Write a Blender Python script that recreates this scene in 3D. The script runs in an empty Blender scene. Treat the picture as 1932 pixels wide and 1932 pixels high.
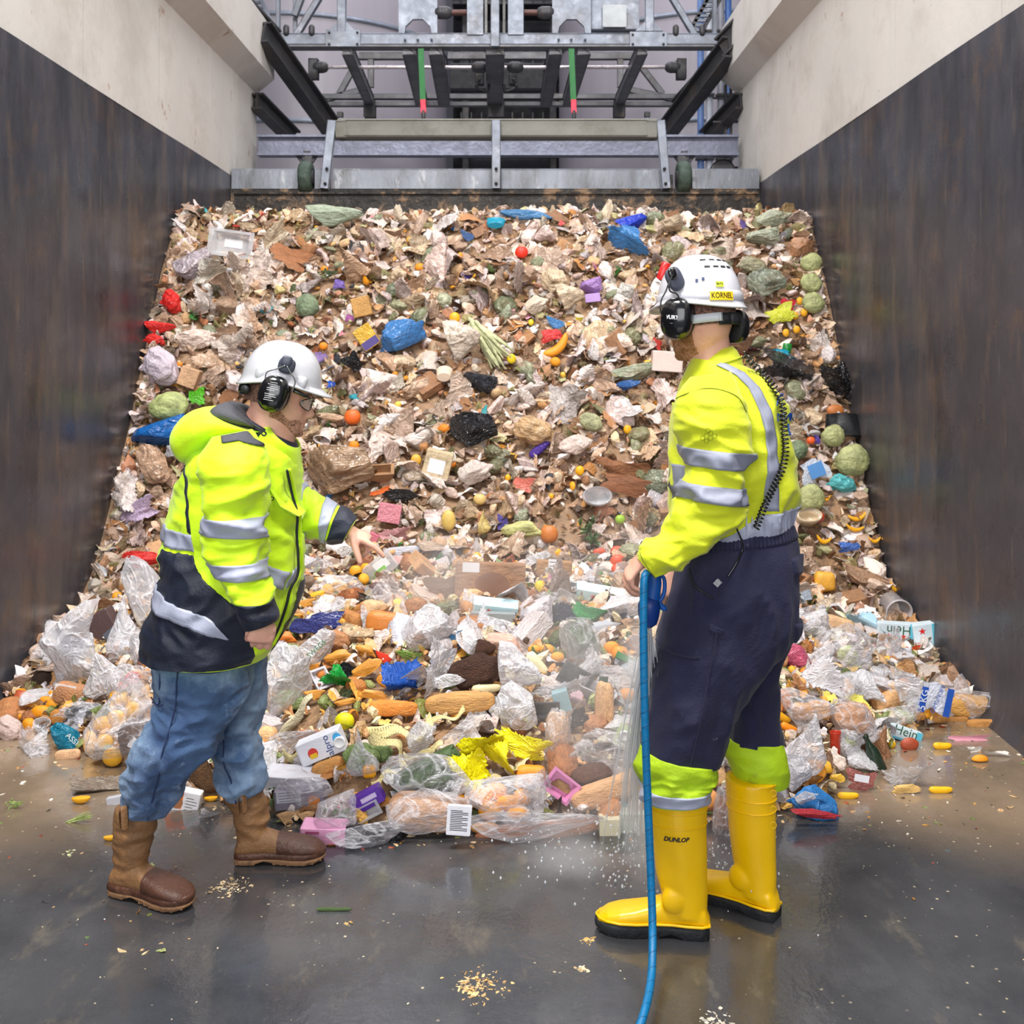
import bpy, bmesh, math, random
import numpy as np
from mathutils import Vector, Matrix, noise as mnoise
C = bpy.context.scene.collection
S = bpy.context.scene
R = random.Random(7)
# ---------------------------------------------------------------- camera, world, lights, exposure
F, CX, CY, EH = 2000.0, 961.0, 666.0, 1.657      # focal length and vanishing point in pixels, eye height in metres
WL, WR = -2.40, 2.17                             # the two bunker walls
cam_d = bpy.data.cameras.new('camera'); cam = bpy.data.objects.new('camera', cam_d); C.objects.link(cam)
cam.location = (0, 0, EH); cam.rotation_euler = (math.pi/2, 0, 0)
cam_d.sensor_width = 36; cam_d.lens = 36*F/1932; cam_d.shift_x = (966-CX)/1932; cam_d.shift_y = -(966-CY)/1932
cam_d.clip_start = 0.05; cam_d.dof.use_dof = True; cam_d.dof.focus_distance = 3.4; cam_d.dof.aperture_fstop = 7.0
S.camera = cam
S.view_settings.view_transform = 'Standard'; S.view_settings.look = 'None'; S.view_settings.gamma = 1
S.view_settings.use_curve_mapping = False; S.view_settings.exposure = 0.0
S.cycles.transparent_max_bounces = 10; S.cycles.max_bounces = 5; S.cycles.diffuse_bounces = 3; S.cycles.glossy_bounces = 3; S.cycles.volume_bounces = 2
w = bpy.data.worlds.new('hall_daylight'); S.world = w; w.use_nodes = True
w.node_tree.nodes['Background'].inputs[0].default_value = (0.86, 0.9, 1.0, 1)
w.node_tree.nodes['Background'].inputs[1].default_value = 0.36
def area(name, loc, target, sx, sy, e, col=(1, .97, .93)):
    l = bpy.data.lights.new(name, 'AREA'); l.shape = 'RECTANGLE'; l.size = sx; l.size_y = sy; l.energy = e; l.color = col
    o = bpy.data.objects.new(name, l); C.objects.link(o); o.location = loc
    o.rotation_euler = (Vector(target)-Vector(loc)).to_track_quat('-Z', 'Y').to_euler(); return o
area('front_fill', (-1.0, -5.5, 3.4), (0, 5, 1.2), 6.5, 4.5, 430, (.98, .98, 1))  # added fill from behind the camera to brighten the faces, no door built
area('hall_lamp', (-1.6, 1.0, 7.6), (0.3, 5.4, 0.6), 1.6, 1.6, 600)
area('hall_lamp', (2.2, 1.6, 7.8), (0.0, 5.6, 0.6), 1.4, 1.4, 380)
area('hall_lamp', (0, 7.6, 9.0), (0, 7.3, 0), 3.0, 1.4, 210)
area('hall_lamp', (0, 12.6, 9.5), (0, 14.5, 3), 6, 1.5, 270, (.93, .93, 1))

# ---------------------------------------------------------------- helpers
def P(px, py, d): return Vector(((px-CX)/F*d, d, EH-(py-CY)/F*d))
def lin(c):
    c = [x/255 for x in c[:3]]
    return tuple((x/12.92 if x <= .04045 else ((x+.055)/1.055)**2.4) for x in c)
def rgba(c): return (*lin(c), 1)
_done = {}
def mk(name, base=(128, 128, 128), src='rgb', var=.15, vs=6., rough=.6, metal=0., bump=.2, bs=25., dirt=None, coat=0., wrinkle=0., ws=7.,
       clear=0., trans=0., stretch=None, sheen=0., rvar=.1, spec=.5, fleck=None, subs=0.):
    if name in _done: return _done[name]
    m = bpy.data.materials.new(name); m.use_nodes = True; nt = m.node_tree; N = nt.nodes; L = nt.links
    b = N['Principled BSDF']; out = N['Material Output']
    def nd(t, **k):
        n = N.new(t)
        for a, v in k.items(): setattr(n, a, v)
        return n
    tc = nd('ShaderNodeTexCoord'); oi = nd('ShaderNodeObjectInfo')
    ad = nd('ShaderNodeVectorMath', operation='ADD'); sc = nd('ShaderNodeVectorMath', operation='SCALE')
    cb = nd('ShaderNodeCombineXYZ'); L.new(oi.outputs['Random'], cb.inputs[0]); L.new(oi.outputs['Random'], cb.inputs[1])
    L.new(cb.outputs[0], sc.inputs[0]); sc.inputs['Scale'].default_value = 37. if src != 'rgb' else 0.
    L.new(tc.outputs['Object'], ad.inputs[0]); L.new(sc.outputs[0], ad.inputs[1])
    vec = ad.outputs[0]
    if stretch:
        mp = nd('ShaderNodeMapping'); mp.inputs['Scale'].default_value = stretch; L.new(vec, mp.inputs[0]); vec = mp.outputs[0]
    def noi(s, d=4, r=.6, v=None):
        n = nd('ShaderNodeTexNoise'); n.inputs['Scale'].default_value = s; n.inputs['Detail'].default_value = d
        n.inputs['Roughness'].default_value = r; L.new(v or vec, n.inputs['Vector']); return n.outputs[0]
    def rng(x, a, bb, c, d):
        n = nd('ShaderNodeMapRange'); n.inputs[1].default_value = a; n.inputs[2].default_value = bb
        n.inputs[3].default_value = c; n.inputs[4].default_value = d; L.new(x, n.inputs[0]); return n.outputs[0]
    if src == 'obj': col = oi.outputs['Color']
    elif src == 'attr':
        at = nd('ShaderNodeAttribute', attribute_name='Col'); col = at.outputs['Color']
    else:
        rg = nd('ShaderNodeRGB'); rg.outputs[0].default_value = rgba(base); col = rg.outputs[0]
    if var:
        h = nd('ShaderNodeHueSaturation'); L.new(col, h.inputs['Color']); L.new(rng(noi(vs), .3, .7, 1-var, 1+var), h.inputs['Value']); col = h.outputs[0]
    def mixc(f, a, c2):
        mx = nd('ShaderNodeMix', data_type='RGBA'); L.new(f, mx.inputs[0]); L.new(a, mx.inputs[6])
        if isinstance(c2, tuple): mx.inputs[7].default_value = c2
        else: L.new(c2, mx.inputs[7])
        return mx.outputs[2]
    for dd in ([dirt] if dirt and not isinstance(dirt, list) else (dirt or [])):
        dc, amt, ds = dd[:3]; lo, hi = dd[3:5] if len(dd) > 3 else (.5, .68)
        col = mixc(rng(noi(ds, 6, .7), lo, hi, 0, amt), col, rgba(dc))
    if fleck:
        fc, fs, ft = fleck
        v = nd('ShaderNodeTexVoronoi'); v.inputs['Scale'].default_value = fs; L.new(vec, v.inputs['Vector'])
        col = mixc(rng(v.outputs['Distance'], ft*.7, ft, 1, 0), col, rgba(fc))
    L.new(col, b.inputs['Base Color'])
    b.inputs['Metallic'].default_value = metal; b.inputs['Specular IOR Level'].default_value = spec
    L.new(rng(noi(vs*1.7+1), .3, .7, max(.02, rough-rvar), min(1, rough+rvar)), b.inputs['Roughness'])
    b.inputs['Coat Weight'].default_value = coat; b.inputs['Coat Roughness'].default_value = .12
    b.inputs['Sheen Weight'].default_value = sheen
    if subs: b.inputs['Subsurface Weight'].default_value = subs; b.inputs['Subsurface Radius'].default_value = (.01, .004, .002)
    hgt = noi(bs, 3)
    wr = None
    if wrinkle:
        def ridge(sc_, wd_):
            n = nd('ShaderNodeTexNoise'); n.inputs['Scale'].default_value = sc_; n.inputs['Detail'].default_value = 2; n.inputs['Distortion'].default_value = 1.1; L.new(vec, n.inputs['Vector'])
            s1 = nd('ShaderNodeMath', operation='SUBTRACT'); L.new(n.outputs[0], s1.inputs[0]); s1.inputs[1].default_value = .5
            s2 = nd('ShaderNodeMath', operation='ABSOLUTE'); L.new(s1.outputs[0], s2.inputs[0]); return rng(s2.outputs[0], 0, wd_, 1, 0)
        r1, r2 = ridge(ws*.55, .07), ridge(ws*1.5, .06); ms_ = nd('ShaderNodeMath', operation='MULTIPLY_ADD'); L.new(r2, ms_.inputs[0]); ms_.inputs[1].default_value = .45; L.new(r1, ms_.inputs[2]); wr = ms_.outputs[0]
        ma = nd('ShaderNodeMath', operation='MULTIPLY_ADD'); L.new(wr, ma.inputs[0]); ma.inputs[1].default_value = wrinkle; L.new(hgt, ma.inputs[2]); hgt = ma.outputs[0]
    if bump:
        bp = nd('ShaderNodeBump'); bp.inputs['Strength'].default_value = bump; bp.inputs['Distance'].default_value = .02 if src == 'rgb' else .05
        L.new(hgt, bp.inputs['Height']); L.new(bp.outputs[0], b.inputs['Normal'])
    if trans:
        tr = nd('ShaderNodeBsdfTranslucent'); L.new(col, tr.inputs[0]); mx = nd('ShaderNodeMixShader'); mx.inputs[0].default_value = trans
        L.new(b.outputs[0], mx.inputs[1]); L.new(tr.outputs[0], mx.inputs[2]); L.new(mx.outputs[0], out.inputs[0])
    if clear:
        tr = nd('ShaderNodeBsdfTransparent'); tr.inputs[0].default_value = (.97, .97, .97, 1)
        lw = nd('ShaderNodeLayerWeight'); lw.inputs[0].default_value = .35
        if bump: L.new(bp.outputs[0], lw.inputs['Normal'])
        f = nd('ShaderNodeMath', operation='MULTIPLY_ADD', use_clamp=True); L.new(lw.outputs['Facing'], f.inputs[0]); f.inputs[1].default_value = .55; f.inputs[2].default_value = 1-clear
        g = nd('ShaderNodeMath', operation='MULTIPLY_ADD', use_clamp=True); L.new(wr if wr else noi(5), g.inputs[0]); g.inputs[1].default_value = .3; L.new(f.outputs[0], g.inputs[2])
        mx = nd('ShaderNodeMixShader'); L.new(g.outputs[0], mx.inputs[0]); L.new(tr.outputs[0], mx.inputs[1]); L.new(b.outputs[0], mx.inputs[2]); L.new(mx.outputs[0], out.inputs[0])
    _done[name] = m; return m

def mesh(name, v, f, smooth=True):
    me = bpy.data.meshes.new(name); me.from_pydata([tuple(x) for x in v], [], f)
    if smooth and len(me.polygons) > 40: me.polygons.foreach_set('use_smooth', [True]*len(me.polygons))
    me.update(); return me
def link(name, me, m=None, parent=None, local=False, center=True):
    o = bpy.data.objects.new(name, me); C.objects.link(o)
    if m and not me.materials: me.materials.append(m)
    if parent is not None:
        o.parent = parent
        def W(q): return q.location.copy() if q.parent is None else W(q.parent)+q.matrix_parent_inverse.translation+q.location
        # children are modelled in world space and stored relative to their thing
        o.matrix_parent_inverse = Matrix() if local else Matrix.Translation(-W(parent))
    elif center and len(me.vertices):
        n = len(me.vertices); a = np.empty(n*3); me.vertices.foreach_get('co', a); a = a.reshape(-1, 3)
        c = np.array([(a[:, 0].min()+a[:, 0].max())/2, (a[:, 1].min()+a[:, 1].max())/2, a[:, 2].min()])
        me.vertices.foreach_set('co', (a-c).ravel()); o.location = c
    return o
def thing(name, label, cat, loc=(0, 0, 0), group=None):
    o = bpy.data.objects.new(name, None); C.objects.link(o); o.location = loc; o.empty_display_size = .1
    o['label'] = label; o['category'] = cat
    if group: o['group'] = group
    return o
def tag(o, label, cat, group=None, kind=None):
    o['label'] = label
    if cat: o['category'] = cat
    if group: o['group'] = group
    if kind: o['kind'] = kind
    return o
def struct(o): o['kind'] = 'structure'; return o

def boxvf(a, b, w, h, up=(0, 0, 1), bev=.0):
    """bar from a to b, w wide (sideways) and h high, edges chamfered"""
    a, b = Vector(a), Vector(b); x = (b-a).normalized(); u = Vector(up)
    if abs(x.dot(u)) > .98: u = Vector((0, 1, 0))
    y = u.cross(x).normalized(); z = x.cross(y)
    bev = bev or min(w, h)*.08; vs = []
    for p in (a, b):
        for sy, sz in ((-1, -1), (1, -1), (1, 1), (-1, 1)):
            for k in (0, 1):
                first = (k == 0) == ((sy*sz) > 0)
                yy = w/2-(bev if first else 0); zz = h/2-(0 if first else bev)
                vs.append(p+y*sy*yy+z*sz*zz)
    fs = [[i, (i+1) % 8, 8+(i+1) % 8, 8+i] for i in range(8)] + [list(range(7, -1, -1)), list(range(8, 16))]
    return vs, fs
def ibeam(a, b, w, h, t=.012, up=(0, 0, 1)):
    a, b = Vector(a), Vector(b); x = (b-a).normalized(); u = Vector(up); y = u.cross(x).normalized(); z = x.cross(y)
    prof = [(-w/2, -h/2), (w/2, -h/2), (w/2, -h/2+t), (t/2, -h/2+t), (t/2, h/2-t), (w/2, h/2-t), (w/2, h/2), (-w/2, h/2), (-w/2, h/2-t), (-t/2, h/2-t), (-t/2, -h/2+t), (-w/2, -h/2+t)]
    vs = [p+y*q[0]+z*q[1] for p in (a, b) for q in prof]; n = 12
    return vs, [[i, (i+1) % n, n+(i+1) % n, n+i] for i in range(n)]+[list(range(n-1, -1, -1)), list(range(n, 2*n))]
def join(*vf):
    V, Fc = [], []
    for v, f in vf:
        o = len(V); V += [tuple(x) for x in v]; Fc += [[i+o for i in q] for q in f]
    return V, Fc
def tube(pts, rad, n=10, cap=True, flat=1.):
    pts = [Vector(p) for p in pts]; k = len(pts)
    if not hasattr(rad, '__len__'): rad = [rad]*k
    V, Fc = [], []; t0 = (pts[1]-pts[0]).normalized(); ref = Vector((0, 0, 1)) if abs(t0.z) < .9 else Vector((1, 0, 0)); nr = t0.cross(ref).normalized()
    def ring(c, t, r):
        nonlocal nr
        nr = (nr-t*nr.dot(t)).normalized(); bi = t.cross(nr)
        for i in range(n):
            a = 2*math.pi*i/n; V.append(c+nr*math.cos(a)*r+bi*math.sin(a)*r*flat)
    rows = 0
    for i, p in enumerate(pts):
        t = ((pts[min(i+1, k-1)]-pts[max(i-1, 0)])).normalized()
        if cap and i == 0:
            for q in (.35, .8): ring(p-t*rad[0]*math.sqrt(1-q*q), t, rad[0]*q); rows += 1
        ring(p, t, rad[i]); rows += 1
        if cap and i == k-1:
            for q in (.8, .35): ring(p+t*rad[-1]*math.sqrt(1-q*q), t, rad[-1]*q); rows += 1
    for r in range(rows-1):
        for i in range(n): Fc.append([r*n+i, r*n+(i+1) % n, (r+1)*n+(i+1) % n, (r+1)*n+i])
    Fc.append(list(range(n-1, -1, -1))); Fc.append([(rows-1)*n+i for i in range(n)])
    return V, Fc
def smoothpts(pts, m=6):
    P_ = [np.array(p, float) for p in pts]; out = []
    for i in range(len(P_)-1):
        p0, p1, p2, p3 = P_[max(i-1, 0)], P_[i], P_[i+1], P_[min(i+2, len(P_)-1)]
        for j in range(m):
            t = j/m; out.append(.5*((2*p1)+(-p0+p2)*t+(2*p0-5*p1+4*p2-p3)*t*t+(-p0+3*p1-3*p2+p3)*t**3))
    out.append(P_[-1]); return [Vector(x) for x in out]
def lathe(prof, n=24, sx=1., sy=1.):
    V = [(r*math.cos(2*math.pi*i/n)*sx, r*math.sin(2*math.pi*i/n)*sy, z) for r, z in prof for i in range(n)]; k = len(prof)
    Fc = [[j*n+i, j*n+(i+1) % n, (j+1)*n+(i+1) % n, (j+1)*n+i] for j in range(k-1) for i in range(n)]
    Fc.append(list(range(n-1, -1, -1))); Fc.append([(k-1)*n+i for i in range(n)]); return V, Fc
def xf(vf, M): return [M @ Vector(v) for v in vf[0]], vf[1]
def frame(o, x, z):
    x = Vector(x).normalized(); z = Vector(z); z = (z-x*z.dot(x)).normalized(); y = z.cross(x)
    M = Matrix((x, y, z)).transposed().to_4x4(); M.translation = Vector(o); return M
def union(vfs, voxel, smooth=4, fac=.5, name='body'):
    v, f = join(*vfs); me = mesh(name, v, f); o = bpy.data.objects.new(name, me); C.objects.link(o)
    md = o.modifiers.new('r', 'REMESH'); md.mode = 'VOXEL'; md.voxel_size = voxel; md.use_smooth_shade = True
    if smooth: ms = o.modifiers.new('s', 'SMOOTH'); ms.iterations = smooth; ms.factor = fac
    dg = bpy.context.evaluated_depsgraph_get(); out = bpy.data.meshes.new_from_object(o.evaluated_get(dg))
    bpy.data.objects.remove(o); bpy.data.meshes.remove(me); out.polygons.foreach_set('use_smooth', [True]*len(out.polygons)); return out
def textvf(s, font_size=1., extrude=.0, shear=0, bold=0.):
    c = bpy.data.curves.new('t', 'FONT'); c.body = s; c.size = font_size; c.align_x = 'CENTER'; c.align_y = 'CENTER'; c.extrude = extrude; c.shear = shear; c.offset = bold; c.resolution_u = 3
    o = bpy.data.objects.new('t', c); C.objects.link(o); dg = bpy.context.evaluated_depsgraph_get(); me = bpy.data.meshes.new_from_object(o.evaluated_get(dg))
    vf = ([v.co.copy() for v in me.vertices], [list(p.vertices) for p in me.polygons]); bpy.data.objects.remove(o); bpy.data.meshes.remove(me); return vf
def fold(p, s, seed=0.):
    """creased cloth relief, about -1..1"""
    q = Vector(p)*s+Vector((seed, seed*1.7, -seed)); h_ = q*.5; q = q+Vector((mnoise.noise(h_), mnoise.noise(h_+Vector((7.3, 1.1, 4.7))), mnoise.noise(h_+Vector((2.9, 9.2, 6.1)))))*.6
    r = Vector((q.x*2.1+q.z*.8, q.y*2.1, q.z*2.3-q.x*.6))
    return .75-2.4*abs(mnoise.noise(q))+.5*(.4-1.9*abs(mnoise.noise(r)))+.12*mnoise.noise(q*5)

class Loft:
    """cloth or body surface: rings given by their left and right outline points in the view, distance and half depth"""
    def __init__(s, st, wr=.004, ws=9., p=2.3, seed=1., anis=(1, 1, 1), shrink=0.):
        s.A = np.array([list(x)+[1.]*(7-len(x)) for x in st], float); s.k = len(st); s.wr, s.ws, s.p, s.seed, s.an = wr, ws, p, seed, anis; s.shrink = shrink
        s._t = None
    def row(s, v):
        t = v*(s.k-1); i = min(int(t), s.k-2); t -= i; A = s.A
        p0, p1, p2, p3 = A[max(i-1, 0)], A[i], A[i+1], A[min(i+2, s.k-1)]
        return .5*((2*p1)+(-p0+p2)*t+(2*p0-5*p1+4*p2-p3)*t*t+(-p0+3*p1-3*p2+p3)*t**3)
    def pt(s, th, v, off=0., wr=None):
        r = s.row(min(max(v, 0), 1)); d = r[4]
        L, Rr = P(r[0], r[1], d), P(r[2], r[3], d); c = (L+Rr)/2; h = (Rr-L)/2; hl = h.length; hd = r[5]
        ct, sn = math.cos(th), math.sin(th); e = 2/s.p
        X = math.copysign(abs(ct)**e, ct); Y = math.copysign(abs(sn)**e, sn); off = off-s.shrink
        hu = h/max(hl, 1e-6); nrm = (hu*ct/max(hl, .01)+Vector((0, -1, 0))*sn/max(hd, .01)).normalized()
        p = c+hu*X*hl+Vector((0, -1, 0))*Y*hd
        w = s.wr*r[6] if wr is None else wr
        if w: off += w*fold(Vector((p.x*s.an[0], p.y*s.an[1], p.z*s.an[2])), s.ws, s.seed)
        return p+nrm*off
    def vf(s, n=44, m=60, cap=True):
        V = [s.pt(2*math.pi*i/n, j/(m-1)) for j in range(m) for i in range(n)]
        Fc = [[j*n+i, (j+1)*n+i, (j+1)*n+(i+1) % n, j*n+(i+1) % n] for j in range(m-1) for i in range(n)]
        if cap: Fc += [list(range(n)), [(m-1)*n+i for i in range(n-1, -1, -1)]]
        return V, Fc
    def inv(s, x, y):
        if s._t is None:
            s._vv = np.linspace(0, 1, 300); s._t = np.array([s.row(v) for v in s._vv])
        T = s._t; cx = (T[:, 0]+T[:, 2])/2; cy = (T[:, 1]+T[:, 3])/2; hx = (T[:, 2]-T[:, 0])/2; hy = (T[:, 3]-T[:, 1])/2
        h2 = hx*hx+hy*hy; sv = ((x-cx)*hx+(y-cy)*hy)/h2; rx = x-cx-sv*hx; ry = y-cy-sv*hy; k = int(np.argmin(rx*rx+ry*ry+1e3*np.clip(np.abs(sv)-1.05, 0, None)))
        sl = max(-.9999, min(.9999, sv[k])); X = math.copysign(abs(sl)**(s.p/2), sl); return math.acos(X), s._vv[k]
    def px(s, x, y, off=0., back=False):
        th, v = s.inv(x, y); return s.pt(-th if back else th, v, off)
    def patch(s, top, bot, off=.003, nu=24, nv=6, back=False, thick=.004):
        """strip of cloth lying on the surface between two outline paths"""
        def along(path, t):
            t *= len(path)-1; i = min(int(t), len(path)-2); t -= i
            return (path[i][0]*(1-t)+path[i+1][0]*t, path[i][1]*(1-t)+path[i+1][1]*t)
        V = []; 
        for j in range(-1, nv+2):
            jj = min(max(j, 0), nv)/nv
            for i in range(-1, nu+2):
                ii = min(max(i, 0), nu)/nu; a, b = along(top, ii), along(bot, ii)
                edge = j in (-1, nv+1) or i in (-1, nu+1)
                V.append(s.px(a[0]*(1-jj)+b[0]*jj, a[1]*(1-jj)+b[1]*jj, off-(thick if edge else 0), back))
        n = nu+3; Fc = [[j*n+i, (j+1)*n+i, (j+1)*n+i+1, j*n+i+1] for j in range(nv+2) for i in range(nu+2)]
        if back: Fc = [q[::-1] for q in Fc]
        return V, Fc
    def band(s, vl, tw=None, off=.0055, nu=96, nv=8, thick=.006):
        """ring of tape right round, vl = (v0, v1)"""
        V = []
        for j in range(-1, nv+2):
            v = vl[0]+(vl[1]-vl[0])*min(max(j, 0), nv)/nv
            for i in range(nu): V.append(s.pt(2*math.pi*i/nu, v, off-(thick if j in (-1, nv+1) else 0)))
        return V, [[j*nu+i, (j+1)*nu+i, (j+1)*nu+(i+1) % nu, j*nu+(i+1) % nu] for j in range(nv+2) for i in range(nu)]
    def v_of(s, x, y): return s.inv(x, y)[1]
# ---------------------------------------------------------------- the setting
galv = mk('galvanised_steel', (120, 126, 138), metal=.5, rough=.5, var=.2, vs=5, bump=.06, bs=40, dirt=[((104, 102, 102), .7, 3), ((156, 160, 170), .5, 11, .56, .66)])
galv_d = mk('shaded_galvanised_steel', (112, 112, 116), metal=.4, rough=.55, var=.15, vs=4, dirt=((80, 74, 68), .6, 3))  # darker galvanised copy for rear and underside parts, shade put into its colour
darkst = mk('dark_painted_steel', (62, 62, 66), metal=.3, rough=.5, var=.2, vs=3, dirt=((95, 84, 72), .5, 4))
grime = mk('grimy_blade', (120, 125, 134), metal=.35, rough=.55, var=.2, vs=3, stretch=(1, 1, .35), dirt=[((92, 92, 94), .8, 5, .45, .62), ((184, 186, 190), .6, 9, .58, .68)])
rubber = mk('dirty_rubber_skirt', (38, 33, 30), rough=.6, var=.3, bump=.8, bs=14, dirt=[((140, 112, 84), .9, 7, .52, .62), ((12, 11, 11), .8, 4, .5, .6)])
conc = mk('cast_concrete', (206, 202, 198), rough=.85, var=.07, vs=1.2, bump=.12, bs=18, dirt=[((176, 168, 160), .5, 1.5), ((150, 106, 72), .8, 3.2, .64, .72), ((92, 88, 84), .6, 7, .68, .74)])
conc_d = mk('corbel_concrete', (150, 140, 130), rough=.85, var=.1, vs=1.2, bump=.12, bs=18, dirt=[((112, 102, 94), .5, 1.5)])
black = mk('black_plastic', (24, 25, 28), rough=.25, var=.05, bump=.02)
white_p = mk('white_printed', (232, 232, 234), rough=.5, var=.03, bump=0)

# steel lining: dark sheet with vertical scrapes and brown smears
def lining():
    m = mk('dark_steel_lining', (74, 75, 84), rough=.34, metal=.3, var=.22, vs=1.1, bump=.12, bs=9, rvar=.14,
           dirt=[((112, 104, 100), .55, .8, .48, .7), ((128, 98, 72), .55, 1.9, .56, .72)])
    nt = m.node_tree; N = nt.nodes; L = nt.links; b = N['Principled BSDF']
    src = b.inputs['Base Color'].links[0].from_socket
    tc = N.new('ShaderNodeTexCoord'); mp = N.new('ShaderNodeMapping'); mp.inputs['Scale'].default_value = (1, 2.6, .55); L.new(tc.outputs['Object'], mp.inputs[0])
    mp.inputs['Rotation'].default_value = (.75, 0, 0)
    def layer(scale, lo, hi, amt, colr, src):
        n = N.new('ShaderNodeTexNoise'); n.inputs['Scale'].default_value = scale; n.inputs['Detail'].default_value = 8; n.inputs['Roughness'].default_value = .7; L.new(mp.outputs[0], n.inputs['Vector'])
        r = N.new('ShaderNodeMapRange'); r.inputs[1].default_value = lo; r.inputs[2].default_value = hi; r.inputs[4].default_value = amt; L.new(n.outputs[0], r.inputs[0])
        x = N.new('ShaderNodeMix'); x.data_type = 'RGBA'; L.new(r.outputs[0], x.inputs[0]); L.new(src, x.inputs[6]); x.inputs[7].default_value = rgba(colr); return x.outputs[2]
    src = layer(1.1, .5, .72, .55, (120, 108, 98), src); src = layer(2.6, .54, .72, .5, (136, 110, 86), src); src = layer(1.4, .48, .66, .7, (46, 46, 51), src)
    mp = N.new('ShaderNodeMapping'); mp.inputs['Scale'].default_value = (1, 7, .35); mp.inputs['Rotation'].default_value = (.16, 0, 0); L.new(tc.outputs['Object'], mp.inputs[0])
    src = layer(5, .62, .70, .5, (150, 142, 134), src)
    L.new(src, b.inputs['Base Color']); return m
M_lin = lining()

def wall(side, X, ztop):
    sg = -1 if side == 'left' else 1; y0, y1 = -.4, 10.12
    # lining: a sheet bowed very slightly, foot filleted towards the floor
    V, Fc = [], []; zs = [-.02, .04, .1, .3]+[.3+(ztop-.3)*k/10 for k in range(1, 11)]; ny = 60
    for z in zs:
        off = .05*max(0, 1-z/.12)**2 if z < .12 else 0
        for j in range(ny+1):
            y = y0+(9.3-y0)*j/ny
            V.append((X-sg*(off+.006*math.sin(y*2.1+z)), y, z))
    n = ny+1; Fc = [[a*n+j, a*n+j+1, (a+1)*n+j+1, (a+1)*n+j] for a in range(len(zs)-1) for j in range(ny)]
    k = len(V); V += [(X+sg*.02, y0, -.02), (X+sg*.02, 9.3, -.02), (X+sg*.02, y0, ztop), (X+sg*.02, 9.3, ztop)]
    t = (len(zs)-1)*n; Fc += [[k+2, k+3, t+ny, t], [k, k+2, k+3, k+1], [k+1, k+3, t+ny, ny], [k, k+2, t, 0]]
    w_ = struct(link('wall_'+side, mesh('wall', V, Fc), M_lin))
    # concrete panels above with recessed joints, then the corbel
    xs = [y0, 1.7, 3.35, 4.7, 6.0, 7.3, 8.6, 9.3, y1]
    xi = X+sg*.012
    base = struct(link('wall_'+side, mesh('w', *join(boxvf((X+sg*.17, y0, 4.1), (X+sg*.17, y1, 4.1), .3, 4.4))), conc, None))
    base.name = 'wall_%s_concrete' % side
    for a, b in zip(xs[:-1], xs[1:]):
        zb = ztop-.005 if b <= 9.31 else 2.2
        V = [(xi, a+.006, zb), (xi, b-.006, zb), (xi, b-.006, 4.125), (xi, a+.006, 4.125)]
        g = X+sg*.04
        V += [(g, v[1], v[2]) for v in V]
        link('panel', mesh('panel', V, [[0, 1, 2, 3], [4, 7, 6, 5], [0, 4, 5, 1], [1, 5, 6, 2], [2, 6, 7, 3], [3, 7, 4, 0]], False), conc, base)
    xo = X-sg*.155
    prof = [(xi, 4.125), (xo, 4.265), (xo, 4.73), (xi+sg*.3, 4.73), (xi+sg*.3, 4.125)]
    V = [(p[0], y, p[1]) for y in (y0, y1) for p in prof]
    o = link('corbel', mesh('corbel', V, [[0, 1, 6, 5], [1, 2, 7, 6], [2, 3, 8, 7], [3, 4, 9, 8], [4, 0, 5, 9], [4, 3, 2, 1, 0], [5, 6, 7, 8, 9]], False), conc, base)
    return w_
wall('left', WL, 3.19); wall('right', WR, 3.13)

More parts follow.
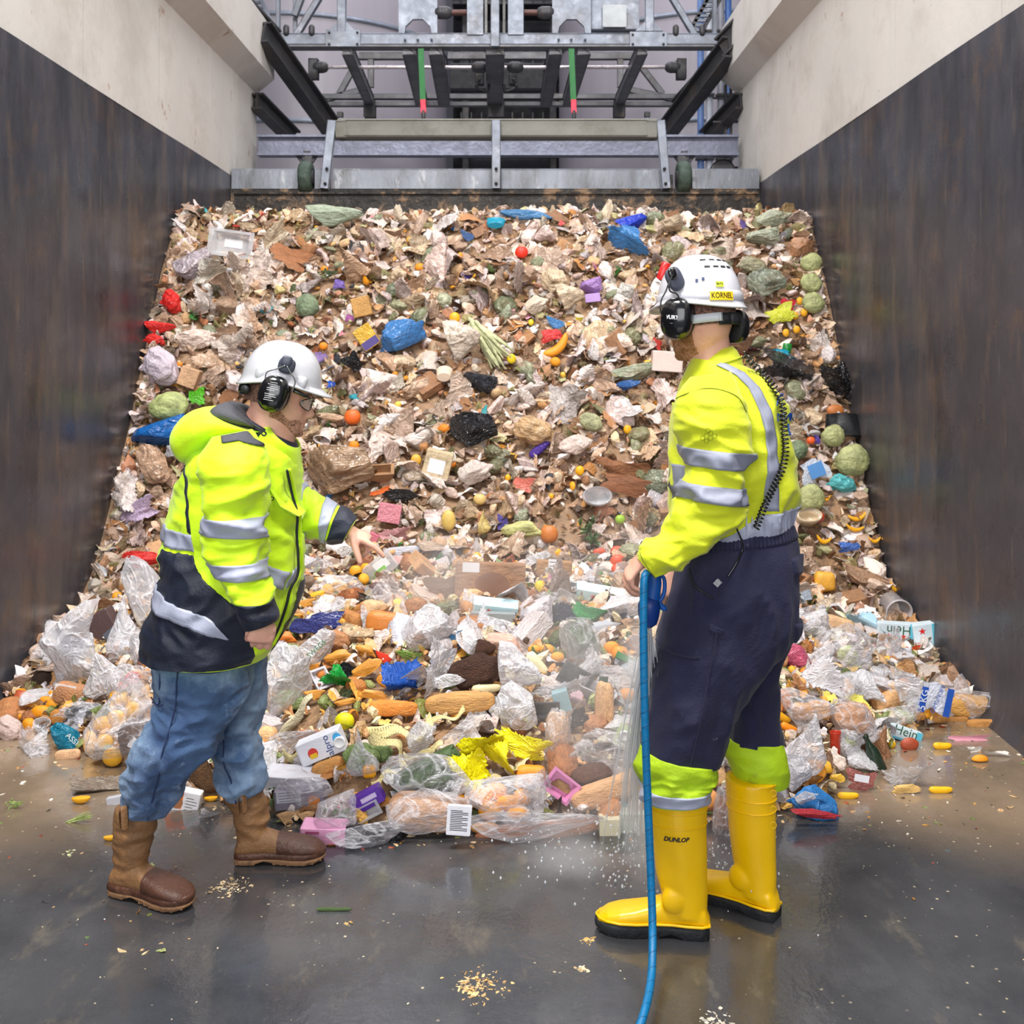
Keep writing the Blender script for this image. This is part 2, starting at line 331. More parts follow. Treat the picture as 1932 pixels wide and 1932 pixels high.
# floor -------------------------------------------------------------
def floor():
    nx, ny = 160, 170; X = np.linspace(-6, 6, nx); Y = np.linspace(-1.2, 10, ny)
    V = []
    for y in Y:
        for x in X:
            z = .004*mnoise.noise(Vector((x*.9, y*.9, 0)))+.0015*mnoise.noise(Vector((x*4, y*4, 3)))
            V.append((x, y, z))
    me = mesh('floor', V, [[j*nx+i, j*nx+i+1, (j+1)*nx+i+1, (j+1)*nx+i] for j in range(ny-1) for i in range(nx-1)])
    m = bpy.data.materials.new('wet_concrete_floor'); m.use_nodes = True; nt = m.node_tree; N = nt.nodes; L = nt.links; b = N['Principled BSDF']
    g = N.new('ShaderNodeNewGeometry'); pos = g.outputs['Position']
    def noi(s, d=5, r=.6, sc=None):
        v = pos
        if sc:
            mp = N.new('ShaderNodeMapping'); mp.inputs['Scale'].default_value = sc; L.new(pos, mp.inputs[0]); v = mp.outputs[0]
        n = N.new('ShaderNodeTexNoise'); n.inputs['Scale'].default_value = s; n.inputs['Detail'].default_value = d; n.inputs['Roughness'].default_value = r; L.new(v, n.inputs['Vector']); return n.outputs[0]
    def rng(x, a, bb, c, d):
        n = N.new('ShaderNodeMapRange'); n.interpolation_type = 'SMOOTHSTEP'
        for i, q in enumerate((a, bb, c, d)): n.inputs[i+1].default_value = q
        L.new(x, n.inputs[0]); return n.outputs[0]
    def mth(op, a, bb, cl=False):
        n = N.new('ShaderNodeMath'); n.operation = op; n.use_clamp = cl
        for i, q in enumerate((a, bb)):
            if isinstance(q, (int, float)): n.inputs[i].default_value = q
            else: L.new(q, n.inputs[i])
        return n.outputs[0]
    def mix(f, a, c):
        x = N.new('ShaderNodeMix'); x.data_type = 'RGBA'; L.new(f, x.inputs[0])
        for i, q in ((6, a), (7, c)):
            if isinstance(q, tuple): x.inputs[i].default_value = rgba(q)
            else: L.new(q, x.inputs[i])
        return x.outputs[2]
    sp = N.new('ShaderNodeSeparateXYZ'); L.new(pos, sp.inputs[0]); x_, y_ = sp.outputs[0], sp.outputs[1]
    # slurry spreads from the waste: near the side walls it comes furthest forward
    ax = mth('ABSOLUTE', x_, 0); edge = mth('ADD', y_, mth('MULTIPLY', ax, .62)); edge = mth('ADD', edge, mth('MULTIPLY', noi(1.1, 6), 1.1))
    slurry = rng(edge, 4.8, 5.5, 0, 1)
    col = mix(rng(noi(1.3), .35, .65, 0, 1), (52, 53, 57), (74, 75, 78))
    col = mix(rng(noi(5, 6, .7, (1, .45, 1)), .56, .72, 0, .5), col, (120, 112, 98))
    col = mix(slurry, col, mix(rng(noi(2.2), .35, .65, 0, 1), (146, 126, 104), (120, 104, 86)))
    v = N.new('ShaderNodeTexVoronoi'); v.inputs['Scale'].default_value = 24; L.new(pos, v.inputs['Vector'])
    spk = mth('MULTIPLY', rng(v.outputs['Distance'], .07, .13, 1, 0), rng(noi(1.7), .5, .6, 0, 1)); col = mix(spk, col, (205, 190, 160))
    L.new(col, b.inputs['Base Color'])
    ro = mth('ADD', rng(noi(1.9, 6, .65), .35, .68, .05, .34), mth('MULTIPLY', rng(noi(11, 4, .6, (1, .35, 1)), .45, .65, 0, 1), .1))
    L.new(mth('MAXIMUM', mth('SUBTRACT', ro, mth('MULTIPLY', slurry, .02)), .04), b.inputs['Roughness'])
    b.inputs['Specular IOR Level'].default_value = .6; b.inputs['Coat Weight'].default_value = .65; b.inputs['Coat Roughness'].default_value = .06
    bp = N.new('ShaderNodeBump'); bp.inputs['Strength'].default_value = .22; bp.inputs['Distance'].default_value = .012
    hh = mth('ADD', noi(7, 5, .6, (1, .6, 1)), mth('MULTIPLY', noi(46, 3), .22)); L.new(hh, bp.inputs['Height'])
    L.new(bp.outputs[0], b.inputs['Normal']); L.new(bp.outputs[0], b.inputs['Coat Normal'])
    return struct(link('floor', me, m))
floor()
# hall behind
hallw = mk('hall_wall_cladding', (150, 148, 156), rough=.7, var=.05, vs=.6, bump=.02)
struct(link('wall_back', mesh('wall_back', *boxvf((-12, 22, 5), (12, 22, 5), .3, 14)), hallw))
tankm = mk('tank_steel', (148, 142, 150), rough=.5, metal=.15, var=.07, vs=.9, stretch=(3, 3, .3), bump=.03)
def tank(x, r, y, label):
    t = thing('storage_tank', label, 'tank', (x, y, 0), None)
    pr = [(r*.98, -1), (r, -.98)]+[(r, z) for z in (2, 4, 6, 8, 10, 12)]
    v = lathe(pr, 64); sh = link('shell', mesh('shell', *xf(v, Matrix.Translation((x, y, 0)))), tankm, t)
    for z in (1.6, 3.1, 4.7, 6.1):
        ring = lathe([(r, z-.03), (r+.02, z-.03), (r+.02, z+.03), (r, z+.03)], 64)
        link('hoop', mesh('hoop', *xf(ring, Matrix.Translation((x, y, 0)))), galv, t)
tank(-3.1, 2.15, 16.0, 'tall grey cylindrical tank behind the pusher frame, left of the dark gap')
tank(3.0, 2.25, 16.0, 'tall grey cylindrical tank behind the pusher frame, right of the dark gap')
# dark gap between the tanks: stair tower with gratings
t = thing('access_tower', 'dark steel access tower with gratings between the two tanks', 'tower', (0, 18.5, 0))
for x in (-.75, .75): link('post', mesh('post', *boxvf((x, 18.2, 0), (x, 18.2, 9), .12, .12)), darkst, t)
link('gap_shade_sheet', mesh('b', *boxvf((-1.0, 18.9, 4), (1.0, 18.9, 4), .05, 9)), mk('dark_sheet', (40, 40, 46), rough=.7), t)  # dark sheet put in for the shade deep between the tanks
for z in (1.8, 2.9, 4.0, 5.1, 6.4, 7.5):
    o = link('platform', mesh('p', *boxvf((-.95, 18.1, z), (.95, 18.1, z), .9, .07)), darkst, t)
    for k in range(10):
        x = -.8+k*.17; link('grating_bar', mesh('g', *boxvf((x, 17.6, z), (x, 17.6, z+.55), .02, .02)), darkst, o)
# right hand pipes
for k, (px, c_, lab) in enumerate([(1322, (92, 122, 175), 'blue vertical pipe beyond the right wall end, left one of the blue pair'), (1338, (196, 200, 212), 'pale vertical pipe beyond the right wall end'),
                              (1374, (66, 104, 170), 'blue vertical pipe close to the right wall end'), (1360, (140, 140, 150), 'grey vertical pipe between the pale and the blue pipe')]):
    p0, p1 = P(px, 345, 12.4), P(px, -60, 12.4)
    t = thing('service_pipe', lab, 'pipe', p0)
    link('tube', mesh('tube', *tube([p0-Vector((0, 0, 2)), p1], .04, 12)), mk('pipe_paint_%d' % k, c_, rough=.4), t)
    for y in (60, 180, 300): link('clamp', mesh('clamp', *boxvf(P(px-9, y, 12.36), P(px+9, y, 12.36), .1, .03)), darkst, t)

# ---------------------------------------------------------------- the pusher and its frame
def bar(name, a, b, w_, h_, m, parent, up=(0, 0, 1)): return link(name, mesh(name, *boxvf(a, b, w_, h_, up)), m, parent)
D0 = 9.14; u0 = D0/F
psh = thing('pusher_blade', 'long galvanised pusher blade with a dirty rubber skirt across the top of the waste', 'pusher', P(940, 396, D0))
for x0, x1 in ((437, 562), (594, 612), (628, 929), (945, 1246), (1306, 1432)):
    a, b = P(x0, 340, D0), P(x1, 340, D0)
    V = []; 
    for p in (a, b):  # rolled section: sloped top lip, upright face, returned foot
        for dy, dz in ((.16, .10), (.03, .105), (0, .085), (-.01, -.085), (.02, -.10), (.16, -.10)): V.append(p+Vector((0, dy, dz)))
    link('blade_plate', mesh('blade_plate', V, [[i, (i+1) % 6, 6+(i+1) % 6, 6+i] for i in range(6)]+[list(range(5, -1, -1)), list(range(6, 12))], False), grime, psh)
sk = boxvf(P(437, 382, D0), P(1432, 382, D0), .07, .23); link('rubber_skirt', mesh('skirt', *sk), rubber, psh)
link('skirt_rail', mesh('sr', *boxvf(P(440, 364, D0-.05), P(1430, 364, D0-.05), .02, .02)), rubber, psh)
for x0 in (616, 938, 1262):
    link('skirt_strap', mesh('ss', *boxvf(P(x0-1, 330, D0-.01), P(x0, 392, D0-.02), .075, .03)), rubber, psh)
# clamping frame: head beam and three posts
a, b = P(640, 245, D0+.1), P(1238, 245, D0+.1)
link('head_beam', mesh('head_beam', *boxvf(a, b, .2, .155)), mk('weathered_beam', (122, 122, 116), rough=.7, var=.12, vs=3, dirt=((94, 90, 80), .6, 5)), psh)
for xa, xb, s_ in ((627, 612, 1), (936, 936, 0), (1246, 1257, -1)):
    po = bar('post', P(xa, 228, D0-.02), P(xb, 356, D0-.06), .075, .06, galv, psh)
    for y in (318, 346): link('bolt', mesh('bolt', *tube([P(xb+(xa-xb)*(356-y)/128, y, D0-.1), P(xb+(xa-xb)*(356-y)/128, y, D0-.05)], .014, 8)), black, po)
    if s_: link('cheek', mesh('cheek', *boxvf(P(xa+s_*2, 245, D0), P(xa+s_*24, 245, D0+.05), .1, .15)), mk('weathered_beam'), psh)
for px_, lab in ((578, 'dark green rubber guide wheel on the left end of the pusher'), (1289, 'dark green rubber guide wheel on the right end of the pusher')):
    t = thing('guide_wheel', lab, 'wheel', P(px_, 365, D0-.05))
    c_ = P(px_, 335, D0); Mx = Matrix.Translation(c_) @ Matrix.Rotation(math.pi/2, 4, 'Y')
    link('tyre', mesh('tyre', *xf(lathe([(.07, -.05), (.12, -.055), (.14, -.03), (.142, 0), (.14, .03), (.12, .055), (.07, .05)], 28), Mx)), mk('green_rubber', (58, 74, 66), rough=.7, var=.3, vs=20, bump=.5), t)
    link('hub', mesh('hub', *xf(lathe([(.02, -.065), (.06, -.062), (.06, .062), (.02, .065)], 18), Mx)), darkst, t)
    link('fork', mesh('fork', *boxvf(c_+Vector((0, .02, 0)), c_+Vector((0, .1, .2)), .07, .03)), darkst, t)
# cross girder behind the head beam
g = thing('cross_girder', 'dark steel cross girder right behind the pusher head beam', 'girder', P(940, 290, 9.9))
link('girder_web', mesh('gw', *ibeam(P(488, 276, 9.9), P(1392, 276, 9.9), .14, .19, .02)), mk('blue_grey_steel', (118, 122, 140), metal=.4, rough=.45, var=.15), g)
for x in (560, 598, 1272, 1310):
    bar('knee_brace', P(x, 290, 9.9), P(579 if x < 900 else 1291, 318, 9.9), .03, .04, darkst, g)
bar('drop_leg', P(579, 288, 9.9), P(579, 320, 9.8), .06, .06, darkst, g); bar('drop_leg', P(1291, 288, 9.9), P(1291, 320, 9.8), .06, .06, darkst, g)

fr = thing('gantry_frame', 'galvanised steel gantry frame with bolted beams high behind the waste', 'gantry', P(935, 90, 10.3))
DF = 10.3; DB = 12.6
bar('front_beam', P(502, 76, DF), P(1362, 76, DF), .11, .115, galv, fr)
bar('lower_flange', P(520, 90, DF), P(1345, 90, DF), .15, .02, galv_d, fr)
for x0, x1, y0, y1 in ((615, 680, 56, 88), (1188, 1258, 60, 88)):
    gp = link('gusset_plate', mesh('gp', *boxvf(P(x0, (y0+y1)/2, DF-.07), P(x1, (y0+y1)/2, DF-.07), .02, (y1-y0)/F*DF)), galv, fr)
    for bx in (x0+6, x1-6):
        for by in (y0+5, y1-5): link('bolt', mesh('bolt', *tube([P(bx, by, DF-.09), P(bx, by, DF-.075)], .012, 8)), darkst, gp)
for x in (645, 1225):
    bar('upright', P(x, -40, DF-.05), P(x, 60, DF-.05), .085, .07, galv, fr)
    V = [P(x-9, 42, DF-.08), P(x+9, 42, DF-.08), P(x+26, 58, DF-.08), P(x-26, 58, DF-.08)]; V += [v+Vector((0, .02, 0)) for v in V]
    link('gusset_plate', mesh('gp', V, [[0, 3, 2, 1], [4, 5, 6, 7], [0, 1, 5, 4], [1, 2, 6, 5], [2, 3, 7, 6], [3, 0, 4, 7]], False), galv, fr)
for x0 in (752, 1042):   # drive plates with a cut-out foot
    V = []; pts = [(0, -40), (0, 62), (11, 62), (13, 50), (27, 36), (46, 36), (60, 50), (62, 62), (73, 62), (73, -40)]
    V = [P(x0+a_, b_, DF-.04) for a_, b_ in pts]; n = len(V); V += [v+Vector((0, .04, 0)) for v in V]
    link('drive_plate', mesh('dp', V, [list(range(n)), list(range(2*n-1, n-1, -1))]+[[i, n+i, n+(i+1) % n, (i+1) % n] for i in range(n)], False), galv, fr)
    for bx in (12, 36, 62): link('bolt', mesh('bolt', *tube([P(x0+bx, 74, DF-.09), P(x0+bx, 74, DF-.05)], .012, 8)), galv, fr)
for x0, x1 in ((881, 912), (958, 988)): link('side_plate', mesh('sp', *boxvf(P((x0+x1)/2, -40, DF-.05), P((x0+x1)/2, 66, DF-.05), (x1-x0)/F*DF, .04, (0, 1, 0))), galv, fr)
bar('centre_column', P(934, -40, DF-.09), P(934, 88, DF-.09), .085, .06, galv, fr)
for x in (917, 951): bar('guide_rod', P(x, -40, DF), P(x, 66, DF), .03, .03, black, fr)
for a_, b_, k_ in ((836, 882, 836), (988, 1030, 1030)):
    s1 = link('drive_shaft', mesh('ds', *tube([P(a_, 24, DF), P(b_, 24, DF)], .03, 12)), mk('rusty_shaft', (86, 58, 54), metal=.4, rough=.5), fr)
    for o_ in (-5, 0, 5): link('coupling', mesh('cp', *tube([P(k_+o_-1.6, 24, DF), P(k_+o_+1.6, 24, DF)], .062, 14)), darkst, s1)
# receding legs to the rear beams
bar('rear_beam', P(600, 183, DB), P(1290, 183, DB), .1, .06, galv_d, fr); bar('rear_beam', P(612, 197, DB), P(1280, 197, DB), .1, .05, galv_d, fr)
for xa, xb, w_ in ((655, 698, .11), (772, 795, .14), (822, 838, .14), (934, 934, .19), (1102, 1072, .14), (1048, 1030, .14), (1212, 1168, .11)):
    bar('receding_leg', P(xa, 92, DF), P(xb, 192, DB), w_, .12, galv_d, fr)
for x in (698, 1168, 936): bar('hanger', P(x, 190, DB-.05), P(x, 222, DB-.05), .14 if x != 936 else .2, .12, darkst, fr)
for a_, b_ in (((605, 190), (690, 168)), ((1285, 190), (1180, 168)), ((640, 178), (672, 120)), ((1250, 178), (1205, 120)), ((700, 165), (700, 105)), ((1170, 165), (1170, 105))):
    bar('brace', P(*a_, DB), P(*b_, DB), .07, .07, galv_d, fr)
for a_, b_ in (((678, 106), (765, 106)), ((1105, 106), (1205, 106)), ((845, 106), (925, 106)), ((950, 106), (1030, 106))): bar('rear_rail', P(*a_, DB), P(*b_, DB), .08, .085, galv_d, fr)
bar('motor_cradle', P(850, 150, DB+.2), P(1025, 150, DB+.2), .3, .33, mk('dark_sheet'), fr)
sh = link('long_shaft', mesh('ls', *tube([P(598, 127, 11), P(1276, 127, 11)], .019, 12)), mk('bright_shaft', (216, 206, 208), metal=.8, rough=.3), fr)
for x in (604, 905, 972, 1270):
    for o_ in (-4, 0, 4): link('coupling', mesh('cp', *tube([P(x+o_-1.5, 127, 11), P(x+o_+1.5, 127, 11)], .06, 14)), darkst, sh)
for x in (592, 1285): link('bearing_block', mesh('bb', *boxvf(P(x, 112, 11), P(x, 150, 11), .1, .1)), darkst, fr)
for x in (905, 968):
    link('gearbox', mesh('gb', *boxvf(P(x, 120, 11.3), P(x, 160, 11.3), .09, .14)), darkst, fr)
    link('cable_loop', mesh('cl', *tube(smoothpts([P(x, 150, 11.2), P(x+6 if x > 940 else x-6, 165, 11.2), P(x+14 if x < 940 else x-14, 172, 11.2), P(x+18 if x < 940 else x-18, 160, 11.2)]), .015, 8)), black, fr)
for a_, b_ in (((560, 66), (612, -20)), ((575, -20), (556, 30)), ((1310, 66), (1258, -20))): bar('brace', P(*a_, DF+.2), P(*b_, DF+.2), .075, .06, galv, fr)
for x in (525, 557, 1348): bar('stanchion', P(x, -30, DF+.3), P(x, 70, DF+.3), .04, .05, galv, fr)
for x in (540, 588, 1275, 1325): link('bolt_cluster', mesh('bc', *tube([P(x, 62, DF-.05), P(x, 52, DF-.05)], .03, 8)), darkst, fr)
link('control_cabinet', mesh('cc', *boxvf(P(1115, 28, DF+.1), P(1205, 28, DF+.1), .12, .33)), galv, fr)
link('cabinet_face', mesh('cf', *boxvf(P(1137, 30, DF), P(1182, 30, DF), .02, .22)), mk('cabinet_pale', (160, 166, 172), rough=.4), fr)
for x, lab in ((794, 'left'), (1078, 'right')):
    t = thing('lifting_strap', 'green lifting strap with red end sleeve above the %s half of the head beam' % lab, 'strap', P(x+3, 215, 10.2))
    link('webbing', mesh('wb', *boxvf(P(x, 92, 10.2), P(x+4, 192, 10.1), .055, .012, (0, 1, 0))), mk('green_webbing', (52, 112, 66), rough=.8), t)
    link('end_sleeve', mesh('es', *boxvf(P(x+4, 188, 10.1), P(x+5, 213, 10.1), .05, .025, (0, 1, 0))), mk('red_sleeve', (235, 60, 85), rough=.6), t)
    link('shackle', mesh('sk', *tube([P(x+5, 211, 10.1), P(x+5, 226, 10.1)], .02, 10)), darkst, t)
# dark inclined crane rails at both sides, a ladder, a mesh guard
for side, segs in (('left', (((497, 60), (640, 262), 9.6, 11.2, .13, .22), ((425, -20), (520, 78), 9.2, 10.0, .1, .22), ((484, 190), (556, 262), 9.9, 10.8, .12, .16), ((505, 88), (612, 200), 10.6, 11.8, .08, .12))),
                   ('right', (((1378, 88), (1244, 265), 9.6, 11.2, .13, .22), ((1470, -20), (1362, 92), 9.2, 9.7, .1, .22), ((1398, 190), (1330, 262), 9.9, 10.8, .12, .16), ((1372, 90), (1272, 200), 10.6, 11.8, .08, .12)))):
    t = thing('crane_rail', 'dark steel rails sloping down behind the %s concrete corbel' % side, 'rail', P(*segs[0][0], 9.6))
    for a_, b_, da, db, w_, h_ in segs: link('rail_girder', mesh('rg', *ibeam(P(*a_, da), P(*b_, db), w_, h_, .02)), darkst, t)
t = thing('ladder', 'galvanised ladder tilted behind the left corbel', 'ladder', P(500, 60, 10.8))
for o_ in (0, 22): bar('stile', P(462+o_, -20, 10.8), P(502+o_, 70, 10.8), .03, .04, galv, t)
for k in range(9): y = -15+k*10; bar('rung', P(464+(y+20)*.44, y, 10.8), P(486+(y+20)*.44, y, 10.8), .025, .025, galv, t)
t = thing('ladder', 'dark cable ladder tilted behind the right corbel', 'ladder', P(1330, 60, 10.8))
for o_ in (0, 24): bar('stile', P(1345+o_, -20, 10.8), P(1300+o_, 60, 10.8), .03, .04, darkst, t)
for k in range(9): y = -15+k*9; bar('rung', P(1343-(y+20)*.56, y, 10.8), P(1367-(y+20)*.56, y, 10.8), .03, .03, galv, t)
t = thing('lattice_post', 'thin dark post with cross bars beside the right wall end', 'post', P(1370, 345, 10.3))
for x in (1369, 1379): bar('upright', P(x, 160, 10.3), P(x, 350, 10.3), .025, .025, darkst, t)
for y in (185, 230, 272, 316): bar('cross_bar', P(1345, y, 10.3), P(1392, y, 10.3), .02, .02, darkst, t)
t = thing('hose_reel', 'dark hose reel half hidden behind the right end of the pusher', 'reel', P(1363, 335, 10.0))
link('hoop', mesh('hoop', *xf(lathe([(.10, -.03), (.12, -.03), (.12, .03), (.10, .03)], 24), Matrix.Translation(P(1363, 325, 10)) @ Matrix.Rotation(math.pi/2, 4, 'X'))), darkst, t)
for x, lab in ((642, 'left'), (1221, 'right')):
    t = thing('limit_switch', 'small black limit switch standing on the %s end of the head beam' % lab, 'switch', P(x, 229, D0+.1))
    link('housing', mesh('h', *boxvf(P(x, 212, D0+.1), P(x, 221, D0+.1), .05, .05)), black, t); link('stem', mesh('s', *boxvf(P(x, 220, D0+.1), P(x, 230, D0+.1), .015, .015)), galv, t)
# ---------------------------------------------------------------- people
skin = mk('skin', (226, 172, 150), rough=.5, var=.08, vs=14, bump=.08, bs=220, rvar=.05, dirt=((196, 118, 104), .5, 13, .5, .75), subs=.08)
beard = mk('stubble', (172, 122, 98), rough=.8, var=.2, vs=50, bump=.5, bs=300, dirt=[((216, 160, 138), .9, 22, .42, .6), ((92, 62, 48), .8, 110, .5, .6)])
hairm = mk('cropped_hair', (150, 108, 94), rough=.85, var=.2, vs=90, bump=.5, bs=500, dirt=((78, 58, 54), .85, 120, .45, .58))
hivis = mk('hi_vis_yellow_green', (206, 246, 12), rough=.62, var=.03, vs=4, bump=.10, bs=60, sheen=.2)
hivis2 = mk('worn_hi_vis_yellow', (208, 218, 22), rough=.7, var=.05, vs=4, bump=.12, bs=90, sheen=.2, dirt=((84, 82, 30), .75, 9, .665, .73))
hivis3 = mk('grubby_hi_vis_cuff', (176, 210, 22), rough=.7, var=.08, vs=8, bump=.15, bs=60, dirt=((86, 92, 30), .6, 12, .62, .72))
silver = mk('reflective_tape', (172, 177, 198), rough=.45, metal=.1, var=.04, vs=8, bump=.05, bs=60)
silver2 = mk('dull_reflective_tape', (142, 146, 164), rough=.5, metal=.1, var=.06, vs=8, bump=.05, bs=60)
navy = mk('navy_shell_fabric', (20, 28, 48), rough=.55, var=.15, vs=5, bump=.15, bs=150, sheen=.04)
charcoal = mk('charcoal_lining', (72, 73, 80), rough=.75, var=.12, bump=.2, bs=120)
navy2 = mk('navy_work_trousers', (26, 27, 58), rough=.85, var=.14, vs=5, bump=.2, bs=160, sheen=.08, dirt=[((74, 74, 98), .4, 4, .58, .75), ((150, 150, 160), .6, 26, .67, .73)])
helm_w = mk('white_helmet_shell', (208, 208, 216), rough=.22, var=.02, bump=.0, coat=.4, dirt=((170, 150, 140), .5, 30, .70, .76))
helm_g = mk('light_grey_helmet_shell', (192, 193, 199), rough=.22, var=.02, bump=.0, coat=.5)
blk = mk('glossy_black', (14, 15, 18), rough=.15, var=.0, bump=.01, coat=.5)
blk2 = mk('matt_black', (26, 27, 32), rough=.6, var=.1, bump=.2, bs=80)
grey_p = mk('grey_plastic_clip', (70, 74, 88), rough=.4, bump=.02)
steelw = mk('steel_wire', (170, 172, 176), metal=.9, rough=.3, bump=0)
def denim():
    m = mk('washed_denim', (66, 94, 132), rough=.85, var=.14, vs=3.5, bump=.35, bs=260, sheen=.05, dirt=[((150, 176, 204), .8, 2.4, .46, .64), ((38, 58, 100), .7, 3.1, .52, .7), ((165, 190, 218), .6, 7, .60, .72)])
    return m
denim_m = denim(); denim_d = mk('dark_denim_stitching', (36, 52, 92), rough=.85, bump=.1)
leather = mk('tan_boot_leather', (138, 100, 64), rough=.55, var=.22, vs=7, bump=.25, bs=60, dirt=[((84, 54, 34), .7, 5, .52, .68), ((178, 134, 90), .5, 9, .6, .72)])
leather_d = mk('dark_brown_boot_leather', (82, 50, 36), rough=.5, var=.2, vs=12, bump=.25, bs=60, dirt=((132, 94, 66), .6, 9, .58, .7))
sole_t = mk('tan_sole', (150, 112, 78), rough=.75, var=.2, vs=20, bump=.3, dirt=((70, 46, 34), .6, 20, .5, .62))
pvc = mk('yellow_pvc', (246, 196, 2), rough=.32, var=.03, vs=4, bump=.02, bs=30, spec=.5, dirt=((176, 136, 20), .6, 12, .68, .76))
sole_b = mk('black_rubber_sole', (30, 32, 36), rough=.65, var=.2, vs=20, bump=.4, dirt=((96, 100, 104), .5, 40, .66, .74))

def head_vf(M):
    st = [(-.120, .050, -.010, .020), (-.113, .080, -.02, .034), (-.100, .091, -.035, .045), (-.085, .092, -.055, .053), (-.06, .090, -.078, .062), (-.03, .090, -.092, .069),
          (0, .088, -.100, .0735), (.03, .094, -.104, .0765), (.06, .088, -.102, .076), (.085, .068, -.085, .063), (.105, .036, -.05, .036), (.113, .008, -.015, .01)]
    n, m = 72, 70; A = np.array(st); V = []
    g = lambda a, s: math.exp(-(a/s)**2)
    for j in range(m):
        z = A[0, 0]+(A[-1, 0]-A[0, 0])*j/(m-1)
        xf_, xb, w_ = (np.interp(z, A[:, 0], A[:, k]) for k in (1, 2, 3))
        for i in range(n):
            a = 2*math.pi*i/n; ca, sa = math.cos(a), math.sin(a)
            c0 = (xf_+xb)/2*0+(-.005); rx = (xf_-c0) if ca > 0 else (c0-xb); e = .86 if ca > 0 else .95
            x = c0+math.copysign(abs(ca)**e, ca)*rx; y = math.copysign(abs(sa)**.92, sa)*w_
            if ca > 0:
                prof = np.interp(z, [-.062, -.05, -.046, -.034, -.02, 0, .012], [0, .006, .020, .028, .019, .008, 0])
                x += prof*g(y, .0105+.005*g(z+.042, .014)); x += .007*g(abs(y)-.013, .007)*g(z+.043, .008)
                x -= .013*g(abs(y)-.033, .017)*g(z-.001, .015); x += .006*g(abs(y)-.03, .022)*g(z-.023, .009)
                x += .008*g(y, .021)*g(z+.066, .0055)+.008*g(y, .019)*g(z+.080, .006)-.005*g(y, .022)*g(z+.073, .003)-.006*g(y, .02)*g(z+.090, .006)
                x += .008*g(y, .02)*g(z+.107, .011); x += .006*g(abs(y)-.045, .018)*g(z+.035, .02)
            V.append(M @ Vector((x, y, z)))
    Fc = [[j*n+i, j*n+(i+1) % n, (j+1)*n+(i+1) % n, (j+1)*n+i] for j in range(m-1) for i in range(n)]
    Fc += [list(range(n-1, -1, -1)), [(m-1)*n+i for i in range(n)]]
    return V, Fc
def hand_vf(wr, fwd, up, fingers, thumb, L=.088, side=1, sc=1., rf=1.):
    """wr wrist point, fwd palm direction, up back-of-hand normal; fingers: (curl1, curl2, curl3, spread) index..little in degrees"""
    f = Vector(fwd).normalized(); u = Vector(up); u = (u-f*u.dot(f)).normalized(); s_ = f.cross(u)*side; parts = []
    palm = []
    for t, wd, th in ((-.03, .026, .022), (0, .028, .021), (.03, .036, .016), (.06, .041, .015), (L, .040, .0125), (L+.006, .034, .009)):
        c = wr+f*t*sc; palm.append([c+s_*math.cos(a)*wd*sc+u*math.sin(a)*th*sc for a in [2*math.pi*k/16 for k in range(16)]])
    V = [p for r in palm for p in r]; k = len(palm); Fc = [[j*16+i, j*16+(i+1) % 16, (j+1)*16+(i+1) % 16, (j+1)*16+i] for j in range(k-1) for i in range(16)]+[list(range(15, -1, -1)), [(k-1)*16+i for i in range(16)]]
    parts.append((V, Fc))
    for q, (cu, off, ln) in enumerate(zip(fingers, (.031, .0105, -.010, -.029), (.078, .086, .080, .064))):
        p = wr+f*(L-.006-(.008 if q == 3 else 0))*sc+s_*off*sc; ang = 0; pts = [p-f*.012*sc, p]; sp = math.radians(cu[3])
        for seg, c_ in zip((.46, .30, .24), cu[:3]):
            ang += math.radians(c_); d = f*math.cos(ang)-u*math.sin(ang); d = (d+s_*math.sin(sp)*math.cos(ang)).normalized(); p = p+d*ln*seg*sc; pts.append(p)
        r = [.0118, .0118, .0108, .0100, .0084]; r = [x*sc*rf*(.9 if q == 3 else 1) for x in r]; parts.append(tube(pts, r, 10))
    a1, a2, a3, op = thumb; p = wr+f*.022*sc+s_*.028*sc; pts = [wr+f*.005*sc+s_*.014*sc, p]; ang = a1
    for seg, da in ((.036, 0), (.032, a2), (.024, a3)):
        ang += da; d = (f*math.cos(math.radians(ang))+s_*math.sin(math.radians(ang))-u*math.sin(math.radians(op))).normalized(); p = p+d*seg*sc; pts.append(p)
    parts.append(tube(pts, [.016*sc, .0155*sc, .0135*sc, .012*sc, .0095*sc], 10)); return parts

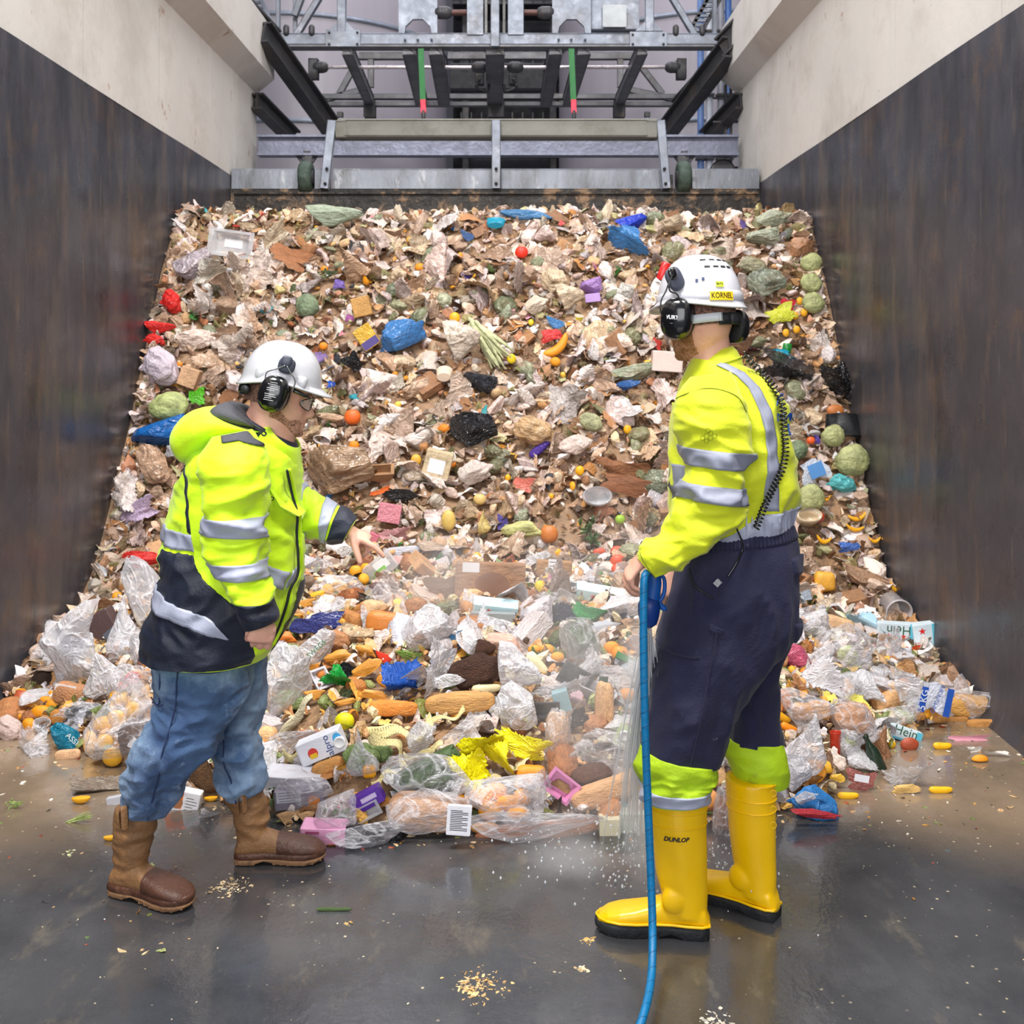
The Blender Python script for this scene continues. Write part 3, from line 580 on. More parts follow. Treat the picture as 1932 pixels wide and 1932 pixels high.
def helmet(person, M, m, fwd_r, back_r, side_r, h, z0, brim, style):
    """hard hat in head coordinates: shell with flared rim and peak"""
    n, rows = 64, 22; V = []
    prof = [(1.10, -.014), (1.11, -.009), (1.07, -.006), (1.02, 0.)]+[(math.cos(t)**.82*1.0, math.sin(t)**.98*h) for t in [k/rows*math.pi/2 for k in range(1, rows)]]+[(.03, h)]
    inner = [(1.02, .004), (1.08, -.011)]
    allp = inner+prof
    for k, (r, z) in enumerate(allp):
        for i in range(n):
            a = 2*math.pi*i/n; ca, sa = math.cos(a), math.sin(a); rx = fwd_r if ca > 0 else back_r
            x = ca*rx*r; y = sa*side_r*r; zz = z
            if k < 6:   # rim: peak in front, raised over the ears
                pk = max(0, ca)**3; fl = 1 if k in (1, 2, 3) else (.5 if k == 4 else 0)
                x += brim*pk*fl; zz -= .006*pk*fl
                zz -= .008*max(0, -ca)*(1 if k < 5 else 0)
            if k < 10: zz += (.019 if style == 0 else .010)*abs(sa)**3*(1-max(0, k-5)/5)
            if style == 1 and k > 5 and k < 12 and ca < .8: pass
            rb = 1.0
            if style == 1 and z > h*.3: rb += .012*math.exp(-((abs(y)-.04)/.012)**2)   # two raised ribs
            if style == 0 and z > h*.5: rb += .012*math.exp(-(y/.02)**2)
            V.append(M @ Vector((x, y, z0+zz*(rb if z > 0 else 1))))
    k = len(allp); Fc = [[j*n+i, j*n+(i+1) % n, (j+1)*n+(i+1) % n, (j+1)*n+i] for j in range(k-1) for i in range(n)]; Fc.append([(k-1)*n+i for i in range(n)])
    hh = link('hard_hat', mesh('hard_hat', V, Fc), m, person)
    return hh
def ellipsoid(c, axes, n=20, m=12, e=1.):
    V, Fc = [], []
    for j in range(1, m):
        t = math.pi*j/m
        for i in range(n):
            a = 2*math.pi*i/n; q = (math.copysign(abs(math.sin(t)*math.cos(a))**e, math.cos(a)), math.copysign(abs(math.sin(t)*math.sin(a))**e, math.sin(a)), math.copysign(abs(math.cos(t))**e, math.cos(t)))
            V.append(Vector(c)+sum((axes[k]*q[k] for k in range(3)), Vector()))
    Fc = [[j*n+i, (j+1)*n+i, (j+1)*n+(i+1) % n, j*n+(i+1) % n] for j in range(m-2) for i in range(n)]+[list(range(n)), [(m-2)*n+i for i in range(n-1, -1, -1)]]
    return V, Fc
def muff(person, c, out, up, rw, rh, th, name='ear_defender'):
    o = Vector(out).normalized(); u = Vector(up); u = (u-o*u.dot(o)).normalized(); s_ = o.cross(u)
    cup = link(name, mesh(name, *ellipsoid(c, [s_*rw, o*th, u*rh], 28, 16, .82)), blk, person)
    link('cushion', mesh('cushion', *ellipsoid(Vector(c)-o*th*.75, [s_*rw*1.02, o*th*.5, u*rh*1.0], 24, 10, .9)), blk2, cup)
    return cup, o, u, s_
def boot(person, heel, fwd, L, ht, wd, shaft, m_up, m_sole, kind, label=None):
    """heel = floor point under the heel; shaft list (z, x offset of centre from heel, half length, half width)"""
    f = Vector(fwd).normalized(); M = frame(heel, f, (0, 0, 1)); sc = L/.31
    fs = [(-.004, .020, .05), (.01, .034, .085), (.04, .038, .11), (.08, .037, .118), (.12, .036, .105), (.16, .042, .088), (.20, .048, .078), (.24, .0485, .070), (.275, .042, .060), (.298, .028, .046), (.306, .014, .03)]
    n = 24; V = []
    for x, w_, h in fs:
        for i in range(n):
            a = 2*math.pi*i/n; y = math.copysign(abs(math.cos(a))**.8, math.cos(a))*w_*wd; z = .026+(h-.026)*(.5+.5*math.copysign(abs(math.sin(a))**.75, math.sin(a)))
            V.append(M @ Vector((x*sc, y, z*sc)))
    k = len(fs); foot = (V, [[j*n+i, j*n+(i+1) % n, (j+1)*n+(i+1) % n, (j+1)*n+i] for j in range(k-1) for i in range(n)]+[list(range(n-1, -1, -1)), [(k-1)*n+i for i in range(n)]])
    V = []; SA = np.array(shaft, float); zz = np.linspace(SA[0, 0], SA[-1, 0], 44)
    for z in zz:
        xc, rx, ry, lean = (np.interp(z, SA[:, 0], SA[:, q]) for q in (1, 2, 3, 4))
        for i in range(36):
            a = 2*math.pi*i/36; p = M @ Vector((xc+rx*math.cos(a), ry*math.sin(a), z)); 
            if kind == 'work':
                q = math.exp(-((z-.16)/.07)**2); dr = (.006*q+.0015)*fold(Vector((p.x*.6, p.y*.6, p.z*2.2)), 11, heel.x)+.0025*fold(p, 22, 3)
                p += (M.to_3x3() @ Vector((math.cos(a), math.sin(a), 0)))*dr
            p.x += lean; V.append(p)
    m = len(zz); sh = (V, [[j*36+i, j*36+(i+1) % 36, (j+1)*36+(i+1) % 36, (j+1)*36+i] for j in range(m-1) for i in range(36)]+[list(range(35, -1, -1)), [(m-1)*36+i for i in range(36)]])
    parts = [foot, sh]
    if kind == 'pvc':   # ankle bumps and the two welt rings
        for s_ in (-1, 1): parts.append(ellipsoid(M @ Vector((.095*sc, s_*.040, .115)), [M.to_3x3() @ Vector((.036, 0, 0)), M.to_3x3() @ Vector((0, .016, 0)), M.to_3x3() @ Vector((0, 0, .038))]))
    me = union(parts, .0045, 5, .5)
    b = link('boot', me, m_up, person)
    if label: b['label'] = label
    # sole
    out = [(0, .028), (.02, .036), (.06, .037), (.10, .033), (.15, .036), (.20, .046), (.245, .048), (.28, .040), (.30, .024), (.309, .008)]
    ol = [(x, w_) for x, w_ in out]+[(x, -w_) for x, w_ in out[::-1]]; V = []
    for lv, (z, g) in enumerate(((0, .94), (.004, 1.02), (.014, 1.05), (.020, 1.04)) if kind == 'work' else ((0, .94), (.004, 1.02), (.024, 1.06), (.034, 1.04))):
        for x, y in ol:
            zz_ = z*sc
            if lv < 2:
                if .085 < x < .125: zz_ += .012
                if x > .26: zz_ += .010*((x-.26)/.05)
            V.append(M @ Vector(((x-.15)*sc*(1+.02*(g-1)*10)+.15*sc, y*wd*g, zz_)))
    n = len(ol); Fc = [[j*n+i, j*n+(i+1) % n, (j+1)*n+(i+1) % n, (j+1)*n+i] for j in range(3) for i in range(n)]+[list(range(n-1, -1, -1)), [3*n+i for i in range(n)]]
    link('sole', mesh('sole', V, Fc), m_sole, b)
    if kind == 'work':
        V = [M @ Vector(((x-.15)*sc*(1+.02*(g-1)*10)+.15*sc, y*wd*g, z*sc+.004*(x > .26))) for z, g in ((.018, 1.0), (.022, 1.07), (.034, 1.07), (.042, 1.0)) for x, y in ol]
        link('rand', mesh('rand', V, Fc), leather_d, b)
    for q in range(12):   # tread lugs
        x = .012+q*.0255
        if .085 < x < .125: continue
        w_ = np.interp(x, [o[0] for o in out], [o[1] for o in out])*wd*2
        link('lug', mesh('lug', *boxvf(M @ Vector((x*sc, -w_*.5, .006+max(0, x-.26)*.2)), M @ Vector((x*sc, w_*.5, .006+max(0, x-.26)*.2)), .014, .010)), m_sole, b)
    return b, M
def L3(*a): return a

# ================= left man: bends forward, right side to the viewer, points with the far arm
d = 3.3
man = thing('person', 'person in yellow hooded hi-vis jacket, jeans and brown boots pointing at the waste', 'person', P(420, 1690, 3.25))
hu = Vector((.259, 0, .966)); hf = Vector((.966, .06, -.259))
HM = frame(P(531, 745, d), hf, hu)
HH = frame(P(528, 742, d), Vector((.985, .06, -.17)), Vector((.17, 0, .985)))
jst_ = 0
jst = [(384, 838, 540, 822, d, .13, .3), (366, 850, 556, 850, d, .20, .5), (352, 880, 562, 880, d, .205, .7), (338, 930, 568, 930, d, .20, .8), (327, 980, 569, 985, d, .195, 1), (316, 1030, 568, 1035, d, .195, 1),
       (303, 1080, 564, 1082, d, .20, 1), (290, 1130, 554, 1134, d, .205, 1), (283, 1180, 530, 1186, d, .205, .8), (279, 1228, 502, 1236, d, .20, .5)]
J = Loft(jst, .018, 6.5, 2.25, 1.3, (1, 1, 1.3))
neckL = Loft([(428, 840, 560, 872, d, .09), (452, 800, 556, 838, d, .066), (470, 770, 556, 800, d, .060), (480, 745, 556, 770, d, .058)], 0, 1)
armN = Loft([(400, 824, 474, 810, d-.17, .05, .2), (378, 862, 496, 846, d-.215, .082, .4), (380, 900, 501, 890, d-.23, .088, .8), (385, 950, 500, 945, d-.235, .088, 1), (390, 1000, 497, 1005, d-.235, .083, 1.4), (393, 1044, 497, 1040, d-.235, .078, 1.2),
            (407, 1080, 500, 1080, d-.245, .078, 1), (430, 1118, 512, 1120, d-.25, .072, 1.2), (445, 1146, 519, 1142, d-.255, .066, .8), (456, 1166, 524, 1160, d-.255, .06, .4), (469, 1186, 521, 1170, d-.255, .050, .2)], .019, 7.5, 2.1, 5., (.7, 1, 1.5))
armF = Loft([(548, 880, 545, 1015, d+.13, .09, .3), (568, 906, 566, 1012, d+.13, .085, .6), (585, 926, 584, 1013, d+.12, .08, 1), (610, 944, 604, 1014, d+.11, .072, 1), (634, 957, 616, 1017, d+.10, .064, .8), (652, 966, 630, 1021, d+.09, .058, .8), (671, 981, 648, 1021, d+.08, .05, .3)], .014, 9, 2.1, 9.)
waist_px = 1228
legN = Loft([(290, 1222, 470, 1232, d-.02, .13, .3), (293, 1262, 474, 1268, d-.03, .135, .6), (296, 1300, 462, 1310, d-.05, .12, .8), (296, 1340, 436, 1352, d-.07, .105, 1), (282, 1372, 420, 1392, d-.08, .10, 1.2), (262, 1404, 392, 1428, d-.09, .095, 1.5), (250, 1440, 352, 1452, d-.09, .088, 1.8),
            (240, 1478, 338, 1486, d-.08, .08, 1.3), (235, 1506, 325, 1516, d-.08, .075, 1.2), (236, 1526, 311, 1540, d-.08, .066, .6)], .019, 8.5, 2.1, 11., (.8, 1, 1.3))
legF = Loft([(340, 1225, 503, 1235, d+.10, .11, .3), (360, 1262, 503, 1258, d+.12, .12, .5), (385, 1300, 502, 1290, d+.13, .11, .8), (398, 1340, 497, 1330, d+.14, .10, 1), (399, 1388, 482, 1376, d+.14, .09, 1.2), (400, 1422, 486, 1408, d+.14, .082, 1.2),
            (408, 1456, 493, 1444, d+.14, .076, 1.3), (419, 1484, 497, 1468, d+.14, .074, 1.2), (428, 1508, 496, 1488, d+.14, .064, .5)], .017, 8.5, 2.1, 15., (.8, 1, 1.3))
# body: one continuous surface under the clothes, head and hands included
def shr(Lf, s_, n=26, m=34):
    q = Loft(Lf.A.tolist(), 0, 1, Lf.p, 1, (1, 1, 1), s_); return q.vf(n, m)
hN = hand_vf(P(498, 1172, d-.27), Vector((-.22, 0, -.97)), Vector((.45, -.86, .1)), [(30, 70, 60, 7), (34, 76, 60, 2), (40, 80, 60, -3), (46, 82, 60, -9)], (16, -30, -22, 40), L=.058, side=-1, sc=.98, rf=.9)
hF = hand_vf(P(657, 1001, d+.08), Vector((.90, 0, -.40)), Vector((.38, -.15, .90)), [(4, 14, 10, 4), (58, 60, 35, 0), (70, 80, 45, 0), (78, 80, 45, 0)], (34, -8, -6, 62), L=.075, side=1, sc=.95)
ear = lambda M, s_: ellipsoid(M @ Vector((-.008, s_*.078, -.012)), [M.to_3x3() @ Vector((.016, 0, 0)), M.to_3x3() @ Vector((0, .008, 0)), M.to_3x3() @ Vector((0, 0, .030))], 14, 8)
bm_ = union([head_vf(HM), neckL.vf(30, 24), shr(J, .045), shr(armN, .046), shr(armF, .03), shr(legN, .032), shr(legF, .03), ear(HM, 1), ear(HM, -1)]+hN+hF, .0048, 3, .5)
link('body', bm_, skin, man)
# beard shell: the lower face a hair proud of the skin
def beard_vf(M, z0, z1, y_open):
    V, Fc = head_vf(M); n = 72; Mi = M.inverted(); keep = []; V2 = []
    for v in V:
        l = Mi @ v; V2.append(M @ Vector((l.x*1.008+.0006, l.y*1.015, l.z*1.004)))
    for q in Fc[:-2]:
        c = sum((Mi @ V[i] for i in q), Vector())/4
        top = z1+max(0, (.045-c.x))*.75+.006*mnoise.noise(c*90)
        lips = abs(c.y) < .024 and -.088 < c.z < -.058
        if z0 < c.z < min(top, -.01) and c.x > -.012 and not lips and not (abs(c.y) < .02 and c.z > -.06): keep.append(q)
    return V2, keep
link('beard', mesh('beard', *beard_vf(HM, -.125, -.062, 0)), beard, man)
# eyes, brow, hair
for s_ in (-1, 1):
    e = link('eye', mesh('eye', *ellipsoid(HM @ Vector((.0605, s_*.032, .001)), [HM.to_3x3() @ Vector((.0125, 0, 0)), HM.to_3x3() @ Vector((0, .0125, 0)), HM.to_3x3() @ Vector((0, 0, .0125))], 16, 10)), mk('eye_white', (214, 206, 200), rough=.2, bump=0, var=0), man)
    link('iris', mesh('iris', *ellipsoid(HM @ Vector((.0715, s_*.032, -.001)), [HM.to_3x3() @ Vector((.003, 0, 0)), HM.to_3x3() @ Vector((0, .006, 0)), HM.to_3x3() @ Vector((0, 0, .006))], 12, 8)), mk('iris_dark', (60, 46, 38), rough=.2, bump=0), e)
    link('eyebrow', mesh('eyebrow', *tube([HM @ Vector((.094, s_*.016, .022)), HM @ Vector((.092, s_*.034, .028)), HM @ Vector((.078, s_*.052, .022))], [.003, .004, .002], 8)), beard, man)
V = [HM @ Vector((-.006+.104*math.cos(a)*(1 if True else 1), .080*math.sin(a), z)) for z in (-.035, -.02, 0, .03, .05) for a in [math.radians(100+k*8) for k in range(21)]]
link('hair', mesh('hair', V, [[j*21+i, j*21+i+1, (j+1)*21+i+1, (j+1)*21+i] for j in range(4) for i in range(20)]), hairm, man)
hat = helmet(man, HH, helm_g, .124, .124, .106, .134, .030, .026, 0)
for k in range(11):   # vent holes along the crown
    a = math.radians(52+k*7.6); x = .122*math.cos(a)
    link('vent_hole', mesh('vh', *ellipsoid(HH @ Vector((x*1.0, -.030, .030+.133*math.sin(a)**.98*.968)), [HM.to_3x3() @ Vector((.0022, 0, 0)), HM.to_3x3() @ Vector((0, .003, 0)), HM.to_3x3() @ Vector((0, 0, .0022))], 8, 6)), blk, hat)
for k, (x, z) in enumerate(((-.052, .058), (.070, .050))):   # moulded slot covers
    link('slot_cover', mesh('sc', *ellipsoid(HH @ Vector((x, -.094+abs(x)*.12, z)), [HM.to_3x3() @ Vector((.018, 0, 0)), HM.to_3x3() @ Vector((0, .012, 0)), HM.to_3x3() @ Vector((0, 0, .019))], 20, 12, .6)), helm_g, hat)
link('rear_harness', mesh('rh', *tube([HM @ Vector((-.09+.0*k, math.sin(a)*.085, -.004)) - HM.to_3x3() @ Vector((math.cos(a)*.018, 0, 0)) for k, a in enumerate([math.radians(x) for x in range(-70, 71, 10)])], .014, 10, flat=1.)), blk2, hat)
link('ratchet_knob', mesh('rk', *ellipsoid(HM @ Vector((-.115, -.01, -.006)), [HM.to_3x3() @ Vector((.016, 0, 0)), HM.to_3x3() @ Vector((0, .022, 0)), HM.to_3x3() @ Vector((0, 0, .022))], 20, 10, .7)), blk, hat)
mc = P(516, 743, d-.115)
cup, mo, mu, ms = muff(man, mc, (-.02, -1, .05), hu, .045, .056, .030)
cupF, *_ = muff(man, P(518, 742, d+.105), (0, 1, .05), hu, .045, .056, .030)
def onmuff(a, b): return mc+ms*a+mu*b+mo*.031
for k, (w_, y_, xo) in enumerate([(.022, .034, 0), (.030, .028, -.002), (.020, .022, .004), (.034, .016, 0), (.024, .010, -.004), (.030, -.002, -.004), (.034, -.008, 0), (.022, -.014, -.006), (.030, -.020, -.003)]):
    link('printed_line', mesh('pl', *boxvf(onmuff(-xo+w_/2, y_-.001), onmuff(-xo-w_/2, y_+.001), .0012, .0018, mo)), white_p, cup)
clip = link('muff_clip', mesh('mc', *ellipsoid(P(541, 690, d-.109), [HM.to_3x3() @ Vector((.026, 0, 0)), Vector((0, .012, 0)), HM.to_3x3() @ Vector((0, 0, .024))], 20, 12, .7)), grey_p, man)
link('clip_top', mesh('ct', *ellipsoid(P(541, 682, d-.118), [HM.to_3x3() @ Vector((.017, 0, 0)), Vector((0, .010, 0)), HM.to_3x3() @ Vector((0, 0, .018))], 20, 12, .7)), grey_p, clip)
for path in (((537, 690), (522, 696), (504, 702), (500, 716), (498, 730)), ((542, 692), (549, 704), (556, 716), (556, 726), (551, 738))):
    link('wire_arm', mesh('wa', *tube(smoothpts([P(x, y, d-.13+.004*k) for k, (x, y) in enumerate(path)]), .0022, 8)), steelw, clip)
# glasses
gl = link('safety_glasses', mesh('sg', *join(tube([P(556, 722, d-.075), P(555, 737, d-.088)], .0045, 8), tube([P(555, 737, d-.088), P(574, 746, d-.082), P(584, 750, d-.075)], [.006, .006, .003], 8))), blk, man)
for s_ in (-1, 1):
    pts = []
    for k in range(21):
        a = 2*math.pi*k/20; q = Vector((.098-.030*max(0, math.cos(a)*s_)**2, s_*.033+.027*math.cos(a), -.004+.020*math.sin(a)))
        if s_ == 0: pass
        pts.append(HM @ q)
    link('lens_rim', mesh('lr', *tube(pts, .0016, 6)), blk, gl)
    link('lens', mesh('lens', [HM @ Vector((.097, s_*.034, -.004))]+pts[:-1], [[0, i+1, (i+1) % 20+1] for i in range(20)]), mk('clear_lens', (235, 240, 235), clear=.985, rough=.05, bump=0, var=0), gl)
link('bridge', mesh('br', *tube([HM @ Vector((.088, -.008, .004)), HM @ Vector((.104, 0, .006)), HM @ Vector((.088, .008, .004))], .002, 6)), blk, gl)
# jacket
jk = link('jacket', mesh('jacket', *J.vf(72, 110)), hivis, man); jk['label'] = 'hooded yellow and navy hi-vis jacket'
sN = link('sleeve', mesh('sleeve', *armN.vf(56, 100)), hivis, jk); sF = link('sleeve', mesh('sleeve', *armF.vf(48, 60)), hivis, jk)
def strip(name, Lf, top, bot, m, parent, off=.0035, nu=26, nv=6, back=False, **k):
    return link(name, mesh(name, *Lf.patch(top, bot, off, nu, nv, back, **k)), m, parent)
# navy lower panel with wavy upper edge, back included
navy_top = [(279, 1136), (300, 1092), (308, 1078), (315, 1060), (326, 1020), (392, 1022), (440, 1060), (470, 1110), (500, 1150), (522, 1188)]
def navy_panel():
    rows = [(1022, 332, 398), (1036, 327, 402), (1052, 325, 408), (1066, 320, 420), (1080, 312, 440), (1096, 291, 455), (1112, 288, 474), (1140, 287, 498), (1170, 284, 505), (1200, 281, 500), (1229, 280, 492)]
    ys = [r[0] for r in rows]; yy = np.linspace(ys[0], ys[-1], 56); rows = [(y, np.interp(y, ys, [r[1] for r in rows]), np.interp(y, ys, [r[2] for r in rows])) for y in yy]
    n = 56; V = []
    for r, (y, a, b) in enumerate(rows):
        for i in range(n+1): V.append(J.px(a+(b-a)*i/n, y+3*i/n, .0045 if 0 < i < n and r else -.002))
    return V, [[j*(n+1)+i, (j+1)*(n+1)+i, (j+1)*(n+1)+i+1, j*(n+1)+i+1] for j in range(len(rows)-1) for i in range(n)]
link('navy_side_panel', mesh('np', *navy_panel()), navy, jk)
V = [J.pt(math.pi+math.pi*i/40, .70+.30*j/12, .0045) for j in range(13) for i in range(41)]
link('navy_back_panel', mesh('nb', V, [[j*41+i, (j+1)*41+i, (j+1)*41+i+1, j*41+i+1] for j in range(12) for i in range(40)]), navy, jk)
strip('reflective_band', J, [(325, 981), (360, 986), (398, 990)], [(318, 1014), (356, 1018), (400, 1020)], silver, jk)
strip('reflective_band', J, [(485, 1024), (520, 1044), (553, 1066)], [(488, 1058), (515, 1078), (546, 1098)], silver, jk, .0042)
strip('reflective_band', J, [(557, 1066), (566, 1062)], [(551, 1098), (561, 1092)], silver, jk, .0042, 6)
strip('reflective_band', J, [(294, 1090), (345, 1106), (400, 1122), (437, 1138), (462, 1174)], [(289, 1117), (340, 1134), (396, 1150), (430, 1166), (460, 1175)], silver, jk, .0095)
strip('reflective_band', J, [(325, 981), (400, 985), (480, 990), (566, 985)], [(318, 1014), (400, 1018), (480, 1022), (566, 1018)], silver, jk, .0035, back=True)
strip('reflective_band', J, [(292, 1090), (380, 1098), (470, 1100), (560, 1090)], [(288, 1117), (380, 1126), (470, 1128), (556, 1118)], silver, jk, .0045, back=True)
for (y0, y1, y2, y3) in ((969, 975, 1004, 1014),):
    v0, v1 = armN.v_of(445, 973), armN.v_of(445, 1008); link('reflective_band', mesh('rb', *armN.band((v0, v1))), silver, jk)
v0, v1 = armN.v_of(450, 1056), armN.v_of(452, 1088); link('reflective_band', mesh('rb', *armN.band((v0, v1))), silver, jk)
link('cuff', mesh('cuff', *armN.band((armN.v_of(480, 1131), 1.0), nv=16)), navy, jk)
for a_, b_ in ((572, 578), (611, 628)):
    link('reflective_band', mesh('rb', *armF.band((armF.v_of(a_, 965), armF.v_of(b_, 980)))), silver, jk)
link('cuff', mesh('cuff', *armF.band((armF.v_of(630, 990), 1.0), nv=12)), navy, jk)
# navy strip painting in the shade behind the near sleeve, shoulder patch, storm flap and zip
strip('sleeve_gap_shade', J, [(379, 868), (386, 890)], [(391, 985), (398, 988)], navy, jk, .004, 6, 10)
SH = armN
strip('shoulder_patch', armN, [(426, 818), (450, 810), (470, 812)], [(430, 832), (460, 828), (497, 842)], charcoal, jk, .006, 16, 5)
fl = [(547, 880), (558, 925), (561, 960), (562, 1000), (561, 1040), (559, 1075), (552, 1100), (545, 1130), (530, 1170), (512, 1205)]
Z = [J.px(x, y, .013) for x, y in fl]
link('zip', mesh('zip', *tube(smoothpts(Z), .0042, 8)), blk2, jk)
link('flap_edge', mesh('fe', *tube(smoothpts([J.px(x+5, y, .010) for x, y in fl]), .006, 8)), hivis, jk)
pf = [J.px(x, y, o_) for x, y, o_ in ((524, 908, .01), (530, 912, .02), (566, 948, .03), (560, 962, .022), (556, 955, .014), (526, 916, .008))]
link('pocket_flap', mesh('pf', [J.px(527, 908, .006), J.px(560, 935, .010), J.px(566, 958, .032), J.px(558, 964, .028), J.px(540, 942, .016), J.px(527, 908, -.002), J.px(560, 935, -.002), J.px(566, 958, .012), J.px(558, 964, .010), J.px(540, 942, .002)],
     [[0, 4, 3, 2, 1], [5, 6, 7, 8, 9], [0, 5, 9, 4], [4, 9, 8, 3], [3, 8, 7, 2], [2, 7, 6, 1], [1, 6, 5, 0]]), hivis, jk)
for x, y in ((529, 926), (541, 841), (536, 852)):
    p = J.px(x, y, .010) if y > 900 else P(x, y, d-.085)
    link('eyelet', mesh('ey', *tube([p+Vector((.005*math.cos(a), -.004, .005*math.sin(a))) for a in [k*math.pi/5 for k in range(11)]], .0017, 6)), blk2, jk)
# collar: outer yellow stand-up flap, navy inside
col = Loft([(428, 806, 566, 880, d, .098, .3), (432, 780, 566, 862, d, .092, .2), (434, 758, 560, 836, d, .084, .1)], .003, 9, 2.1, 3.)
cy = Loft([(470, 812, 566, 884, d-.01, .098, .3), (498, 800, 566, 866, d-.01, .100, .2), (513, 800, 565, 846, d-.01, .098, .1)], .002, 9, 2.1, 3.)
n = 40
def collar_vf(L_, t=.006):
    V = [L_.pt(2*math.pi*i/n, v, o_) for v, o_ in ((0, 0), (.33, 0), (.66, 0), (1, 0), (1, -t), (.66, -t*1.4), (.33, -t*1.4)) for i in range(n)]
    return V, [[j*n+i, (j+1)*n+i, (j+1)*n+(i+1) % n, j*n+(i+1) % n] for j in range(6) for i in range(n)]
link('inner_collar', mesh('ic', *collar_vf(col)), navy, jk); link('collar', mesh('oc', *collar_vf(cy)), hivis, jk)
# hood lying on the back: puffed rim and dark lining
hoodm = Loft([(338, 842, 352, 872, d, .07, .2), (337, 815, 372, 872, d, .145, .5), (352, 790, 402, 858, d, .175, .8), (376, 774, 436, 838, d, .185, .8), (404, 768, 474, 822, d, .175, .6), (436, 786, 502, 814, d, .15, .4), (466, 800, 508, 812, d, .12, .1)], .008, 6, 2.3, 21.)
link('hood', mesh('hood', *hoodm.vf(56, 60)), hivis, jk)
lin_ = Loft([(406, 772, 420, 800, d, .11, .2), (418, 762, 440, 800, d, .135, .6), (432, 758, 470, 806, d, .142, .6), (452, 764, 498, 808, d, .135, .5), (476, 786, 506, 812, d, .11, .2)], .006, 9, 2.3, 27.)
link('hood_lining', mesh('hl', *lin_.vf(48, 40)), charcoal, jk)
link('draw_cord', mesh('dc', *tube(smoothpts([P(474, 800, d-.17), P(486, 806, d-.175), P(496, 812, d-.175), P(502, 818, d-.17), P(497, 822, d-.175), P(489, 812, d-.175)]), .0026, 8)), blk2, jk)
link('jumper_hem', mesh('jh', *Loft([(330, 1226, 446, 1228, d-.03, .125, .3), (336, 1238, 442, 1242, d-.03, .128, .6)], .003, 12).vf(48, 8)), mk('dark_jumper', (46, 32, 36), rough=.9, bump=.2), man)
# jeans
jm = union([legN.vf(64, 120), legF.vf(64, 110)], .0048, 1, .5)
jn = link('jeans', jm, denim_m, man)
def seam(Lf, pts, parent, m=denim_d, r=.0022, off=.004): return link('seam', mesh('seam', *tube(smoothpts([Lf.px(x, y, off) for x, y in pts]), r, 6)), m, parent)
seam(legN, [(361, 1232), (362, 1260), (358, 1300), (345, 1345), (330, 1395), (318, 1440), (306, 1480), (292, 1528)], jn)
seam(legN, [(326, 1232), (325, 1270), (318, 1310), (300, 1318)], jn); seam(legN, [(300, 1308), (316, 1316), (328, 1310)], jn)
seam(legN, [(363, 1238), (390, 1244), (420, 1246), (445, 1244)], jn)
seam(legF, [(439, 1330), (436, 1380), (437, 1420), (445, 1460), (456, 1500)], jn)
seam(legF, [(478, 1240), (472, 1260), (460, 1275)], jn)
link('belt_loop', mesh('bl', *legN.patch([(362, 1228), (367, 1228)], [(363, 1240), (367, 1240)], .004, 3, 3)), denim_d, jn)
# boots
bN, MN = boot(man, P(216, 1680, 3.262), (.93, -.37, 0), .288, .4, 1.06, [(.06, .058, .052, .040, 0), (.11, .060, .054, .042, .0), (.15, .066, .058, .046, .003), (.20, .070, .066, .054, .006), (.255, .072, .070, .058, .012), (.268, .072, .070, .058, .013)], leather, sole_t, 'work')
bF, MF = boot(man, P(446, 1624, 3.455), (1, .05, 0), .288, .4, 1.06, [(.06, .055, .050, .040, 0), (.11, .052, .054, .042, -.004), (.14, .056, .056, .046, -.006), (.18, .058, .062, .050, -.022), (.22, .052, .066, .055, -.030), (.245, .052, .067, .056, -.036)], leather, sole_t, 'work')
for b_, M_, sc in ((bN, MN, .93), (bF, MF, .93)):
    fs = [(.145, .041, .092), (.16, .043, .088), (.20, .049, .079), (.24, .0500, .071), (.275, .044, .061), (.298, .031, .048), (.308, .015, .033)]; n = 24; V = []
    for x, w_, h in fs:
        for i in range(n):
            a = 2*math.pi*i/n; V.append(M_ @ Vector((x*sc+.001, math.copysign(abs(math.cos(a))**.8, math.cos(a))*w_*1.09, (.024+(h-.022)*(.5+.5*math.copysign(abs(math.sin(a))**.75, math.sin(a))))*sc)))
    link('toe_cap', mesh('tc', V, [[j*n+i, j*n+(i+1) % n, (j+1)*n+(i+1) % n, (j+1)*n+i] for j in range(len(fs)-1) for i in range(n)]+[[(len(fs)-1)*n+i for i in range(n)]]), leather_d, b_)
for b_, (xa, ya), (xb, yb), dd in ((bN, (228, 1526), (236, 1562), 3.14), (bF, (452, 1502), (462, 1530), 3.375)):
    V = []
    lo = smoothpts([P(xa, ya+30, dd+.01), P(xa-2, ya+6, dd-.004), P(xa+3, ya-4, dd+.0), P(xb-2, ya+2, dd-.008), P(xb, yb, dd-.006)], 5)
    v = tube(lo, .011, 8, flat=.22); link('pull_loop', mesh('pl', *v), leather_d if False else leather, b_)

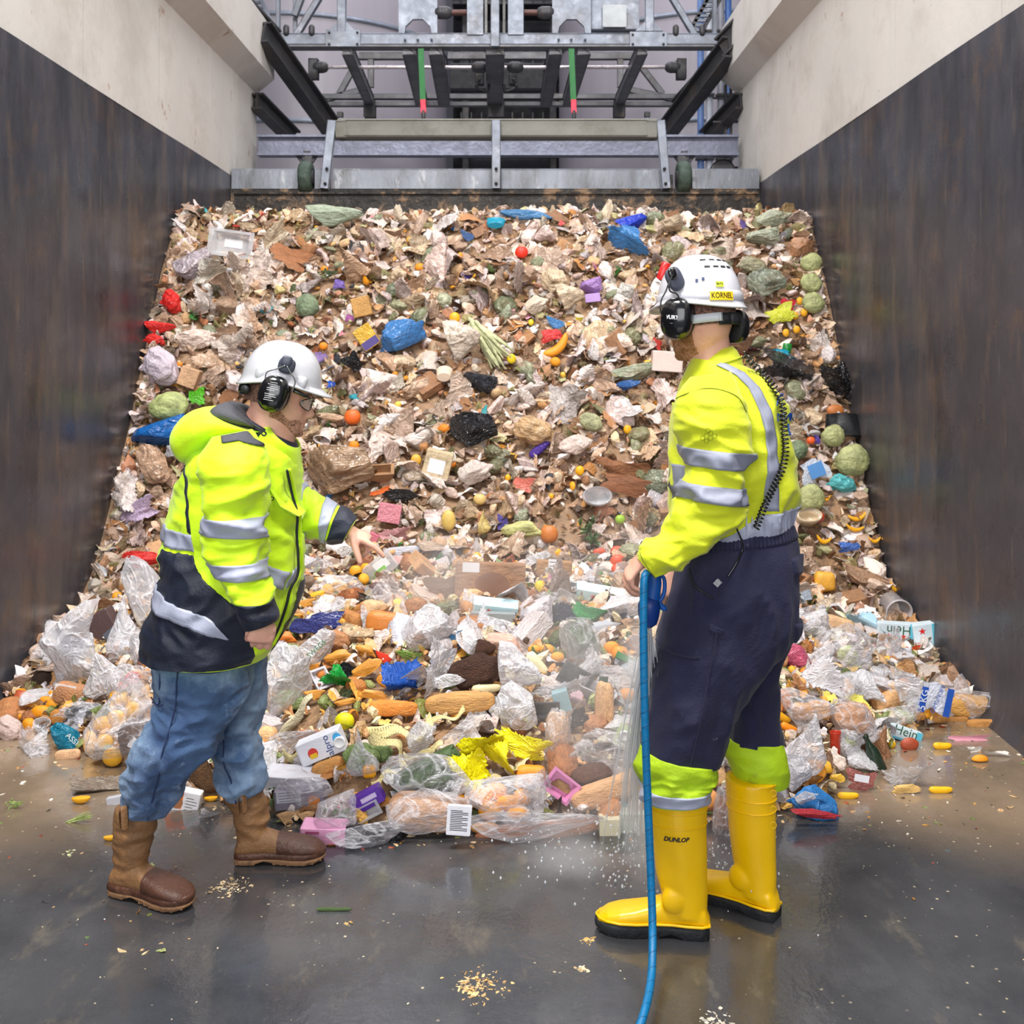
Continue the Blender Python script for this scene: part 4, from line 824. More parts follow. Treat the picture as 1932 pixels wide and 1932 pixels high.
# ================= right man: seen from behind his left side, looking away to the left, hose in hand
d = 3.05
man2 = thing('person', 'person in hi-vis top, navy trousers and yellow rubber boots holding the blue hose', 'person', P(1345, 1755, d))
hf2 = Vector((-.70, .70, -.12)); hu2 = Vector((-.08, .09, .99))
HM2 = frame(P(1321, 600, d), hf2, hu2)
TS = [(1306, 676, 1402, 690, d, .085, .2), (1296, 700, 1434, 708, d, .115, .4), (1284, 728, 1458, 732, d, .135, .6), (1276, 765, 1479, 770, d, .155, .9), (1270, 810, 1486, 814, d, .165, 1), (1266, 855, 1490, 858, d, .168, 1), (1268, 900, 1496, 900, d, .168, 1.2),
      (1272, 938, 1498, 930, d, .165, 1.2), (1300, 975, 1493, 958, d, .158, 1), (1352, 1000, 1488, 984, d+.01, .145, .6)]
TS[-2] = (1290, 985, 1494, 958, d, .158, 1); TS[-1] = (1318, 1014, 1489, 986, d+.01, .15, .6)
T2 = Loft(TS, .016, 6.5, 2.25, 31., (1.3, 1, .7))
aN2 = Loft([(1302, 712, 1378, 700, d-.10, .05, .1), (1284, 738, 1398, 744, d-.15, .075, .4), (1277, 775, 1408, 790, d-.17, .082, .7), (1276, 815, 1413, 832, d-.18, .082, .9), (1286, 858, 1414, 868, d-.185, .078, 1.2), (1296, 900, 1408, 912, d-.19, .074, 1.4), (1284, 936, 1398, 950, d-.195, .07, 1.6),
            (1262, 962, 1384, 992, d-.20, .066, 1.4), (1240, 996, 1346, 1024, d-.205, .062, 1.2), (1222, 1018, 1296, 1060, d-.21, .057, 1.1), (1208, 1038, 1262, 1078, d-.215, .05, .8), (1202, 1052, 1238, 1090, d-.215, .044, .4)], .017, 7.5, 2.1, 41., (.8, 1, 1.4))
aF2 = Loft([(1270, 760, 1330, 765, d+.16, .07), (1262, 850, 1310, 860, d+.17, .06), (1262, 940, 1300, 950, d+.15, .055), (1262, 1020, 1300, 1025, d+.10, .05), (1250, 1075, 1282, 1080, d+.03, .045)], .004, 8)
nk2 = Loft([(1296, 720, 1398, 720, d, .075), (1303, 690, 1383, 686, d, .062), (1304, 655, 1376, 650, d, .060), (1302, 620, 1372, 615, d, .060)], 0, 1)
lN2 = Loft([(1300, 1006, 1489, 984, d, .135, .3), (1280, 1040, 1503, 1026, d-.01, .155, .5), (1267, 1080, 1505, 1078, d-.02, .165, .6), (1258, 1130, 1502, 1130, d-.03, .165, .8), (1249, 1180, 1496, 1190, d-.04, .155, .8), (1240, 1230, 1455, 1250, d-.06, .13, .8), (1234, 1285, 1418, 1292, d-.07, .118, .8), (1227, 1330, 1392, 1340, d-.08, .108, .9), (1218, 1378, 1370, 1390, d-.08, .1, .9), (1211, 1414, 1357, 1440, d-.08, .095, .6)], .016, 7, 2.15, 51., (1.5, 1, .6))
lF2 = Loft([(1330, 1100, 1500, 1100, d+.05, .13, .4), (1362, 1160, 1500, 1160, d+.09, .12, .6), (1385, 1215, 1492, 1205, d+.12, .11, .8), (1392, 1260, 1470, 1250, d+.13, .10, .8), (1386, 1310, 1466, 1305, d+.14, .095, .9), (1376, 1355, 1469, 1350, d+.14, .09, 1), (1364, 1392, 1476, 1398, d+.14, .088, .6)], .014, 7, 2.15, 57., (1.5, 1, .6))
cN2 = Loft([(1210, 1408, 1358, 1436, d-.08, .1, .4), (1203, 1440, 1352, 1452, d-.08, .102, 1.2), (1204, 1462, 1348, 1470, d-.08, .098, 1.6), (1211, 1484, 1341, 1484, d-.08, .09, 1.2), (1212, 1506, 1336, 1503, d-.08, .085, .8)], .010, 9, 2.15, 61., (1, 1, 1.6))
cF2 = Loft([(1363, 1386, 1477, 1392, d+.14, .092, .4), (1362, 1414, 1482, 1412, d+.14, .094, .9), (1372, 1440, 1486, 1440, d+.14, .09, 1), (1390, 1470, 1484, 1476, d+.14, .082, .6)], .009, 8, 2.15, 67.)
# left hand rests on top of the nozzle, right hand holds its grip behind
hN2 = hand_vf(P(1211, 1056, d-.215), Vector((-.62, .15, -.76)), Vector((-.75, -.15, .62)), [(25, 40, 25, 4), (30, 45, 25, 0), (38, 48, 25, 0), (46, 50, 25, -4)], (20, -6, -6, 60), L=.066, side=1, sc=.92, rf=.88)
hF2 = hand_vf(P(1272, 1078, d-.02), Vector((-.28, -.3, -.9)), Vector((.2, -.9, .3)), [(45, 40, 20, 0), (50, 50, 20, 0), (55, 50, 20, 0), (60, 50, 20, 0)], (28, -10, -10, 30), L=.075, side=-1, sc=.95)
bm2 = union([head_vf(HM2), nk2.vf(30, 24), shr(T2, .04), shr(aN2, .042), shr(aF2, .02), shr(lN2, .03), shr(lF2, .03), shr(cN2, .03), shr(cF2, .03), ear(HM2, 1), ear(HM2, -1)]+hN2+hF2, .0048, 3, .5)
link('body', bm2, skin, man2)
link('beard', mesh('beard', *beard_vf(HM2, -.125, -.055, 0)), mk('ginger_stubble', (160, 108, 66), rough=.8, var=.25, vs=50, bump=.5, bs=300, dirt=[((206, 150, 120), .8, 22, .42, .6), ((120, 78, 46), .7, 110, .5, .6)]), man2)
for s_ in (-1, 1):
    e = link('eye', mesh('eye', *ellipsoid(HM2 @ Vector((.0605, s_*.032, .001)), [HM2.to_3x3() @ Vector((.0125, 0, 0)), HM2.to_3x3() @ Vector((0, .0125, 0)), HM2.to_3x3() @ Vector((0, 0, .0125))], 16, 10)), mk('eye_white'), man2)
    link('eyebrow', mesh('eyebrow', *tube([HM2 @ Vector((.094, s_*.016, .022)), HM2 @ Vector((.092, s_*.034, .028)), HM2 @ Vector((.078, s_*.052, .022))], [.003, .004, .002], 8)), beard, man2)
V = [HM2 @ Vector((-.006+.104*math.cos(a), .080*math.sin(a), z)) for z in (-.028, -.015, 0, .03, .05) for a in [math.radians(100+k*8) for k in range(21)]]
link('hair', mesh('hair', V, [[j*21+i, j*21+i+1, (j+1)*21+i+1, (j+1)*21+i] for j in range(4) for i in range(20)]), hairm, man2)
HH2 = frame(P(1321, 596, d), Vector((-.70, .70, -.04)), Vector((0.0, .02, 1)))
R3_ = HM2.to_3x3()
hat2 = helmet(man2, HH2, helm_w, .128, .124, .110, .142, .034, .022, 1)
def hel(a, z, r=1.0):   # point on helmet 2 at azimuth a (deg from the front), height z above the rim
    t = math.asin(min(1, (z/.142))**(1/.98)); c_ = math.cos(t)**.82*r; ca, sa = math.cos(math.radians(a)), math.sin(math.radians(a))
    rx = .128 if ca > 0 else .124
    return Vector((ca*rx*c_, sa*.110*c_, .034+z))
def decal(parent, name, a, z, w_, h_, m, txt=None, tm=None, ts=.8, roll=0., lift=1.02):
    p = HH2 @ hel(a, z, lift); q1 = HH2 @ hel(a+4, z, lift); q2 = HH2 @ hel(a, z+.006, lift); r = (q1-p).normalized(); u = (q2-p).normalized(); nrm = r.cross(u)
    if nrm.dot(Vector((0, -1, 0))) < 0: r = -r; nrm = -nrm
    u = nrm.cross(r).normalized(); cr, sr = math.cos(roll), math.sin(roll); r, u = r*cr+u*sr, u*cr-r*sr
    M = Matrix((r, u, nrm)).transposed().to_4x4(); M.translation = p; R_ = .12
    def bend(v): return M @ Vector((v[0], v[1], v[2]-v[0]**2/(2*R_)))
    V = [bend((-w_/2+w_*i/10, y, z_)) for z_ in (.0012, -.004) for y in (-h_/2, h_/2) for i in range(11)]
    o = link(name, mesh(name, V, [[i, i+1, 12+i, 11+i] for i in range(10)]+[[22+i, 33+i, 34+i, 23+i] for i in range(10)]+[[i, 22+i, 23+i, i+1] for i in range(10)]+[[11+i, 12+i, 34+i, 33+i] for i in range(10)]), m, parent)
    if txt:
        tv, tf = textvf(txt, h_*ts, 0, 0, h_*.012); k_ = min(1, w_*.9/(max(v.x for v in tv)-min(v.x for v in tv))); tv = [Vector((v.x*k_, v.y, 0)) for v in tv]; o2 = link('lettering', mesh('lettering', [bend((v.x, v.y, .002)) for v in tv], tf), tm, parent)
    return o
# azimuth in head frame: 90 = left ear, 180 = back
decal(hat2, 'name_sticker', 151, .013, .070, .024, mk('yellow_sticker', (250, 214, 20), rough=.5, bump=0), 'KORNEL', mk('print_brown', (60, 44, 20), rough=.6, bump=0), .92, lift=1.05)
decal(hat2, 'small_sticker', 150, .046, .023, .015, mk('lime_sticker', (226, 246, 60), rough=.5, bump=0), 'BHV', black, .78)
for z, a0, a1 in ((.098, 128, 190), (.119, 120, 200)):
    for k in range(4):
        a = a0+(a1-a0)*(k+.5)/4; decal(hat2, 'vent_slot', a, z, .016, .006, blk2, lift=1.012)
for a, z in ((118, .058), (127, .062)): decal(hat2, 'plug', a, z, .007, .008, mk('blue_plug', (40, 56, 96), rough=.5, bump=0))
V = []; n = 64   # raised band round the lower shell
for k, (r, z) in enumerate(((1.015, .0), (1.035, .002), (1.035, .024), (1.0, .031))):
    for i in range(n):
        p = hel(360*i/n, max(z, .0005), r); V.append(HH2 @ p)
link('lower_band', mesh('lb', V, [[j*n+i, j*n+(i+1) % n, (j+1)*n+(i+1) % n, (j+1)*n+i] for j in range(3) for i in range(n)]), helm_w, hat2)
R3 = HM2.to_3x3(); left = (HM2.to_3x3() @ Vector((0, 1, 0)))
mc2 = P(1277, 601, d-.085); cupL, mo, mu, ms = muff(man2, mc2, (-.42, -.88, 0), (.10, 0, 1), .046, .060, .033); cupL['label'] = 'glossy black ear cup with white maker lettering'
mcr = P(1387, 616, d+.03); cupR, *_ = muff(man2, mcr, (.75, .62, 0), (.02, 0, 1), .046, .050, .026)
Mt = Matrix((-ms if ms.x < 0 else ms, mu, mo)).transposed().to_4x4()
rr = mu.cross(mo).normalized(); Mt = Matrix((rr, mu, mo)).transposed().to_4x4(); Mt.translation = mc2+mo*.0338-rr*.002+mu*.002
tv, tf = textvf('WURTH', .015, 0, 0, .0005); link('lettering', mesh('lettering', [Mt @ Vector((v.x, v.y, -v.x**2*9)) for v in tv], tf), white_p, cupL)
tv, tf = textvf('-----', .006); link('lettering', mesh('lettering', [Mt @ Vector((v.x-.002, v.y-.016, -.0012-v.x**2*9)) for v in tv], tf), white_p, cupL)
cl2 = link('muff_clip', mesh('mc', *ellipsoid(P(1273, 526, d-.085), [Vector((.020, .008, .012)), Vector((-.008, .012, 0))*.8, Vector((-.014, 0, .030))], 20, 12, .7)), grey_p, man2)
link('clip_slot', mesh('cs', *ellipsoid(P(1269, 516, d-.098), [Vector((.012, .004, .006)), Vector((0, .010, 0)), Vector((-.006, 0, .016))], 16, 10, .7)), blk, cl2)
for pth in (((1268, 520), (1262, 534), (1256, 550), (1248, 566), (1246, 584), (1250, 596)), ((1267, 522), (1262, 538), (1265, 550), (1276, 554), (1282, 564), (1290, 590), (1296, 604))):
    link('wire_arm', mesh('wa', *tube(smoothpts([P(x, y, d-.115+.001*k) for k, (x, y) in enumerate(pth)]), .0022, 8)), blk, cl2)
for m_, a0, a1, zc, hh_ in ((mk('white_strap', (208, 212, 218), rough=.5, bump=0), 98, 150, -.012, .012), (blk2, 144, 232, -.018, .0165), (mk('white_strap'), 228, 262, -.012, .012)):
    V = [HM2 @ Vector((-.006+(.110+o_)*math.cos(a), (.086+o_)*math.sin(a), zc+sg_*hh_)) for o_, sg_ in ((0, -1), (.005, -1), (.005, 1), (0, 1)) for a in [math.radians(a0+(a1-a0)*k/20) for k in range(21)]]
    link('harness_strap', mesh('hs', V, [[j*21+k, j*21+k+1, ((j+1) % 4)*21+k+1, ((j+1) % 4)*21+k] for j in range(4) for k in range(20)]+[[0, 21, 42, 63], [83, 62, 41, 20]]), m_, hat2)
link('ratchet_knob', mesh('rk', *ellipsoid(HM2 @ Vector((-.120, .012, -.018)), [R3_ @ Vector((.008, 0, 0)), R3_ @ Vector((0, .017, 0)), R3_ @ Vector((0, 0, .018))], 20, 10, .8)), blk2, hat2)
# top
tp = link('work_jacket', mesh('work_jacket', *T2.vf(72, 110)), hivis2, man2); tp['label'] = 'oil-stained yellow hi-vis jacket with grey tape'
link('sleeve', mesh('sleeve', *aN2.vf(60, 120)), hivis2, tp); link('sleeve', mesh('sleeve', *aF2.vf(40, 50)), hivis2, tp)
for (ya, yb) in (((1340, 846), (1340, 880)), ((1345, 912), (1336, 944))):
    link('reflective_band', mesh('rb', *aN2.band((aN2.v_of(*ya), aN2.v_of(*yb)))), silver2, tp)
link('reflective_band', mesh('rb', *T2.patch([(1340, 688), (1372, 706), (1392, 728), (1408, 770), (1417, 820), (1420, 880), (1422, 950)], [(1352, 682), (1388, 700), (1412, 728), (1428, 770), (1437, 820), (1440, 880), (1442, 950)], .0045, 60, 5)), silver2, tp)
link('reflective_band', mesh('rb', *T2.patch([(1266, 872), (1268, 905), (1274, 940)], [(1284, 872), (1290, 905), (1300, 945)], .0045, 16, 5)), silver2, tp)
link('reflective_band', mesh('rb', *T2.patch([(1420, 956), (1455, 954), (1494, 950)], [(1330, 1012), (1430, 998), (1489, 984)], .0055, 44, 10)), silver, tp)
link('reflective_band', mesh('rb', *T2.patch([(1300, 985), (1380, 975), (1494, 952)], [(1320, 1012), (1400, 1002), (1489, 984)], .0055, 40, 8, True)), silver, tp)
for k, x in enumerate(range(1385, 1488, 11)):   # gathers above the elastic
    y = 1001-(x-1385)*.15; link('gather', mesh('ga', *tube([T2.px(x, y-2, .004), T2.px(x+2, y-24, .005), T2.px(x+3, y-38, .002)], [.004, .0035, .0015], 6)), silver, tp)
c2 = Loft([(1302, 716, 1402, 694, d, .10, .2), (1310, 692, 1394, 668, d, .086, .2), (1330, 664, 1380, 652, d+.01, .066, .1)], .002, 9, 2.1, 3.)
link('collar', mesh('collar', *collar_vf(c2, .005)), hivis2, tp)
link('collar_fold', mesh('cf', *tube(smoothpts([c2.pt(math.radians(a), .42, .003) for a in range(10, 175, 15)], 3), .0022, 6)), hivis2, tp)
link('seam', mesh('seam', *tube(smoothpts([aN2.px(x, y, .0015) for x, y in ((1280, 752), (1292, 742), (1320, 731), (1350, 733), (1380, 748), (1400, 775))]), .0016, 6)), mk('olive_seam', (130, 140, 20), rough=.8), tp)
link('seam', mesh('seam', *tube(smoothpts([aN2.px(x, y, .0015) for x, y in ((1232, 1086), (1220, 1068), (1212, 1050), (1210, 1042))]), .0014, 6)), mk('olive_seam'), tp)
# back print
blue_p = mk('print_blue', (20, 70, 150), rough=.6, bump=0)
tv, tf = textvf('renewi', 1., 0, 0, .02); xs = [v.x for v in tv]; xa, xb = min(xs), max(xs)
def onT(u_, w_): return T2.px(1436+u_*50, 779-w_*30+(u_*4), .009)
link('lettering', mesh('lettering', [onT((v.x-xa)/(xb-xa), v.y) for v in tv], tf), blue_p, tp)
def arc(a0, a1): return [onT(.45+.5*math.cos(math.radians(a)), 1.3*math.sin(math.radians(a))) for a in np.linspace(a0, a1, 16)]
link('logo_arc', mesh('la', *tube(arc(20, 150), .0026, 6, flat=.6)), blue_p, tp); link('logo_arc', mesh('la', *tube([onT(.35, -1.05), onT(.5, -1.15), onT(.7, -1.1), onT(.82, -.9), onT(.82, -.5)], .003, 6, flat=.6)), blue_p, tp)
for k, (ox, oy) in enumerate(((0, 0), (1, .5), (1, -.6), (2, 0), (2, 1.1), (3, .5), (1.4, 1.6))):
    q = [aN2.px(1316+ox*7+4.2*math.cos(a), 822-oy*9+4.6*math.sin(a), .003) for a in [math.pi/3*j for j in range(7)]]; link('hexagon_print', mesh('hx', *tube(q, .0006, 5)), mk('olive_seam'), tp)
# trousers
tm_ = union([lN2.vf(68, 120), lF2.vf(60, 100)], .005, 1, .5); tr = link('trousers', tm_, navy2, man2); tr['label'] = 'dusty navy work trousers with elastic waist'
link('waistband', mesh('wb', *lN2.band((0, lN2.v_of(1400, 1016)), None, .004, 60, 5)), navy2, tr)
for k in range(22):
    x = 1330+k*7.2; y = 1010-(x-1330)*.13; link('gather', mesh('ga', *tube([lN2.px(x, y-2, .004), lN2.px(x+1, y+14, .005)], .0026, 6)), navy2, tr)
seam(lN2, [(1336, 1085), (1334, 1160), (1322, 1240), (1310, 1320), (1292, 1420)], tr, navy2, .002, .003)
seam(lN2, [(1243, 1205), (1262, 1214), (1290, 1216), (1305, 1214)], tr, navy2, .0025, .004)
seam(lN2, [(1290, 1062), (1300, 1085), (1316, 1100), (1326, 1106)], tr, blk2, .003, .003)
link('pocket_flap', mesh('pfl', *lN2.patch([(1470, 1040), (1486, 1038), (1503, 1040)], [(1474, 1068), (1488, 1070), (1505, 1068)], .010, 12, 5, thick=.012)), navy2, tr)
link('pocket_flap', mesh('pfl', *lN2.patch([(1478, 1160), (1490, 1162), (1500, 1160)], [(1482, 1200), (1490, 1206), (1496, 1208)], .008, 12, 5, thick=.01)), navy2, tr)
link('welt_pocket', mesh('wp', *lN2.patch([(1322, 1150), (1345, 1160)], [(1320, 1162), (1342, 1170)], .006, 8, 4)), navy2, tr)
link('leg_cuff', mesh('lc', *cN2.vf(52, 44)), hivis3, tr); link('leg_cuff', mesh('lc', *cF2.vf(48, 40)), hivis3, tr)
link('reflective_band', mesh('rb', *cN2.band((cN2.v_of(1270, 1478), cN2.v_of(1270, 1502)))), silver, tr)
# boots
b2N, M2N = boot(man2, P(1337, 1766, 3.013), (-1, .14, 0), .322, .4, 1.02, [(.06, .060, .056, .044, 0), (.12, .068, .066, .050, 0), (.17, .076, .072, .056, 0), (.24, .080, .076, .062, .0), (.32, .086, .080, .066, .0), (.392, .090, .086, .068, .003), (.40, .090, .086, .068, .003)], pvc, sole_b, 'pvc')
b2F, M2F = boot(man2, P(1466, 1738, 3.10), (-.80, .60, 0), .322, .4, 1.02, [(.06, .060, .054, .044, 0), (.12, .066, .062, .048, 0), (.17, .072, .066, .054, 0), (.24, .074, .070, .060, -.003), (.32, .076, .073, .064, -.004), (.385, .078, .076, .066, -.004), (.40, .078, .076, .066, -.004)], pvc, sole_b, 'pvc')
def hoop(M, b_, z, xc, rx, ry, lean, r=.0022):
    pts = [M @ Vector((xc+rx*math.cos(a), ry*math.sin(a), z))+Vector((lean, 0, 0)) for a in [2*math.pi*k/36 for k in range(37)]]; link('welt', mesh('welt', *tube(pts, r, 6)), pvc, b_)
for z in (.325, .365, .398): hoop(M2N, b2N, z, .0865+(z-.32)*.05, .0815+(z-.32)*.07, .0668, .0005)
for z in (.318, .352, .398): hoop(M2F, b2F, z, .076, .0735+(z-.32)*.03, .0645, -.004)
for b_, M_ in ((b2N, M2N), (b2F, M2F)):
    pts = [(0, .030), (.02, .040), (.06, .0405), (.10, .0365), (.15, .040), (.20, .050), (.245, .052), (.28, .043), (.302, .026), (.313, .002)]; pts = pts+[(x, -y) for x, y in pts[::-1]]+[pts[0]]
    link('welt', mesh('welt', *tube([M_ @ Vector((x*1.02-.001, y*.985, .042)) for x, y in pts], .004, 8)), pvc, b_)
for y in (1497, 1527, 1557):
    c_ = P(1459, y, 3.068-.02)
    link('stud_ring', mesh('sr', *tube([c_+Vector((.009*math.cos(a), 0, .009*math.sin(a))) for a in [k*math.pi/8 for k in range(17)]], .0012, 6)), pvc, b2F)
tv, tf = textvf('DUNLOP', .017, 0, .25, .0007)
bc = P(1277, 1588, 2.95)
def ontob(v):   # front of the shaft: half length .082, half width .067
    w_ = M2N @ Vector((.088, 0, .27)); X = bc.x+v.x-w_.x; y = w_.y-.0655*math.sqrt(max(0, 1-(X/.082)**2))-.0025; return Vector((bc.x+v.x, y, bc.z+v.y))
link('lettering', mesh('lettering', [ontob(v) for v in tv], tf), blk2, b2N)
tv, tf = textvf('-----', .006, 0, .2); link('lettering', mesh('lettering', [ontob(Vector((v.x+.012, v.y-.013))) for v in tv], tf), blk2, b2N)
# coiled cord down the back
cp = smoothpts([P(1400, 668, d-.115), T2.px(1412, 700, .018), T2.px(1432, 728, .016), T2.px(1444, 760, .016), T2.px(1450, 800, .016), T2.px(1447, 840, .016), T2.px(1438, 870, .018), T2.px(1428, 900, .024), T2.px(1416, 930, .035), T2.px(1404, 955, .05), T2.px(1396, 975, .055)], 12)
Lc = [0]
for a_, b_ in zip(cp[:-1], cp[1:]): Lc.append(Lc[-1]+(b_-a_).length)
turns = 46; pts = []; N_ = turns*12
for k in range(N_+1):
    u_ = k/N_; u2 = u_**.85; s_ = u2*Lc[-1]; i = min(max(np.searchsorted(Lc, s_)-1, 0), len(cp)-2); f_ = (s_-Lc[i])/(Lc[i+1]-Lc[i]); c_ = cp[i].lerp(cp[i+1], f_); t_ = (cp[i+1]-cp[i]).normalized(); x_ = t_.cross(Vector((0, 1, 0))).normalized(); y_ = t_.cross(x_); a = 2*math.pi*turns*u_
    pts.append(c_+x_*math.cos(a)*.0085+y_*math.sin(a)*.0085)
rc = thing('radio_cord', 'black coiled radio cord hanging down the back of the yellow work jacket', 'cord', P(1396, 980, d-.2))
link('coil', mesh('coil', *tube(pts, .0026, 6)), blk, rc)
link('lead', mesh('lead', *tube(smoothpts([P(1396, 975, d-.22), P(1388, 990, d-.20), lN2.px(1380, 1012, .012), lN2.px(1368, 1040, .008), lN2.px(1352, 1066, .008)]), .0028, 8)), blk, rc)
link('plug', mesh('plug', *boxvf(lN2.px(1338, 1081, .010), lN2.px(1331, 1072+2, .010), .012, .016)), mk('metal_plug', (190, 192, 196), metal=.5, rough=.4), rc)

# ---------------------------------------------------------------- hose and nozzle
hz = thing('water_hose', 'blue rubber water hose hanging from the nozzle down to the wet floor', 'hose', P(1220, 1820, 2.75))
hp = smoothpts([P(1219, 1082, 2.80), P(1215, 1100, 2.79), P(1214, 1180, 2.785), P(1215, 1280, 2.785), P(1218, 1400, 2.79), P(1223, 1530, 2.795), P(1228, 1650, 2.79), P(1231, 1740, 2.77), P(1231, 1800, 2.72), P(1228, 1850, 2.66), P(1217, 1905, 2.565), P(1195, 1960, 2.50), P(1150, 2010, 2.44)], 10)
hose_m = mk('blue_hose', (0, 108, 160), rough=.45, var=.08, vs=10, bump=.1, bs=60, dirt=((0, 80, 120), .4, 12))
link('tube', mesh('tube', *tube(hp, .0105, 16)), hose_m, hz)
Lc = [0]
for a_, b_ in zip(hp[:-1], hp[1:]): Lc.append(Lc[-1]+(b_-a_).length)
pts = []
for k in range(34*14):
    s_ = Lc[-1]*k/(34*14); i = min(max(np.searchsorted(Lc, s_)-1, 0), len(hp)-2); c_ = hp[i].lerp(hp[i+1], (s_-Lc[i])/(Lc[i+1]-Lc[i])); t_ = (hp[i+1]-hp[i]).normalized(); x_ = t_.cross(Vector((0, 1, 0))).normalized(); y_ = t_.cross(x_); a = 2*math.pi*k/14
    pts.append(c_+x_*math.cos(a)*.0103+y_*math.sin(a)*.0103)
link('wrap_ridge', mesh('wr', *tube(pts, .0009, 5)), mk('blue_hose_dark', (0, 70, 112), rough=.5), hz)
gun_m = mk('blue_nozzle', (8, 84, 168), rough=.4, var=.06, bump=.06, bs=200)
ng = thing('spray_nozzle', 'blue spray nozzle with trigger guard held by the worker beside the hose', 'nozzle', P(1228, 1168, 2.90))
dn = 2.90
link('barrel', mesh('barrel', *tube([P(1234, 1072, dn), P(1234, 1100, dn), P(1231, 1128, dn), P(1226, 1142, dn)], [.018, .021, .020, .022], 20)), gun_m, ng)
link('nozzle_head', mesh('nh', *tube([P(1225, 1142, dn), P(1224, 1154, dn), P(1224, 1166, dn)], [.031, .030, .027], 24)), mk('blue_nozzle_dark', (6, 58, 140), rough=.4, bump=.05), ng)
link('trigger_guard', mesh('tg', *tube(smoothpts([P(1238, 1078, dn), P(1252, 1090, dn), P(1254, 1112, dn), P(1249, 1128, dn), P(1243, 1134, dn)], 5), .0055, 10)), gun_m, ng)
link('trigger', mesh('tr', *tube(smoothpts([P(1242, 1136, dn), P(1248, 1144, dn), P(1256, 1150, dn)], 4), [.008]*8+[.004], 10)), gun_m, ng)
# ---------------------------------------------------------------- the heap of waste
G = np.random.default_rng(11)
TOE = np.array([(-2.6, 4.9), (-2.2, 4.75), (-1.75, 4.35), (-1.2, 3.95), (-.85, 3.78), (-.6, 3.66), (.35, 3.64), (.75, 3.72), (1.15, 3.86), (1.35, 4.15), (1.7, 4.55), (2.0, 4.8), (2.3, 4.9)])
PRO = np.array([(5.35, 0), (5.62, .10), (6.1, .42), (6.7, 1.24), (7.3, 2.24), (7.62, 2.63), (8.0, 2.72), (9.4, 2.76)])
def hz_(x, y):
    s_ = min(1, max(0, (2.2-abs(x+.1))/1.2)); s_ = s_*s_*(3-2*s_)
    yy = y+.22*s_*max(0, min(1, (7.2-y)/1.4)); z1 = np.interp(yy, PRO[:, 0], PRO[:, 1])
    t = y-np.interp(x, TOE[:, 0], TOE[:, 1]); t = max(0., t); z2 = .60*(1-math.exp(-t*1.15))*(1-.55*max(0, abs(x+.15)-1.2)/1.2)
    if t <= 0: return -.02
    n = .05*mnoise.noise(Vector((x*1.6, y*1.6, 1)))+.025*mnoise.noise(Vector((x*4, y*4, 5)))
    return max(z1, z2)+n*min(1, t*2)
XX = np.linspace(WL, WR, 110); YY = np.linspace(3.5, 9.4, 150)
HZ = np.array([[hz_(x, y) for x in XX] for y in YY])
def H(x, y):
    fx = (min(max(x, WL), WR-1e-4)-WL)/(WR-WL)*109; fy = (min(max(y, 3.5), 9.399)-3.5)/5.9*149; i, j = int(fx), int(fy); a, b = fx-i, fy-j
    return HZ[j, i]*(1-a)*(1-b)+HZ[j, i+1]*a*(1-b)+HZ[j+1, i]*(1-a)*b+HZ[j+1, i+1]*a*b
def Hn(x, y):
    e = .06; return Vector((H(x-e, y)-H(x+e, y), H(x, y-e)-H(x, y+e), 2*e)).normalized()
def hit(px, py, lift=0.):
    y = 3.3
    while y < 9.2:
        p = P(px, py, y)
        if p.z <= max(H(p.x, y), 0) + lift: return p
        y += .012
    return P(px, py, 8)
muck = mk('brown_food_muck', (150, 118, 88), rough=.55, var=.3, vs=9, bump=.9, bs=16, dirt=[((70, 50, 36), .8, 6, .5, .6), ((176, 140, 108), .7, 14, .56, .66)])
V = [(x, y, HZ[j, i]-.03) for j, y in enumerate(YY) for i, x in enumerate(XX)]
tag(link('waste_heap_ground', mesh('heap', V, [[j*110+i, j*110+i+1, (j+1)*110+i+1, (j+1)*110+i] for j in range(149) for i in range(109)]), muck), 'brown mush of rotten food that fills the heap under the loose waste', 'waste', None, 'stuff')

# ---- materials driven by each piece's own colour
film = mk('film', src='obj', rough=.24, var=.34, vs=3.4, bump=.38, bs=5, wrinkle=.8, ws=2.4, trans=.12, rvar=.12, spec=.7, dirt=[((128, 96, 68), .6, 1.8, .5, .7), ((92, 68, 48), .6, 7, .56, .68), ((238, 226, 212), .35, 4, .58, .7)])
film_c = mk('film_clean', src='obj', rough=.22, var=.12, vs=2.2, bump=.35, bs=5, wrinkle=.8, ws=3.5, trans=.12, rvar=.1)
paper = mk('card_paper', src='obj', rough=.75, var=.22, vs=2.6, bump=.3, bs=7, dirt=[((120, 90, 64), .6, 1.8, .54, .72), ((84, 62, 44), .6, 8, .58, .7)])
card = mk('clean_carton', src='obj', rough=.4, var=.05, vs=2, bump=.08, bs=7, dirt=((150, 120, 90), .35, 3, .6, .74))
food = mk('food_skin', src='obj', rough=.42, var=.14, vs=3, bump=.18, bs=14, coat=.15, dirt=((118, 80, 46), .45, 4, .62, .74))
citrus = mk('citrus_peel', src='obj', rough=.38, var=.08, vs=2, bump=.3, bs=26, coat=.2, dirt=((180, 110, 30), .5, 4, .62, .72))
crust = mk('bread_crust', src='obj', rough=.62, var=.25, vs=3, bump=.4, bs=12, dirt=((232, 190, 130), .4, 5, .56, .7))
seedy = mk('seeded_crust', src='obj', rough=.75, var=.3, vs=6, bump=.9, bs=26, fleck=((190, 150, 110), 22, .14))
leafm = mk('leaf', src='obj', rough=.42, var=.38, vs=3, bump=.4, bs=8, trans=.1)
